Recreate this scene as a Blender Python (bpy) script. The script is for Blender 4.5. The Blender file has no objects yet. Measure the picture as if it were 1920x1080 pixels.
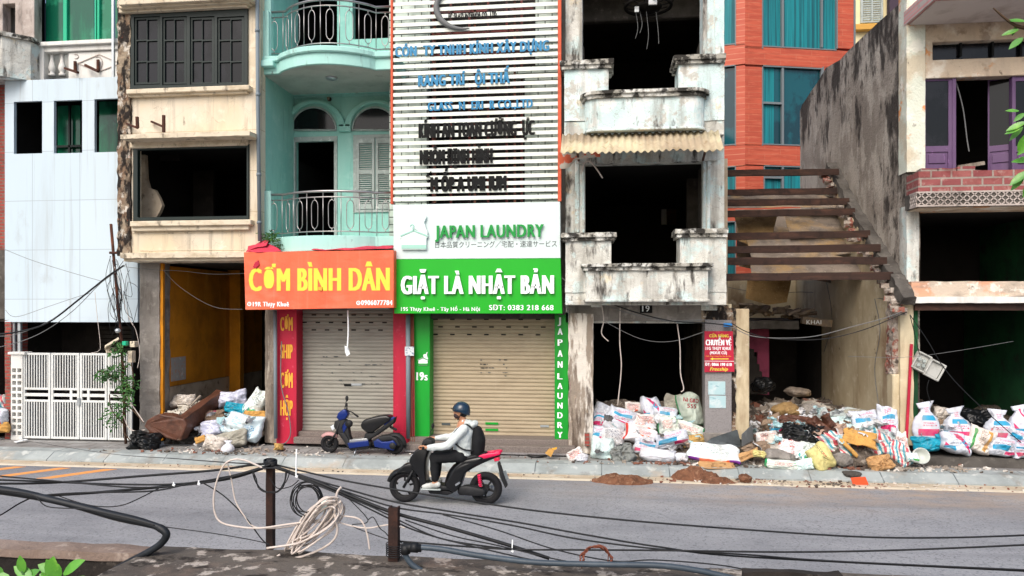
import bpy, bmesh, math, random
from mathutils import Vector, Matrix, noise
from mathutils.bvhtree import BVHTree
sc = bpy.context.scene
COL = sc.collection
RNG = random.Random(11)
# ------------------------------------------------------------------ camera, sky, sun, exposure
F, CX, CY, HC = 1400.0, 960.0, 580.0, 3.1
TH = math.radians(6.84)
cam = bpy.data.objects.new('camera', bpy.data.cameras.new('camera'))
COL.objects.link(cam); sc.camera = cam
cam.location = (0, 0, HC); cam.rotation_euler = (math.pi/2, 0, TH)
cam.data.sensor_width = 36; cam.data.lens = 36*F/1920; cam.data.shift_y = (CY-540)/1920
cam.data.clip_start = 0.05; cam.data.clip_end = 2000
SUN_EL, SUN_AZ = math.radians(44), math.radians(196)      # azimuth clockwise from +Y: behind the viewer, a little to the left
w = bpy.data.worlds.new('World'); sc.world = w; w.use_nodes = True
nt = w.node_tree
sky = nt.nodes.new('ShaderNodeTexSky'); sky.sky_type = 'NISHITA'; sky.sun_disc = False
sky.sun_elevation = SUN_EL; sky.sun_rotation = SUN_AZ
sky.dust_density = 4.0; sky.ozone_density = 1.0; sky.air_density = 1.0
nt.links.new(sky.outputs[0], nt.nodes['Background'].inputs[0])
nt.nodes['Background'].inputs[1].default_value = 0.14
sun = bpy.data.objects.new('sun', bpy.data.lights.new('sun', 'SUN'))
COL.objects.link(sun)
sun.data.energy = 1.5; sun.data.angle = math.radians(40); sun.data.color = (1.0, 0.95, 0.89)
sd = Vector((math.sin(SUN_AZ)*math.cos(SUN_EL), math.cos(SUN_AZ)*math.cos(SUN_EL), math.sin(SUN_EL)))
sun.rotation_euler = sd.to_track_quat('Z', 'Y').to_euler()
vs = sc.view_settings
vs.view_transform = 'Standard'; vs.look = 'None'; vs.gamma = 1.0; vs.exposure = 0.5; vs.use_curve_mapping = False
try:
    sc.cycles.use_denoising = True
    sc.cycles.max_bounces = 8
except Exception:
    pass
# ------------------------------------------------------------------ pixel <-> place: where a pixel's line of sight meets a known plane
SI, CO = math.sin(TH), math.cos(TH)
def ray(px, py):
    a, b = (px-CX)/F, (CY-py)/F
    return Vector((-SI + a*CO, CO + a*SI, b))
def P(px, py, Y):
    d = ray(px, py); s = Y/d.y
    return Vector((d.x*s, Y, HC + d.z*s))
def PXp(px, py, X):
    d = ray(px, py); s = X/d.x
    return Vector((X, d.y*s, HC + d.z*s))
def PZ(px, py, Z):
    d = ray(px, py); s = (Z-HC)/d.z
    return Vector((d.x*s, d.y*s, Z))
def ppm(px, Y):
    d = ray(px, CY); return F*d.y/Y          # pixels per metre there
# ------------------------------------------------------------------ materials
def lin(h):
    if not isinstance(h, str): return tuple(h)
    h = h.lstrip('#'); r = []
    for i in (0, 2, 4):
        v = int(h[i:i+2], 16)/255
        r.append(v/12.92 if v <= .04045 else ((v+.055)/1.055)**2.4)
    return tuple(r)
class NB:
    def __init__(s, name):
        s.m = bpy.data.materials.new(name); s.m.use_nodes = True
        s.t = s.m.node_tree; s.b = s.t.nodes['Principled BSDF']; s.tc = s.t.nodes.new('ShaderNodeTexCoord')
    def n(s, typ, **k):
        nd = s.t.nodes.new(typ)
        for a, v in k.items(): setattr(nd, a, v)
        return nd
    def l(s, a, b): s.t.links.new(a, b)
    def val(s, sock, v):
        if hasattr(v, 'is_output') or hasattr(v, 'links'): s.l(v, sock)
        else: sock.default_value = v
    def math(s, op, a, b=0.0, c=None):
        nd = s.n('ShaderNodeMath', operation=op); s.val(nd.inputs[0], a); s.val(nd.inputs[1], b)
        if c is not None: s.val(nd.inputs[2], c)
        return nd.outputs[0]
    def mapped(s, scale, coord='Object', off=(0, 0, 0)):
        mp = s.n('ShaderNodeMapping')
        s.l(s.tc.outputs[coord], mp.inputs[0])
        mp.inputs['Scale'].default_value = (scale,)*3 if isinstance(scale, (int, float)) else scale
        mp.inputs['Location'].default_value = off
        return mp.outputs[0]
    def noise(s, scale, coord='Object', detail=5, rough=.6, off=(0, 0, 0), dist=0.0):
        nd = s.n('ShaderNodeTexNoise'); s.l(s.mapped(scale, coord, off), nd.inputs['Vector'])
        nd.inputs['Scale'].default_value = 1; nd.inputs['Detail'].default_value = detail
        nd.inputs['Roughness'].default_value = rough; nd.inputs['Distortion'].default_value = dist
        return nd.outputs[0]
    def rng(s, v, lo, hi, a=0.0, b=1.0):
        nd = s.n('ShaderNodeMapRange'); s.l(v, nd.inputs[0])
        for i, x in enumerate((lo, hi, a, b)): nd.inputs[i+1].default_value = x
        return nd.outputs[0]
    def mix(s, f, a, b):
        nd = s.n('ShaderNodeMix', data_type='RGBA'); s.val(nd.inputs[0], f)
        for k, v in ((6, a), (7, b)):
            if hasattr(v, 'links'): s.l(v, nd.inputs[k])
            else: nd.inputs[k].default_value = (*lin(v), 1)
        return nd.outputs[2]
    def rect(s, x, y, x0, x1, y0, y1):
        a = s.math('MULTIPLY', s.math('GREATER_THAN', x, x0), s.math('LESS_THAN', x, x1))
        b = s.math('MULTIPLY', s.math('GREATER_THAN', y, y0), s.math('LESS_THAN', y, y1))
        return s.math('MULTIPLY', a, b)
def finish(b, col, rough, metal, spec, bump, coord='Object'):
    if hasattr(col, 'links'): b.l(col, b.b.inputs['Base Color'])
    else: b.b.inputs['Base Color'].default_value = (*lin(col), 1)
    b.b.inputs['Roughness'].default_value = rough; b.b.inputs['Metallic'].default_value = metal
    b.b.inputs['Specular IOR Level'].default_value = spec
    if bump:
        bp = b.n('ShaderNodeBump'); bp.inputs['Strength'].default_value = bump[1]; bp.inputs['Distance'].default_value = bump[2] if len(bump) > 2 else .01
        b.l(b.noise(bump[0], coord, 6, .65), bp.inputs['Height']); b.l(bp.outputs[0], b.b.inputs['Normal'])
    return b.m
_k = [0]
def layer(b, col, L, coord='Object'):
    """L = (colour, scale, lo, hi, amount[, kind]); kinds: n noise patches, c crack lines, v cells"""
    c2, scl, lo, hi, amt = L[:5]; kind = L[5] if len(L) > 5 else 'n'
    _k[0] += 1
    off = (_k[0]*3.17 % 17, _k[0]*5.31 % 13, _k[0]*1.7 % 11)
    if kind == 'n': v = b.noise(scl, coord, 7, .62, off)
    else:
        vo = b.n('ShaderNodeTexVoronoi', feature='DISTANCE_TO_EDGE' if kind == 'c' else 'F1')
        mp = b.mapped(scl, coord, off)
        ns = b.n('ShaderNodeTexNoise'); b.l(mp, ns.inputs['Vector']); ns.inputs['Scale'].default_value = 1.5
        va = b.n('ShaderNodeVectorMath', operation='ADD'); b.l(mp, va.inputs[0]); b.l(ns.outputs[1], va.inputs[1])
        b.l(va.outputs[0], vo.inputs['Vector']); vo.inputs['Scale'].default_value = 1
        v = vo.outputs[0] if kind == 'c' else vo.outputs[1]
        if kind == 'v':
            sp = b.n('ShaderNodeSeparateColor'); b.l(v, sp.inputs[0]); v = sp.outputs[0]
    m = b.rng(v, lo, hi)
    m = b.math('MULTIPLY', m, amt)
    return b.mix(m, col, c2)
def mat(name, base, rough=.85, layers=(), bump=None, metal=0, spec=.35, coord='Object'):
    b = NB(name); col = base
    for L in layers: col = layer(b, col, L, coord)
    return finish(b, col, rough, metal, spec, bump, coord)
def brick(name, c1, c2, mortar, bw, bh, ms, plane='xz', layers=(), rough=.85, bump=None, offset=.5, bias=0.0, spec=.35, brick_bump=0.0):
    b = NB(name); sp = b.n('ShaderNodeSeparateXYZ'); b.l(b.tc.outputs['Object'], sp.inputs[0])
    cb = b.n('ShaderNodeCombineXYZ'); ax = dict(x=0, y=1, z=2)
    b.l(sp.outputs[ax[plane[0]]], cb.inputs[0]); b.l(sp.outputs[ax[plane[1]]], cb.inputs[1])
    br = b.n('ShaderNodeTexBrick'); b.l(cb.outputs[0], br.inputs['Vector']); br.offset = offset
    for k, v in (('Color1', c1), ('Color2', c2), ('Mortar', mortar)): br.inputs[k].default_value = (*lin(v), 1)
    for k, v in (('Scale', 1), ('Mortar Size', ms), ('Mortar Smooth', .1), ('Bias', bias), ('Brick Width', bw), ('Row Height', bh)): br.inputs[k].default_value = v
    col = br.outputs[0]
    for L in layers: col = layer(b, col, L)
    m = finish(b, col, rough, 0, spec, bump)
    if brick_bump:
        bp = b.n('ShaderNodeBump'); bp.inputs['Strength'].default_value = 1; bp.inputs['Distance'].default_value = brick_bump; bp.invert = True
        b.l(br.outputs[1], bp.inputs['Height'])
        if b.b.inputs['Normal'].links: b.l(b.b.inputs['Normal'].links[0].from_socket, bp.inputs['Normal'])
        b.l(bp.outputs[0], b.b.inputs['Normal'])
    return m
# ------------------------------------------------------------------ mesh builder
def catmull(pts, n=6, closed=False):
    pts = [Vector(p) for p in pts]; out = []; N = len(pts)
    if N < 3: return pts
    rng = range(N if closed else N-1)
    for i in rng:
        if closed: a, b, c, d = (pts[(i+k) % N] for k in (-1, 0, 1, 2))
        else: a, b, c, d = pts[max(i-1, 0)], pts[i], pts[i+1], pts[min(i+2, N-1)]
        for k in range(n):
            t = k/n
            out.append(.5*((2*b)+(c-a)*t+(2*a-5*b+4*c-d)*t*t+(3*b-a-3*c+d)*t*t*t))
    if not closed: out.append(pts[-1])
    return out
class MB:
    def __init__(s): s.bm = bmesh.new()
    def face(s, vs):
        try: return s.bm.faces.new(vs)
        except ValueError: return None
    def hull8(s, c):            # 8 corners: bottom 4 then top 4
        v = [s.bm.verts.new(p) for p in c]
        for f in ((0, 3, 2, 1), (4, 5, 6, 7), (0, 1, 5, 4), (1, 2, 6, 5), (2, 3, 7, 6), (3, 0, 4, 7)): s.face([v[i] for i in f])
        return s
    def box(s, x0, x1, y0, y1, z0, z1, M=None):
        c = [Vector(p) for p in ((x0, y0, z0), (x1, y0, z0), (x1, y1, z0), (x0, y1, z0), (x0, y0, z1), (x1, y0, z1), (x1, y1, z1), (x0, y1, z1))]
        if M is not None: c = [M @ p for p in c]
        return s.hull8(c)
    def pb(s, px0, py0, px1, py1, Y, d):
        x0, x1, z0, z1 = rectW(px0, py0, px1, py1, Y)
        return s.box(x0, x1, Y, Y+d, z0, z1)
    def prism(s, pts, off):     # polygon of points, swept by the vector off
        off = Vector(off); a = [s.bm.verts.new(p) for p in pts]; b = [s.bm.verts.new(Vector(p)+off) for p in pts]
        s.face(a[::-1]); s.face(b); n = len(a)
        for i in range(n): s.face((a[i], a[(i+1) % n], b[(i+1) % n], b[i]))
        return s
    def pp(s, pts, Y, d): return s.prism([P(x, y, Y) for x, y in pts], (0, d, 0))
    def plan(s, pts, z0, z1): return s.prism([(x, y, z0) for x, y in pts], (0, 0, z1-z0))
    def wall(s, px0, py0, px1, py1, Y, th, holes=()):
        x0, x1, z0, z1 = rectW(px0, py0, px1, py1, Y)
        return s.wallw(x0, x1, z0, z1, Y, th, [rectW(*h, Y) for h in holes])
    def wallw(s, x0, x1, z0, z1, Y, th, H=()):
        xs = sorted({x0, x1, *[min(max(v, x0), x1) for h in H for v in h[:2]]})
        zs = sorted({z0, z1, *[min(max(v, z0), z1) for h in H for v in h[2:]]})
        def full(i, j):
            if not (0 <= i < len(xs)-1 and 0 <= j < len(zs)-1): return False
            cx, cz = (xs[i]+xs[i+1])/2, (zs[j]+zs[j+1])/2
            return not any(h[0] < cx < h[1] and h[2] < cz < h[3] for h in H)
        V = {}
        def v(i, k, j):
            if (i, k, j) not in V: V[i, k, j] = s.bm.verts.new((xs[i], Y+th*k, zs[j]))
            return V[i, k, j]
        for i in range(len(xs)-1):
            for j in range(len(zs)-1):
                if not full(i, j): continue
                s.face((v(i, 0, j), v(i+1, 0, j), v(i+1, 0, j+1), v(i, 0, j+1)))
                s.face((v(i, 1, j), v(i, 1, j+1), v(i+1, 1, j+1), v(i+1, 1, j)))
                if not full(i-1, j): s.face((v(i, 0, j), v(i, 0, j+1), v(i, 1, j+1), v(i, 1, j)))
                if not full(i+1, j): s.face((v(i+1, 0, j), v(i+1, 1, j), v(i+1, 1, j+1), v(i+1, 0, j+1)))
                if not full(i, j-1): s.face((v(i, 0, j), v(i, 1, j), v(i+1, 1, j), v(i+1, 0, j)))
                if not full(i, j+1): s.face((v(i, 0, j+1), v(i+1, 0, j+1), v(i+1, 1, j+1), v(i, 1, j+1)))
        return s
    def room(s, x0, x1, y0, y1, z0, z1, skip=''):   # inside faces of a room open at the front
        v = [s.bm.verts.new(p) for p in ((x0, y0, z0), (x1, y0, z0), (x1, y1, z0), (x0, y1, z0), (x0, y0, z1), (x1, y0, z1), (x1, y1, z1), (x0, y1, z1))]
        for k, f in (('f', (0, 1, 2, 3)), ('c', (7, 6, 5, 4)), ('r', (1, 5, 6, 2)), ('b', (2, 6, 7, 3)), ('l', (3, 7, 4, 0))):
            if k not in skip: s.face([v[i] for i in f])
        return s
    def tube(s, pts, r, n=8, closed=False, cap=True):
        pts = [Vector(p) for p in pts]; N = len(pts)
        rr = r if isinstance(r, (list, tuple)) else [r]*N
        rings = []; up = None
        for i, p in enumerate(pts):
            t = (pts[(i+1) % N]-pts[i-1]) if closed else (pts[min(i+1, N-1)]-pts[max(i-1, 0)])
            if t.length < 1e-9: t = Vector((0, 0, 1))
            t.normalize()
            if up is None:
                up = Vector((0, 0, 1)) if abs(t.z) < .9 else Vector((0, 1, 0))
            a = t.cross(up)
            if a.length < 1e-4: a = t.cross(Vector((1, .3, .2)))
            a.normalize(); up = a.cross(t).normalized(); bvec = up
            rings.append([s.bm.verts.new(p + rr[i]*(math.cos(q)*a + math.sin(q)*bvec)) for q in (2*math.pi*k/n for k in range(n))])
        for i in range(N if closed else N-1):
            A, B = rings[i], rings[(i+1) % N]
            for k in range(n): s.face((A[k], A[(k+1) % n], B[(k+1) % n], B[k]))
        if cap and not closed:
            s.face(rings[0]); s.face(rings[-1][::-1])
        return s
    def bar(s, a, b, w, h=None):        # square bar between two points
        a, b = Vector(a), Vector(b); h = h or w; t = (b-a).normalized()
        u = t.cross(Vector((0, 0, 1)) if abs(t.z) < .9 else Vector((0, 1, 0))).normalized(); v = u.cross(t)
        c = [p + sx*u*w/2 + sy*v*h/2 for p in (a, b) for sx, sy in ((-1, -1), (1, -1), (1, 1), (-1, 1))]
        return s.hull8(c)
    def lathe(s, c, prof, n=16, M=None):  # prof: (radius, height)
        c = Vector(c); rings = []
        for r, h in prof:
            ring = []
            for k in range(n):
                q = 2*math.pi*k/n; p = Vector((r*math.cos(q), r*math.sin(q), h))
                ring.append(s.bm.verts.new(c + (M @ p if M is not None else p)))
            rings.append(ring)
        for A, B in zip(rings, rings[1:]):
            for k in range(n): s.face((A[k], A[(k+1) % n], B[(k+1) % n], B[k]))
        s.face(rings[0][::-1]); s.face(rings[-1])
        return s
    def ell(s, c, rx, ry, rz, M=None, nu=16, nv=10):
        c = Vector(c); rings = []
        for j in range(1, nv):
            a = math.pi*j/nv
            ring = []
            for k in range(nu):
                q = 2*math.pi*k/nu
                p = Vector((rx*math.sin(a)*math.cos(q), ry*math.sin(a)*math.sin(q), -rz*math.cos(a)))
                ring.append(s.bm.verts.new(c+(M @ p if M is not None else p)))
            rings.append(ring)
        for A, B in zip(rings, rings[1:]):
            for k in range(nu): s.face((A[k], A[(k+1) % nu], B[(k+1) % nu], B[k]))
        for z, ring, fl in ((-rz, rings[0], 1), (rz, rings[-1], 0)):
            p = Vector((0, 0, z)); v = s.bm.verts.new(c+(M @ p if M is not None else p))
            for k in range(nu):
                f = (ring[k], ring[(k+1) % nu], v)
                s.face(f[::-1] if fl else f)
        return s
    def loft(s, st, n=14, e=2.0):  # st: (centre, half_width_y, half_height, tilt) sections of a shape running along x in the xz plane
        rings = []; N = len(st)
        for i, (c, hy, hz, *tl) in enumerate(st):
            c = Vector(c); t = Vector(st[min(i+1, N-1)][0])-Vector(st[max(i-1, 0)][0]); t.y = 0; t.normalize()
            nrm = Vector((-t.z, 0, t.x)); ring = []
            for k in range(n):
                q = 2*math.pi*k/n; cx, sx = math.cos(q), math.sin(q)
                cx = math.copysign(abs(cx)**(2/e), cx); sx = math.copysign(abs(sx)**(2/e), sx)
                ring.append(s.bm.verts.new(c + Vector((0, 1, 0))*hy*cx + nrm*hz*sx))
            rings.append(ring)
        for A, B in zip(rings, rings[1:]):
            for k in range(n): s.face((A[k], A[(k+1) % n], B[(k+1) % n], B[k]))
        s.face(rings[0]); s.face(rings[-1][::-1])
        return s
    def cut(s, n, it=1):
        bmesh.ops.subdivide_edges(s.bm, edges=s.bm.edges[:], cuts=n, use_grid_fill=True); return s
    def split(s, L):            # cut long edges down to about L
        for _ in range(7):
            es = [e for e in s.bm.edges if e.calc_length() > L]
            if not es: break
            bmesh.ops.subdivide_edges(s.bm, edges=es, cuts=1, use_grid_fill=True)
        return s
    def jitter(s, amp, scale=3.0, seed=0, lim=None):
        for v in s.bm.verts:
            if lim and not lim(v.co): continue
            v.co = v.co + amp*noise.noise_vector(v.co*scale + Vector((seed*7.1, seed*3.3, seed)))
        return s
    def xf(s, M): s.bm.transform(M); return s
    def done(s, name, m, parent=None, bevel=0, smooth=False, sub=0, seg=1):
        bmesh.ops.remove_doubles(s.bm, verts=s.bm.verts, dist=1e-5)
        bmesh.ops.recalc_face_normals(s.bm, faces=s.bm.faces) if not getattr(s, 'keep', False) else None
        me = bpy.data.meshes.new(name); s.bm.to_mesh(me); s.bm.free()
        o = bpy.data.objects.new(name, me); COL.objects.link(o)
        if m is not None: me.materials.append(m)
        if smooth:
            for p in me.polygons: p.use_smooth = True
        if bevel:
            b = o.modifiers.new('bevel', 'BEVEL'); b.width = bevel; b.segments = seg; b.limit_method = 'ANGLE'; b.angle_limit = .6
        if sub:
            b = o.modifiers.new('sub', 'SUBSURF'); b.levels = sub; b.render_levels = sub
        if parent is not None: attach(o, parent)
        return o
def each(mb, name, m, parent=None, **k):
    """one object per separate piece of the builder's mesh"""
    mb.bm.verts.index_update(); bmesh.ops.remove_doubles(mb.bm, verts=mb.bm.verts, dist=1e-5)
    seen, out = set(), []
    for v0 in mb.bm.verts:
        if v0 in seen: continue
        st, isl = [v0], []
        seen.add(v0)
        while st:
            v = st.pop(); isl.append(v)
            for e in v.link_edges:
                o = e.other_vert(v)
                if o not in seen: seen.add(o); st.append(o)
        n = MB(); mp = {v: n.bm.verts.new(v.co) for v in isl}
        for f in {f for v in isl for f in v.link_faces}: n.bm.faces.new([mp[v] for v in f.verts])
        out.append(n.done(name, m, parent, **k))
    mb.bm.free(); return out
MB.each = lambda s, *a, **k: each(s, *a, **k)
def rectW(px0, py0, px1, py1, Y):
    m = (px0+px1)/2
    return (P(px0, CY, Y).x, P(px1, CY, Y).x, P(m, py1, Y).z, P(m, py0, Y).z)
def attach(o, parent):
    o.parent = parent
    if parent.type == 'EMPTY': o.matrix_parent_inverse = parent.matrix_basis.inverted()
def tag(o, label, cat, group=None):
    o['label'] = label; o['category'] = cat
    if group: o['group'] = group
    return o
def thing(name, label, cat, loc=(0, 0, 0), group=None):
    o = bpy.data.objects.new(name, None); COL.objects.link(o)
    o.empty_display_size = .2; o.location = loc; o.matrix_basis = Matrix.Translation(loc)
    return tag(o, label, cat, group)
def base(px, Y, z=.15):
    p = P(px, CY, Y); return (p.x, Y, z)
def struct(name, mb, m, **k):
    o = mb.done(name, m, **k); o['kind'] = 'structure'; return o
# lettering: cap height and width fitted to a rectangle on the plane Y
_cap = []
def text(body, px0, ytop, px1, ybase, Y, m, parent, name='lettering', bold=0.0, depth=.006, off=0.0, slant=0.0, X=None, M=None, shear=0.0):
    def mk(t):
        cu = bpy.data.curves.new('t', 'FONT'); cu.body = t; cu.offset = off; cu.extrude = .5; cu.space_character = 1+bold*1.1; cu.resolution_u = 3; cu.shear = shear
        o = bpy.data.objects.new('t', cu); COL.objects.link(o)
        bpy.context.view_layer.update()
        me = bpy.data.meshes.new_from_object(o.evaluated_get(bpy.context.evaluated_depsgraph_get()))
        bpy.data.objects.remove(o); bpy.data.curves.remove(cu); return me
    if not _cap:
        h = mk('H'); _cap.append(max(v.co.y for v in h.vertices))
    me = mk(body)
    xs = [v.co.x for v in me.vertices]; x0, x1 = min(xs), max(xs)
    if M is None:
        A, B, Z0, Z1 = rectW(px0, ytop, px1, ybase, Y)
    else: A, B, Z0, Z1 = px0, px1, ybase, ytop
    capw = Z1-Z0; wd = B-A; bm = bmesh.new()
    copies = [0.0] if not bold else [-bold/2, bold/2] if bold < .02 else [-bold/2, 0, bold/2]
    for ci, sh in enumerate(copies):
        t = bmesh.new(); t.from_mesh(me)
        for v in t.verts:
            u = (v.co.x-x0)/(x1-x0)*(wd-bold*capw) + bold*capw/2 + sh*capw
            co = Vector((A+u, Y - (v.co.z+.5)*depth - ci*.0007, Z0 + v.co.y/_cap[0]*capw + slant*u))
            if M is not None: co.y -= Y; co = M @ co
            v.co = co
        tm = bpy.data.meshes.new('x'); t.to_mesh(tm); t.free(); bm.from_mesh(tm); bpy.data.meshes.remove(tm)
    bpy.data.meshes.remove(me)
    mo = bpy.data.meshes.new(name); bm.to_mesh(mo); bm.free(); mo.materials.append(m)
    o = bpy.data.objects.new(name, mo); COL.objects.link(o)
    if parent is not None: attach(o, parent)
    return o
# ------------------------------------------------------------------ the palette
GRIME = '#2b2723'
M = {}
M['white_clad'] = brick('white_sheet_cladding', '#c6d5de', '#bfd0da', '#9aa7b1', 1.16, 1.11, .006, layers=(('#aeb9be', (3, 3, .4), .5, .75, .5), ('#8b8d89', (8, 8, .25), .57, .78, .5), ('#8a8579', (1.4, 1.4, .7), .62, .74, .35)), rough=.55, offset=0)
M['white_paint'] = mat('white_paint', '#dcdcd8', .7, (('#a9a49a', (5, 5, 1.2), .5, .8, .6), ('#6f675c', 7, .62, .8, .5)), (40, .2))
M['old_render'] = mat('old_grey_render', '#b5aaa3', .9, (('#8d817a', 1.6, .42, .65, .7), ('#d2cbc6', 4, .55, .7, .5), (GRIME, (3, 3, .8), .55, .7, .85)), (30, .5))
M['cream'] = brick('cream_plaster', '#dbd1bf', '#d8ccb7', '#b59f7c', 30, .86, .006, layers=(('#d3c09c', (.9, .9, .5), .45, .7, .7), ('#94836a', (4, 4, .5), .56, .76, .6), ('#7d7466', (6, 6, .25), .54, .7, .7), ('#3d3730', (3, 3, 1.2), .66, .73, .8), ('#b9ad98', (1.2, 1.2, .8), .52, .68, .6), ('#f0e8d6', 3, .58, .7, .6), ('#6d5a42', 2.3, .006, 0, .5, 'c'), ('#7b6a55', (7, 7, .9), .66, .8, .6)), bump=(35, .25))
M['cream_trim'] = mat('cream_trim', '#d5c9b3', .85, (('#a8977a', (3, 3, 6), .48, .7, .7), ('#4f463b', (6, 6, 3), .57, .7, .8)), (40, .3))
M['decay'] = mat('decayed_plaster', '#9c8d79', .95, (('#7d6450', 3.2, .44, .56, .9), ('#cfc8bc', 6, .55, .6, .9), ('#1f1a18', (5, 5, 2.2), .46, .54, .97), ('#a04f34', 6, .66, .7, .8)), (18, 1.0, .04))
M['teal'] = mat('turquoise_paint', '#97cbc1', .85, (('#79bab1', (1.2, 1.2, .6), .45, .7, .7), ('#b5dcd4', 3, .54, .72, .6), ('#5f8a83', (6, 6, .7), .58, .78, .6), ('#6d6a5d', (9, 9, 1.5), .66, .76, .6)), (45, .2))
M['teal_light'] = mat('pale_turquoise_paint', '#a9d9d1', .85, (('#90c6be', (2, 2, .8), .45, .7, .6), ('#66857d', (7, 7, 1.2), .57, .74, .7), ('#4d4a42', (5, 5, 3), .66, .74, .7)), (45, .2))
M['soffit'] = mat('stained_soffit', '#b9bcb4', .9, (('#8d968e', 1.5, .45, .7, .7), ('#6b6a60', 4, .6, .75, .5)), (30, .3))
M['blue_white'] = mat('peeling_pale_blue_paint', '#d3e3e2', .85, (('#bcd6d5', 1.1, .4, .6, .7), ('#e6e7e2', 2.6, .5, .6, .85), ('#bab5aa', 3.2, .57, .63, .8), ('#dccdae', 2.2, .63, .68, .7), ('#7d786f', (4, 4, .45), .5, .7, .7), ('#3a342f', (5, 5, 1.3), .59, .68, .9), ('#6d655c', 4.5, .012, .0, .6, 'c')), (22, .7, .02))
M['mouldy_white'] = mat('mouldy_white_plaster', '#dbdcd5', .9, (('#b9b7ae', 1.8, .42, .6, .75), ('#c9dedd', 2.6, .52, .6, .8), ('#dccdae', 2.1, .6, .66, .7), ('#7d776e', (4, 4, .4), .49, .68, .75), ('#322d29', (4.5, 4.5, 1.1), .565, .66, .9), ('#7c756b', 5, .014, 0, .7, 'c')), (22, .8, .02))
M['black_mould'] = mat('mould_capped_coping', '#a7a49a', .95, (('#dcdcd6', 4, .5, .58, .9), ('#211e1b', (5, 5, 5), .46, .56, .95)), (26, .8, .02))
M['peel_pillar'] = mat('flaking_paint_pillar', '#93877a', .95, (('#d8d2c8', (5, 5, .9), .47, .53, .95), ('#574a40', (4, 4, .7), .55, .62, .9), ('#b8a58e', 4, .6, .66, .6)), (24, .9, .02))
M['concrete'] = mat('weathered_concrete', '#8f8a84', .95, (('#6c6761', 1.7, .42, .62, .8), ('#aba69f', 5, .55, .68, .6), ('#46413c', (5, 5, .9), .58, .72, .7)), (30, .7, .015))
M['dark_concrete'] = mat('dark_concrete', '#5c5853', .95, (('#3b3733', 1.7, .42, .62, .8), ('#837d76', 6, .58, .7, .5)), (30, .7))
M['interior'] = mat('shade_dark_interior', '#38332f', .95, (('#1e1b19', 1.2, .4, .65, .8), ('#4d4740', 3, .6, .7, .4)), (25, .4))  # shade of the deep rooms is put into this wall colour
M['interior_dark'] = mat('unlit_room_shade', '#221f1d', .95, (('#141211', 1.2, .4, .65, .8),), None)  # near-black colour stands in for the darkness of unlit rooms
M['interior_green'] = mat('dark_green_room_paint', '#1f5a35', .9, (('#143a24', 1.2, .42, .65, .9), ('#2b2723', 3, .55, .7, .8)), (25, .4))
M['orange_wall'] = mat('orange_wall_paint', '#cb8417', .9, (('#99600f', 1.4, .42, .65, .75), ('#e2a33d', (4, 4, .7), .58, .7, .4), ('#5b3b12', (3, 3, 1), .62, .75, .6)), (30, .4))
M['dirty_white_wall'] = mat('dirty_white_wall', '#b9aa95', .95, (('#8a7863', 1.6, .42, .62, .8), ('#4a3d31', 3.1, .58, .68, .8)), (30, .6))
M['green_metal'] = mat('dark_green_paint', '#10211f', .5, (('#0a1514', 4, .5, .7, .6), ('#4b5a55', 14, .66, .75, .4)), None, 0, .4)
M['dark_glass'] = mat('dark_glass', '#0e1013', .1, (('#1f1f24', (1.1, 1, .8), .5, .56, .7),), None, 0, .3)
M['green_glass'] = mat('green_glass', '#11704f', .12, (('#0c4a3a', (1.3, 1, .25), .46, .54, .8), ('#2c8b6a', (.9, 1, .7), .55, .6, .7)), None, 0, .5)
M['green_frame'] = mat('bright_green_frame', '#1fae84', .45)
M['alu'] = mat('aluminium', '#b9c0c4', .4, (('#8c9194', 6, .5, .7, .5),), None, .6)
M['steel'] = mat('stainless_steel', '#a8a6a5', .32, (('#7d6a64', 7, .55, .7, .5),), None, .85)
M['rust'] = mat('rusty_iron', '#4a2d23', .9, (('#6d3f2a', 6, .5, .65, .8), ('#2a1c18', 4, .5, .7, .8)), (60, .5))
M['rust_beam'] = mat('rusty_dark_beam', '#382822', .9, (('#573b30', (2, 2, 9), .5, .7, .7), ('#251b18', 5, .52, .66, .8)), (50, .5))
M['pipe_grey'] = mat('grey_pipe', '#76828a', .6, (('#555e64', (3, 3, .8), .5, .75, .6),))
M['wire'] = mat('black_cable', '#15171a', .55)
M['wire_grey'] = mat('grey_cable', '#6d6f70', .6)
M['wire_white'] = mat('white_cable', '#c9beb6', .55, (('#8e857c', 9, .5, .7, .6),))
M['wire_brown'] = mat('rusty_wire', '#7a4534', .8)
M['shutter_grey'] = mat('grey_roller_shutter', '#97958b', .6, (('#7d7a71', (1.2, 1.2, 6), .45, .7, .6), ('#5f5a52', (10, 10, .7), .64, .82, .5), ('#4b4640', 16, .7, .76, .6)), None, 0, .4)
M['shutter_tan'] = mat('tan_roller_shutter', '#aa9b82', .6, (('#8b7c66', (1.2, 1.2, 6), .45, .7, .6), ('#cbbba2', (1, 1, .5), .55, .7, .4), ('#5e5242', (10, 10, .7), .66, .82, .5)), None, 0, .4)
M['red_board'] = mat('red_panel', '#b81d3b', .55, (('#8f1730', (3, 3, .6), .46, .7, .7), ('#cf5a73', 10, .6, .72, .45), ('#5e2a30', (8, 8, .6), .62, .74, .5)), None, 0, .35)
M['coral'] = mat('faded_coral_banner', '#ee6a48', .6, (('#e0593a', (2, 2, .3), .42, .7, .7), ('#f28266', (14, 14, .25), .55, .75, .4), ('#b2452d', 11, .68, .74, .4), ('#c9846a', (1.2, 1.2, 2.5), .55, .7, .5)), (4, .5, .04))
M['awning_red'] = mat('red_awning_cloth', '#c8384f', .75, (('#a12a40', 2.5, .45, .65, .7), ('#e0667a', 5, .6, .7, .5)), (9, .6, .03))
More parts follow.
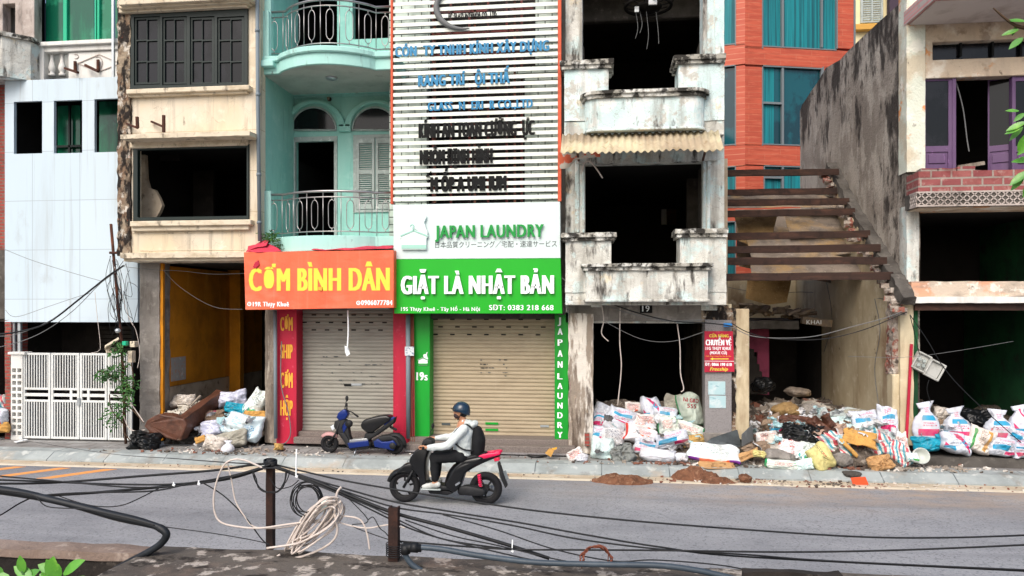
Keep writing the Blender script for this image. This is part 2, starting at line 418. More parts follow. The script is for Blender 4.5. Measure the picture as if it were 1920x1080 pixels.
M['green_board'] = mat('green_sign_panel', '#10a81c', .4, (('#0c9a18', (1, 1, .4), .42, .7, .5),), None, 0, .4)
M['green_col'] = mat('green_column_panel', '#0f9a2c', .4, (('#0b7a22', (3, 3, .5), .45, .7, .7), ('#3f8f4c', (8, 8, .8), .6, .75, .4)), None, 0, .4)
M['white_board'] = mat('white_sign_panel', '#cfdedd', .5, (('#d3dfdf', (6, 6, .3), .5, .7, .6), ('#a7b2b0', (14, 14, .3), .66, .82, .35)), None, 0, .4)
M['ink_yellow'] = mat('yellow_ink', '#e4d84a', .6, (('#cfc640', 5, .45, .7, .6),))
M['ink_gold'] = mat('orange_yellow_ink', '#e6a93c', .6)
M['ink_white'] = mat('white_lettering', '#eef3f5', .45)
M['ink_green'] = mat('green_lettering', '#0f8f3c', .4)
M['ink_grey'] = mat('dark_grey_lettering', '#4b5254', .5)
M['ink_blue'] = mat('blue_lettering', '#1f7fae', .4, (('#175c82', 6, .5, .7, .5),))
M['ink_black'] = mat('black_lettering', '#090b0c', .6, (), None, 0, .2)
M['pale_green'] = mat('pale_green_emblem', '#9fcfc0', .5)
M['pale_white'] = mat('pale_white_emblem', '#dff0ec', .5)
M['slat'] = mat('white_slat', '#e6ebe4', .6, (('#cfd2bd', (2, 2, 4), .5, .7, .6), ('#b7a98c', 4, .63, .75, .4)))
M['orange_post'] = mat('orange_post', '#cf5a3c', .7, (('#a8452e', (4, 4, 1.5), .5, .7, .7), ('#e2927a', 9, .6, .7, .5)))
M['stone_step'] = mat('speckled_granite', '#7a706a', .7, (('#4a423d', 55, .5, .6, .7), ('#a29890', 70, .56, .64, .6)), None)
M['granite'] = mat('grey_granite', '#8c8888', .55, (('#5b5858', 60, .5, .6, .7), ('#b4b0ae', 75, .56, .64, .6)), None)
M['timber_old'] = mat('weathered_pier', '#8e8478', .95, (('#5c5249', (5, 5, .8), .45, .6, .8), ('#b9b0a2', (7, 7, 1.2), .56, .66, .7)), (26, .8, .02))
M['red_brick'] = brick('red_brick', '#8d3f38', '#a54c42', '#7a6a60', .22, .075, .012, layers=(('#5a3029', 2.5, .5, .68, .7),), bump=(40, .5), brick_bump=.01)
M['gate_white'] = mat('white_gate_enamel', '#d9dcda', .55, (('#b5b4ac', (4, 4, 1.2), .5, .75, .5), ('#84684f', (9, 9, 2), .68, .8, .6)), None, 0, .4)
M['leaf'] = mat('leaf_green', '#3f6d33', .55, (('#2b4f26', 3, .42, .6, .8), ('#6f9a4a', 5, .58, .7, .6)), None, 0, .35)
M['leaf_light'] = mat('fresh_leaf_green', '#6fbf2f', .5, (('#4f9a27', 6, .42, .6, .7), ('#98d14d', 9, .58, .7, .6)), None, 0, .35)
M['twig'] = mat('brown_twig', '#4d3b2c', .9)
M['louvre'] = mat('grey_louvre_paint', '#aab3b0', .8, (('#878f8c', 5, .48, .66, .7), ('#d4d9d6', 9, .58, .66, .6)), (40, .3))
M['black_plastic'] = mat('black_plastic', '#191a1c', .4, (), None, 0, .5)
# ------------------------------------------------------------------ setting: ground, road, kerb, pavement
def asphalt():
    b = NB('grey_asphalt'); col = '#94969a'
    for L in (('#7b7d82', .35, .42, .6, .8), ('#9a9ca0', (.25, 3, 1), .48, .7, .5), ('#6f7176', (.12, 1.6, 1), .52, .7, .6), ('#63656a', 30, .54, .63, .8), ('#b7b8ba', 36, .6, .68, .6), ('#56585c', (.5, 1.1, 1), .66, .7, .55), ('#55565a', .4, .006, .0, .3, 'c'), ('#5a5b5e', 3, .68, .74, .5)): col = layer(b, col, L)
    sp = b.n('ShaderNodeSeparateXYZ'); b.l(b.tc.outputs['Object'], sp.inputs[0])
    near = b.math('MULTIPLY', b.rng(sp.outputs[1], 11.6, 13.7), b.rng(sp.outputs[0], -2, 3.5))
    dust = b.math('MULTIPLY', near, b.rng(b.noise((1.2, 2.5, 1), 'Object', 6, .65), .35, .7))
    col = b.mix(dust, col, '#b39a80')
    return finish(b, col, .9, 0, .35, (60, .5, .006))
M['asphalt'] = asphalt()
M['paving'] = brick('grey_paving', '#9a9a98', '#8d8c8a', '#5f5b57', .55, .4, .012, 'xy', (('#6f6a66', 1.3, .45, .66, .7), ('#b3aca4', 3, .58, .7, .5), ('#574f49', 6, .62, .74, .6)), bump=(40, .4), brick_bump=.004)
M['kerbstone'] = brick('kerb_stone', '#a5acab', '#979f9f', '#5f6668', 1.25, 5, .012, 'xy', (('#878e8d', 2, .42, .62, .8), ('#c3c6c2', 5, .56, .66, .7), ('#7b736a', 2.2, .56, .7, .7), ('#b8a68f', 1.1, .58, .7, .6)), bump=(40, .4), offset=0)
M['gutter'] = mat('sandy_gutter', '#c7b9a3', .95, (('#a5947c', 1.2, .42, .62, .7), ('#ddd4c4', 4, .55, .7, .6), ('#b08b69', .7, .55, .7, .7)), (40, .4))
M['line_white'] = mat('cream_road_paint', '#ddd2bc', .8, (('#b9ac95', (1.5, 6, 1), .5, .68, .7), ('#8f8b84', 14, .62, .7, .6)))
M['line_orange'] = mat('orange_road_paint', '#e39a55', .8, (('#cf9c6c', 4, .5, .68, .6), ('#8f8b84', 16, .6, .68, .6)))
M['soil_ground'] = mat('packed_earth', '#6d6257', .95, (('#50473e', 1, .4, .6, .7),), (20, .5))
struct('ground', MB().box(-400, 400, -200, 600, -.4, -.2), M['soil_ground'])
struct('road', MB().box(-80, 80, 3.7, 13.72, -.21, 0), M['asphalt'])
struct('gutter', MB().box(-80, 80, 13.72, 14.02, -.21, .004), M['gutter'])
kp = [(0, 14.0, -.2), (0, 14.0, .03), (0, 14.22, .155), (0, 14.6, .155), (0, 14.6, -.2)]
struct('kerb', MB().prism([(-80, y, z) for _, y, z in kp], (160, 0, 0)), M['kerbstone'])
struct('pavement', MB().box(-80, 80, 14.6, 40, -.2, .15), M['paving'])
struct('edge_line', MB().box(-80, 80, 13.55, 13.69, -.01, .004), M['line_white'])
hb = MB()
for k in range(7):
    x = -12.7 + k*.96 - 3.0
    hb.prism([(x-.35, 12.55, 0), (x-.08, 12.55, 0), (x+.62, 13.45, 0), (x+.35, 13.45, 0)], (0, 0, .004))
struct('hatch_marking', hb, M['line_orange'])
# ------------------------------------------------------------------ far left house
h = thing('grey_house', 'stained grey concrete house with a curved mouldy balcony at the upper left edge', 'house', base(-60, 15.8))
MB().wall(-260, -80, 64, 152, 15.9, .25, [(5, 7, 28, 72)]).done('wall', M['old_render'], h, bevel=.01)
MB().room(*rectW(0, 5, 36, 78, 16.15)[:2], 16.15, 18, *rectW(0, -20, 36, 90, 16.15)[2:]).done('room', M['interior_dark'], h)
x0, x1, z0, z1 = rectW(-200, 75, 38, 148, 15.2)
MB().plan([(x0, 15.85), (x0, 14.9), (x1-.9, 14.9), (x1-.35, 15.1), (x1, 15.5), (x1, 15.88)], z0, z1).split(.15).jitter(.012, 5).done('balcony_parapet', M['mouldy_white'], h)
MB().plan([(x0, 15.85), (x0, 14.84), (x1-.9, 14.84), (x1-.32, 15.05), (x1+.06, 15.48), (x1+.06, 15.88)], z1+.002, z1+.1).split(.15).jitter(.012, 5).done('coping', M['black_mould'], h)
MB().wall(-260, 152, 9, 470, 15.75, .2).done('brick_wall', M['red_brick'], h)
MB().pb(-260, 470, 12, 603, 15.7, .2).done('fascia', M['dark_concrete'], h, bevel=.01)
MB().pb(9, 600, 20, 830, 15.45, .5).split(.12).jitter(.012, 6).done('brick_pier', M['red_brick'], h)
MB().room(rectW(-260, 0, 12, 1, 15.9)[0], rectW(0, 0, 10, 1, 15.9)[1], 15.95, 20, .16, 3.0).done('shop_room', M['interior_dark'], h)
# ------------------------------------------------------------------ white clad house
h = thing('white_clad_house', 'narrow house hidden by tall white sheet cladding with green glazing above', 'house', base(130, 15.5))
cl = MB().wall(9, 147, 258, 604, 15.45, .08, [(26, 190, 79, 288), (101, 188, 154, 287), (177, 185, 232, 285)]).done('cladding', M['white_clad'], h, bevel=.004)
x0, x1, z0, z1 = rectW(12, 170, 258, 310, 15.6)
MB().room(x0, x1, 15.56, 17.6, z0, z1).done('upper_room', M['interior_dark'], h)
MB().pb(108, 198, 150, 287, 16.3, .02).done('green_pane', M['green_glass'], h)
MB().pb(186, 190, 232, 285, 16.1, .02).done('green_pane', M['green_glass'], h)
MB().pb(128, 186, 131, 290, 16.2, .05).pb(101, 272, 154, 276, 16.2, .05).done('inner_frame', M['green_metal'], h)
x0, x1, z0, z1 = rectW(12, 604, 262, 830, 15.9)
MB().room(x0, x1, 15.6, 17.7, .16, P(130, 598, 15.5).z).done('garage', M['interior'], h)
vb = MB()
for i in range(9): vb.pb(186, 612+i*8, 262, 618+i*8, 17.55, .05)
vb.done('vent_louvre', M['dark_concrete'], h)
MB().pb(22, 604, 27, 664, 15.5, .06).pb(33, 604, 38, 664, 15.5, .06).each('gate_rail_post', M['alu'], h)
MB().wall(20, -80, 240, 100, 16.45, .2, [(66, -70, 230, 84)]).pb(20, 98, 240, 160, 16.5, .1).done('rear_wall', M['white_paint'], h)
MB().pb(57, 75, 240, 83, 15.72, .35).pb(64, 83, 240, 95, 15.8, .2).done('coping', M['white_paint'], h, bevel=.012)
MB().pb(58, 84, 82, 156, 15.78, .3).pb(128, 96, 240, 156, 15.86, .12).each('balustrade_panel', M['white_paint'], h, bevel=.01)
for px in (98, 117):
    c = P(px, 143, 15.95); s = .62
    MB().lathe(c, [(.075*k, v*s) for k, v in ((1, 0), (1, .08), (.6, .12), (.75, .17), (1.15, .27), (1.05, .36), (.62, .55), (.5, .75), (.72, .8), (.5, .84), (.85, .9), (1, .94), (1, 1))], 14).done('baluster', M['white_paint'], h, smooth=True)
rl = MB()
dm = [P(x, y, 15.85) for x, y in ((146, 119), (186, 102), (226, 119), (186, 134), (146, 119))]
for a, b in zip(dm, dm[1:]): rl.bar(a, b, .018)
rl.tube([P(183+9*math.cos(q), 118-12*math.sin(q), 15.85) for q in [(-1.9+i*.35) for i in range(12)]], .01, 6)
rl.tube([P(142+5*math.cos(q), 106-4*math.sin(q), 15.85) for q in [(-2+i*.4) for i in range(11)]], .008, 6)
rl.done('relief', M['old_render'], h)
MB().bar(P(122, 128, 15.7), P(146, 136, 15.35), .05).bar(P(160, 122, 15.75), P(184, 134, 15.4), .05).each('iron_stub', M['rust'], h)
MB().bar(P(141, 115, 15.8), P(141, 136, 15.8), .05).bar(P(184, 112, 15.8), P(184, 134, 15.8), .05).each('iron_stub', M['rust'], h)
for a, b in ((66, 84), (86, 118), (125, 176), (186, 230)):
    MB().pb(a, -70, b, 82, 16.3, .02).done('window_pane', M['green_glass'] if a != 66 else M['dark_glass'], h)
fr = MB()
for a, b in ((118, 125), (177, 180), (182, 186)): fr.pb(a, -70, b, 84, 16.24, .08)
fr.pb(62, 80, 232, 84, 16.22, .1).done('window_frame', M['green_frame'], h, bevel=.005)
MB().pb(61, -70, 66, 84, 16.2, .12).pb(209, -70, 213, 156, 15.62, .06).done('corner_trim', M['alu'], h)
# the folding gate
g = thing('folding_gate', 'white folding metal gate with vertical bars closing a house entrance', 'gate', base(140, 15.45))
X0, X1, Z0, Z1 = rectW(42, 662, 250, 822, 15.45)
xs = [P(x, CY, 15.45).x for x in (43, 96, 150, 202, 249)]
for i in range(4):
    a, b = xs[i]+.01, xs[i+1]-.01; z0, z1, zm = .19, Z1, (Z1+.19)/2+.02
    f = MB().box(a, a+.05, 15.43, 15.47, z0, z1).box(b-.05, b, 15.43, 15.47, z0, z1)
    for zz in (z0, zm-.16, zm+.11, z1-.05): f.box(a+.05, b-.05, 15.432, 15.468, zz, zz+.05)
    n = 9; 
    for k in range(n):
        x = a+.05+(b-a-.1)*(k+.5)/n
        f.box(x-.013, x+.013, 15.438, 15.462, z0+.05, zm-.16).box(x-.013, x+.013, 15.438, 15.462, zm+.16, z1-.05)
    f.box(a+.05, b-.05, 15.438, 15.462, zm-.035, zm+.035)
    if i in (1, 2):
        xx = b-.2 if i == 1 else a+.2
        f.box(xx-.03, xx+.03, 15.434, 15.466, zm-.11, zm+.11)
    f.done('gate_leaf', M['gate_white'], g, bevel=.004)
MB().box(xs[2]-.03, xs[2]+.03, 15.39, 15.43, .95, 1.12).done('latch', M['alu'], g)
b0 = rectW(20, 664, 42, 822, 15.4)
bw = b0[1]-b0[0]; H = []
for r in range(11):
    for c in range(2):
        cx = b0[0]+bw*(.27+.46*c); cz = .3+r*.142
        H.append((cx-.045, cx+.045, cz-.045, cz+.045))
po = MB().wallw(b0[0], b0[1], .15, b0[3], 15.4, .14, H).done('pierced_post', M['white_paint'], g, bevel=.006)
MB().pb(14, 660, 46, 665, 15.36, .24).done('post_cap', M['white_paint'], g, bevel=.008)
# ------------------------------------------------------------------ cream house
h = thing('cream_house', 'decaying cream house with dark green windows over a gutted orange shop', 'house', base(370, 15.5))
YF = 14.95
MB().wall(243, -70, 488, 476, YF, .25, [(246, 25, 461, 166), (252, 276, 463, 410)]).done('front_wall', M['cream'], h, bevel=.008)
d = MB().pb(220, -70, 244, 480, YF-.06, .3).split(.09).jitter(.03, 7, 3)
d.done('decayed_pilaster', M['decay'], h)
MB().pb(222, -70, 470, 3, 14.6, .4).pb(222, 3, 466, 10, 14.7, .3).pb(222, 10, 463, 18, 14.8, .2).done('cornice', M['cream_trim'], h, bevel=.01)
MB().pb(236, 163, 467, 172, 14.78, .2).pb(240, 172, 463, 178, 14.85, .12).done('sill', M['cream_trim'], h, bevel=.012)
MB().pb(243, 413, 470, 423, 14.78, .2).pb(246, 423, 466, 432, 14.85, .12).done('sill', M['cream_trim'], h, bevel=.012)
MB().pb(226, 249, 468, 257, 14.5, .47).split(.12).jitter(.012, 8).done('ledge', M['cream_trim'], h)
MB().pb(243, 258, 464, 275, 14.86, .1).done('lintel', M['cream_trim'], h, bevel=.02)
MB().pb(225, 473, 477, 483, 14.8, .2).pb(232, 483, 470, 489, 14.9, .8).split(.15).jitter(.012, 8).done('lower_ledge', M['cream_trim'], h)
pd = MB()
for a, b, c, e in ((262, 436, 425, 437.5), (262, 468, 470, 469.5)): pd.pb(a, b, c, e, YF-.012, .02)
pd.each('moulding', M['cream_trim'], h)
# upper window: four sashes
fr = MB().wall(243, 22, 464, 168, 14.9, .1, [(251, 31, 300, 159), (304, 31, 350, 159), (356, 31, 402, 158), (407, 31, 458, 156)])
wf = fr.done('window_frame', M['green_metal'], h, bevel=.008)
for a, b in ((252, 299), (305, 349), (357, 401), (408, 457)):
    ms = MB().wall(a-1, 32, b+1, 158, 14.93, .05, [(a+4+(b-a-8)*i/2+ (1 if i else 0), 37+40*j, a+4+(b-a-8)*(i+1)/2-(0 if i else 1), 37+40*j+37) for i in range(2) for j in range(3)])
    ms.done('sash', M['green_metal'], wf, bevel=.004)
    MB().pb(a+3, 36, b-3, 156, 14.965, .01).done('pane', M['dark_glass'], wf)
# lower window, glass gone
fr = MB().wall(249, 272, 466, 413, 14.9, .1, [(258, 279, 462, 406)]).done('window_frame', M['green_metal'], h, bevel=.008)
x0, x1, _, _ = rectW(236, 0, 482, 1, 15.2)
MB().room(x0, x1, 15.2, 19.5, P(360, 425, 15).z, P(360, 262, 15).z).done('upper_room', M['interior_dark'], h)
MB().pp([(262, 290), (272, 290), (274, 335), (279, 352), (290, 356), (298, 370), (304, 385), (299, 398), (292, 409), (262, 409)], 15.5, .1).done('broken_partition', M['dirty_white_wall'], h)
MB().pb(300, 283, 335, 300, 16.4, .1).pb(362, 320, 400, 408, 17.5, .1).each('inner_pier', M['interior'], h)
MB().bar(P(238, 232, 14.9), P(258, 240, 14.45), .04).bar(P(258, 240, 14.45), P(257, 219, 14.45), .05).bar(P(284, 228, 14.9), P(307, 238, 14.5), .04).bar(P(307, 248, 14.5), P(307, 216, 14.5), .05).each('iron_bracket', M['rust'], h)
MB().pb(262, 489, 299, 830, 15.44, .4).split(.1).jitter(.02, 6, 2).done('pillar', M['concrete'], h)
xl = P(301, CY, 15.6).x; xr = P(498, CY, 15.6).x; zt = P(400, 492, 15.6).z
MB().room(xl-.02, xr+.1, 15.55, 20.6, .16, zt, skip='').done('shop_room', M['interior'], h)
MB().box(xl, xl+.06, 15.55, 18.6, 1.35, zt-.06).done('orange_wall', M['orange_wall'], h)
MB().box(xl-.01, xl+.14, 15.47, 15.54, .2, zt-.02).each('orange_jamb', M['orange_wall'], h)
MB().box(xl, xl+.05, 15.57, 20.5, .16, 1.34).done('wainscot', M['dirty_white_wall'], h)
MB().box(xl, xl+.35, 18.6, 18.8, .16, zt-.01).box(xl, xl+.06, 18.8, 20.5, 1.35, zt-.05).each('inner_pier', M['orange_wall'], h)
po = MB().box(xl+.062, xl+.07, 15.9, 16.5, 1.46, 2.0).done('poster', mat('faded_poster', '#9d9c98', .7, (('#b08b7c', 9, .52, .6, .8), ('#c9c6c0', 6, .58, .64, .7))), h)
MB().pb(497, 578, 519, 830, 15.45, .3).split(.1).jitter(.014, 6, 5).done('pier', M['timber_old'], h)
MB().pb(497, 489, 519, 580, 15.5, .3).split(.1).jitter(.02, 7, 8).done('broken_pier_head', M['decay'], h)
# drain pipe between cream and turquoise houses
dp = MB().tube([P(482, -80, 14.85), P(483.5, 200, 14.85), P(487, 452, 14.85)], .04, 10)
for y in (60, 180, 330, 420): dp.lathe(P(482+y*.01, y, 14.85), [(.05, 0), (.05, .06)], 10)
dp.done('drain_pipe', M['pipe_grey'], h, smooth=True)
# ------------------------------------------------------------------ turquoise house
h = thing('turquoise_house', 'turquoise house with two railed balconies and arched fanlights', 'house', base(610, 15.4))
xL = P(489, CY, 15.2).x; xR = P(741, CY, 15.2).x; YB = 16.75
xi = P(500, CY, 15.3).x
zlow = P(610, 445, 15.2).z; zup = P(610, 105, 15.2).z
MB().box(xL, xi, 15.25, 17.0, P(495, 485, 15.2).z, zup+3.2).done('side_wall', M['teal'], h, bevel=.01)
wl = MB().wall(505, -80, 760, 470, YB, .2, [(552, 262, 627, 450), (548, -70, 632, 92), (661, -70, 745, 72)]).done('back_wall', M['teal'], h, bevel=.006)
for q in (0, 1):
    x0, x1, _, _ = rectW(530, 0, 745, 1, 17)
    zb = zlow if not q else zup
    MB().room(x0, x1, YB+.2, 20.5, zb, zb+3.0).done('dark_room', M['interior_dark'], h)
MB().box(xi, xR+.4, YB-.03, YB, zup-.42, zup-.18).done('back_beam', M['teal'], h, bevel=.01)
MB().wall(546, 256, 632, 452, YB-.03, .1, [(553, 265, 626, 452)]).each('door_frame', M['louvre'], h, bevel=.006)
def halfdisc(cx, cy, rx, ry, n=18): return [(cx+rx*math.cos(math.pi*i/n), cy-ry*math.sin(math.pi*i/n)) for i in range(n+1)]
for cx in (588, 703):
    fl = MB().pp(halfdisc(cx, 243, 40, 40), YB-.01, .05).done('fanlight', M['dark_glass'], h)
    MB().tube([P(x, y, YB-.02) for x, y in halfdisc(cx, 244, 42, 43)], .022, 6).bar(P(cx-43, 244, YB-.02), P(cx+43, 244, YB-.02), .04).done('fanlight_frame', M['louvre'], fl, smooth=True)
    o = halfdisc(cx, 238, 58, 52); i_ = halfdisc(cx, 238, 46, 45)
    MB().pp(o+i_[::-1], YB-.1, .1).done('arch_moulding', M['teal'], h, bevel=.02)
MB().pb(530, 232, 543, 246, YB-.1, .1).pb(634, 232, 657, 246, YB-.1, .1).pb(530, 258, 543, 262, YB-.05, .05).each('impost', M['teal'], h, bevel=.015)
for a, b in ((668, 702), (704, 738)):
    f = MB().wall(a, 258, b, 392, YB-.06, .05, [(a+5, 268, b-5, 318), (a+5, 326, b-5, 382)]).done('shutter_leaf', M['louvre'], h, bevel=.004)
    lv = MB()
    for y0, y1 in ((268, 318), (326, 382)):
        n = int((y1-y0)/4)
        for k in range(n):
            c = P((a+b)/2, y0+(k+.5)*(y1-y0)/n, YB-.035); wd = (b-a-10)/2/ppm(700, YB)
            lv.box(-wd, wd, -.022, .022, -.004, .004, Matrix.Translation(c) @ Matrix.Rotation(.7, 4, 'X'))
    lv.done('louvres', M['louvre'], f)
MB().wall(662, 252, 745, 398, YB-.04, .06, [(668, 258, 738, 392)]).done('window_frame', M['louvre'], h, bevel=.005)
MB().tube([P(503+6*math.sin(i), 180+i*18, YB-.9) for i in range(5)], .006, 5).tube([P(545, 148, YB-.05), P(540, 190, YB-.06), P(525, 240, YB-.1)], .006, 5).done('loose_wire', M['wire'], h)
MB().lathe(P(618, 186, YB), [(.05, 0), (.05, .03), (.03, .1)], 10, Matrix.Rotation(math.pi/2, 3, 'X')).done('lamp_base', M['decay'], h)
def bowline(x0, x1, y0, bow, n=22):
    a, b = x0+(x1-x0)*.16, x1-(x1-x0)*.14; pts = [(x0, y0)]
    for i in range(n+1):
        t = i/n; pts.append((a+(b-a)*t, y0-bow*math.sin(math.pi*t)**.75))
    return pts+[(x1, y0)]
def balcony(zf, thick, Yb, bow, rail_h, tag_):
    ln = bowline(xL-.05, xR+.02, Yb, bow)
    MB().plan(ln+[(xR+.02, YB), (xL-.05, YB)], zf-thick, zf).done('balcony_slab', M['teal_light'], h, bevel=.01)
    if tag_:
        l2 = bowline(xL-.05, xR+.02, Yb-.07, bow); MB().plan(l2+[(xR+.02, Yb+.3), (xL-.05, Yb+.3)], zf-.12, zf+.002).done('slab_moulding', M['teal_light'], h, bevel=.02)
        MB().plan([(p[0], p[1]+.06) for p in ln]+[(xR-.02, YB-.1), (xi+.02, YB-.1)], zf-thick-.004, zf-thick).done('soffit', M['soffit'], h)
        MB().lathe((P(625, 128, 15.6).x, 15.5, zf-thick-.05), [(.0, 0), (.1, .0), (.13, .03), (.13, .05)], 14).done('ceiling_lamp', M['alu'], h, smooth=True)
    pl = bowline(xi+.02, xR-.02, Yb+.08, bow)
    pts = [Vector((x, y, 0)) for x, y in pl]
    L = [0]
    for a, b in zip(pts, pts[1:]): L.append(L[-1]+(b-a).length)
    def at(s_):
        for i in range(len(pts)-1):
            if L[i+1] >= s_: return pts[i].lerp(pts[i+1], (s_-L[i])/max(L[i+1]-L[i], 1e-6))
        return pts[-1]
    up = lambda z: [p+Vector((0, 0, z)) for p in pts]
    r = MB().tube(up(zf+rail_h), .026, 8).tube(up(zf+rail_h-.12), .014, 6).tube(up(zf+.09), .014, 6)
    n = 8
    for k in range(n+1):
        p = at(L[-1]*k/n); r.tube([p+Vector((0, 0, zf)), p+Vector((0, 0, zf+rail_h))], .0095, 6)
    ra = r.done('railing', M['steel'], h, smooth=True)
    og = MB(); hh = rail_h-.21
    for k in range(n):
        p = at(L[-1]*(k+.5)/n); q = at(L[-1]*(k+.5)/n+.02); t = (q-p).normalized() if (q-p).length > 1e-6 else Vector((1, 0, 0)); rx = .075
        loop = []
        for i in range(20):
            a = 2*math.pi*i/20; loop.append(p+t*rx*math.cos(a)+Vector((0, 0, zf+.09+hh/2+ math.copysign(hh*.22, math.sin(a)) + .14*math.sin(a))))
        og.tube(loop, .009, 6, closed=True)
        og.tube([p+Vector((0, 0, zf+.09)), p+Vector((0, 0, zf+.09+hh/2-hh*.22-.14))], .009, 5).tube([p+Vector((0, 0, zf+.09+hh/2+hh*.22+.14)), p+Vector((0, 0, zf+.09+hh))], .009, 5)
    og.done('railing_rings', M['steel'], ra, smooth=True)
balcony(zlow, .32, 15.12, .35, .92, 0)
balcony(zup, .36, 15.12, .5, .98, 1)
MB().box(xi-.02, xi+.16, 15.15, 15.3, zup, zup+3).box(xi-.02, xi+.16, 15.15, 15.3, zlow, zlow+1.0).each('pilaster', M['teal_light'], h, bevel=.01)
MB().pb(488, 20, 504, 108, 15.08, .2).pb(480, 112, 512, 124, 14.98, .3).each('corner_block', M['teal_light'], h, bevel=.015)
# ground floor of the turquoise house
MB().pb(518, 560, 556, 832, 15.4, .5).done('red_column', M['red_board'], h, bevel=.006)
MB().pb(737, 570, 776, 812, 15.4, .5).pb(750, 812, 776, 833, 15.38, .4).done('red_column', M['red_board'], h, bevel=.006)
def shutter(px0, px1, py0, py1, Y, m, parent):
    x0, x1, z0, z1 = rectW(px0, py0, px1, py1, Y); n = int((z1-z0)/.08); mb = MB()
    prof = []
    for k in range(n):
        z = z0+(z1-z0)*k/n; s_ = (z1-z0)/n
        prof += [(Y, z), (Y-.014, z+.006), (Y-.02, z+s_*.35), (Y-.014, z+s_*.75), (Y, z+s_*.86)]
    prof.append((Y, z1))
    A = [mb.bm.verts.new((x0, y, z)) for y, z in prof]; B = [mb.bm.verts.new((x1, y, z)) for y, z in prof]
    for i in range(len(prof)-1): mb.face((A[i], B[i], B[i+1], A[i+1]))
    o = mb.done('roller_shutter', m, parent)
    sl = MB()
    for j, r in enumerate((n-2, n-4, n-6)):
        z = z0+(z1-z0)*(r+.5)/n
        for k in range(7):
            x = x0+(x1-x0)*(k+.35+.3*(j % 2))/7.3; sl.box(x-.05, x+.05, Y-.028, Y-.012, z-.014, z+.014)
    sl.each('vent_slot', M['ink_black'], o)
    MB().box(x0, x1, Y-.045, Y+.01, z0, z0+.09).done('bottom_rail', m, o, bevel=.006)
    return o
s1 = shutter(556, 738, 580, 812, 15.75, M['shutter_grey'], h)
for px, py, ww, m in ((652, 722, 14, 'ink_black'), (668, 721, 20, 'alu')): MB().pb(px-ww/2, py-2, px+ww/2, py+2, 15.715, .01).done('sticker', M[m], s1)
rs = random.Random(4)
st = MB()
for _ in range(26):
    x, y = rs.uniform(600, 720), rs.choice((668, 676, 683, 698, 705, 712, 719)); ww = rs.uniform(1, 7); st.pb(x, y, x+ww, y+rs.uniform(.8, 2), 15.722, .004)
st.done('stuck_print', M['ink_grey'], s1)
MB().pb(556, 811, 752, 822, 15.5, .6).pb(550, 822, 752, 834, 15.3, .8).done('step', M['stone_step'], h, bevel=.01)
for body, y0, y1 in (('CƠM', 595, 620), ('SHIP', 646, 672), ('CƠM', 699, 727), ('HỘP', 751, 779)):
    text(body, 525.5, y0, 549, y1, 15.395, M['ink_gold'], h, bold=.06, depth=.004)
MB().tube([P(516, 582, 15.3), P(517, 822, 15.3)], .04, 10).done('drain_pipe', M['pipe_grey'], h, smooth=True)
MB().tube([P(765, 590, 15.28), P(766, 822, 15.28)], .05, 10).done('drain_pipe', M['pipe_grey'], h, smooth=True)
for k, px in enumerate((770, 772.5, 775)):
    MB().tube(catmull([P(px, 585, 15.3), P(px+1, 680, 15.3), P(px-2+k*2, 760, 15.28), P(px+k, 840, 15.25)], 5), .012, 6).done('cable', M['wire_brown'], h, smooth=True)
cb = MB().tube(catmull([P(528, 640, 15.3), P(527, 720, 15.3), P(540, 770, 15.3), P(545, 810, 15.3), P(538, 828, 15.28), P(528, 833, 15.2)], 6), .012, 6).done('cable', M['wire_grey'], h, smooth=True)
MB().pb(759, 650, 776, 667, 15.22, .01).done('notice', mat('small_notice', '#cfd6da', .6, (('#3d5f8a', 20, .52, .58, .8),)), h)
# red sign
s = thing('rice_shop_sign', 'faded coral banner sign with large yellow letters over the grey shutter', 'sign', tuple(P(597, 580, 14.6)))
YS = 14.6
MB().pp([(457, 473), (738, 469), (738, 577), (460, 581)], YS, .5).done('banner', M['coral'], s, bevel=.006)
text('CƠM BÌNH DÂN', 466.5, 503, 731, 545, YS-.003, M['ink_yellow'], s, bold=.11, depth=.002)
text('19R Thụy Khuê', 474, 566, 542, 574.5, YS-.003, M['ink_white'], s, bold=.12, depth=.002)
text('0906077784', 677, 563, 736, 572, YS-.003, M['ink_white'], s, bold=.12, depth=.002)
for px, py in ((467.5, 570), (672, 568)):
    c = P(px, py, YS-.003)
    MB().lathe(c, [(.045, 0), (.045, .004)], 18, Matrix.Rotation(math.pi/2, 3, 'X')).done('round_icon', M['ink_white'], s)
    MB().tube([c+Vector((.02*math.cos(q), -.006, .02*math.sin(q)+.004)) for q in [i*.6 for i in range(11)]], .006, 5).done('icon_mark', M['coral'], s)
MB().pp([(474, 501), (478, 492), (484, 488), (486, 496), (480, 503)], YS-.03, .02).done('torn_flap', M['red_board'], s)
MB().pp([(596, 538), (604, 538), (603, 545), (597, 544)], YS-.03, .02).done('torn_flap', M['ink_gold'], s)
a = thing('torn_red_awning', 'torn red cloth awning lying on top of the coral rice shop sign', 'awning', tuple(P(600, 466, 14.8)))
def cloth(pts_a, pts_b, n=10, amp=.03, seed=1):
    mb = MB(); rows = []
    A, B = catmull(pts_a, 6), catmull(pts_b, 6)
    for j in range(n+1):
        t = j/n; row = []
        for i in range(len(A)):
            k = min(int(i*len(B)/len(A)), len(B)-1); p = A[i].lerp(B[k], t)
            row.append(mb.bm.verts.new(p+amp*noise.noise_vector(p*4+Vector((seed, 0, seed)))))
        rows.append(row)
    for j in range(n):
        for i in range(len(A)-1): mb.face((rows[j][i], rows[j][i+1], rows[j+1][i+1], rows[j+1][i]))
    return mb
def solid(o, t):
    m_ = o.modifiers.new('thickness', 'SOLIDIFY'); m_.thickness = t; m_.offset = 0
    return o
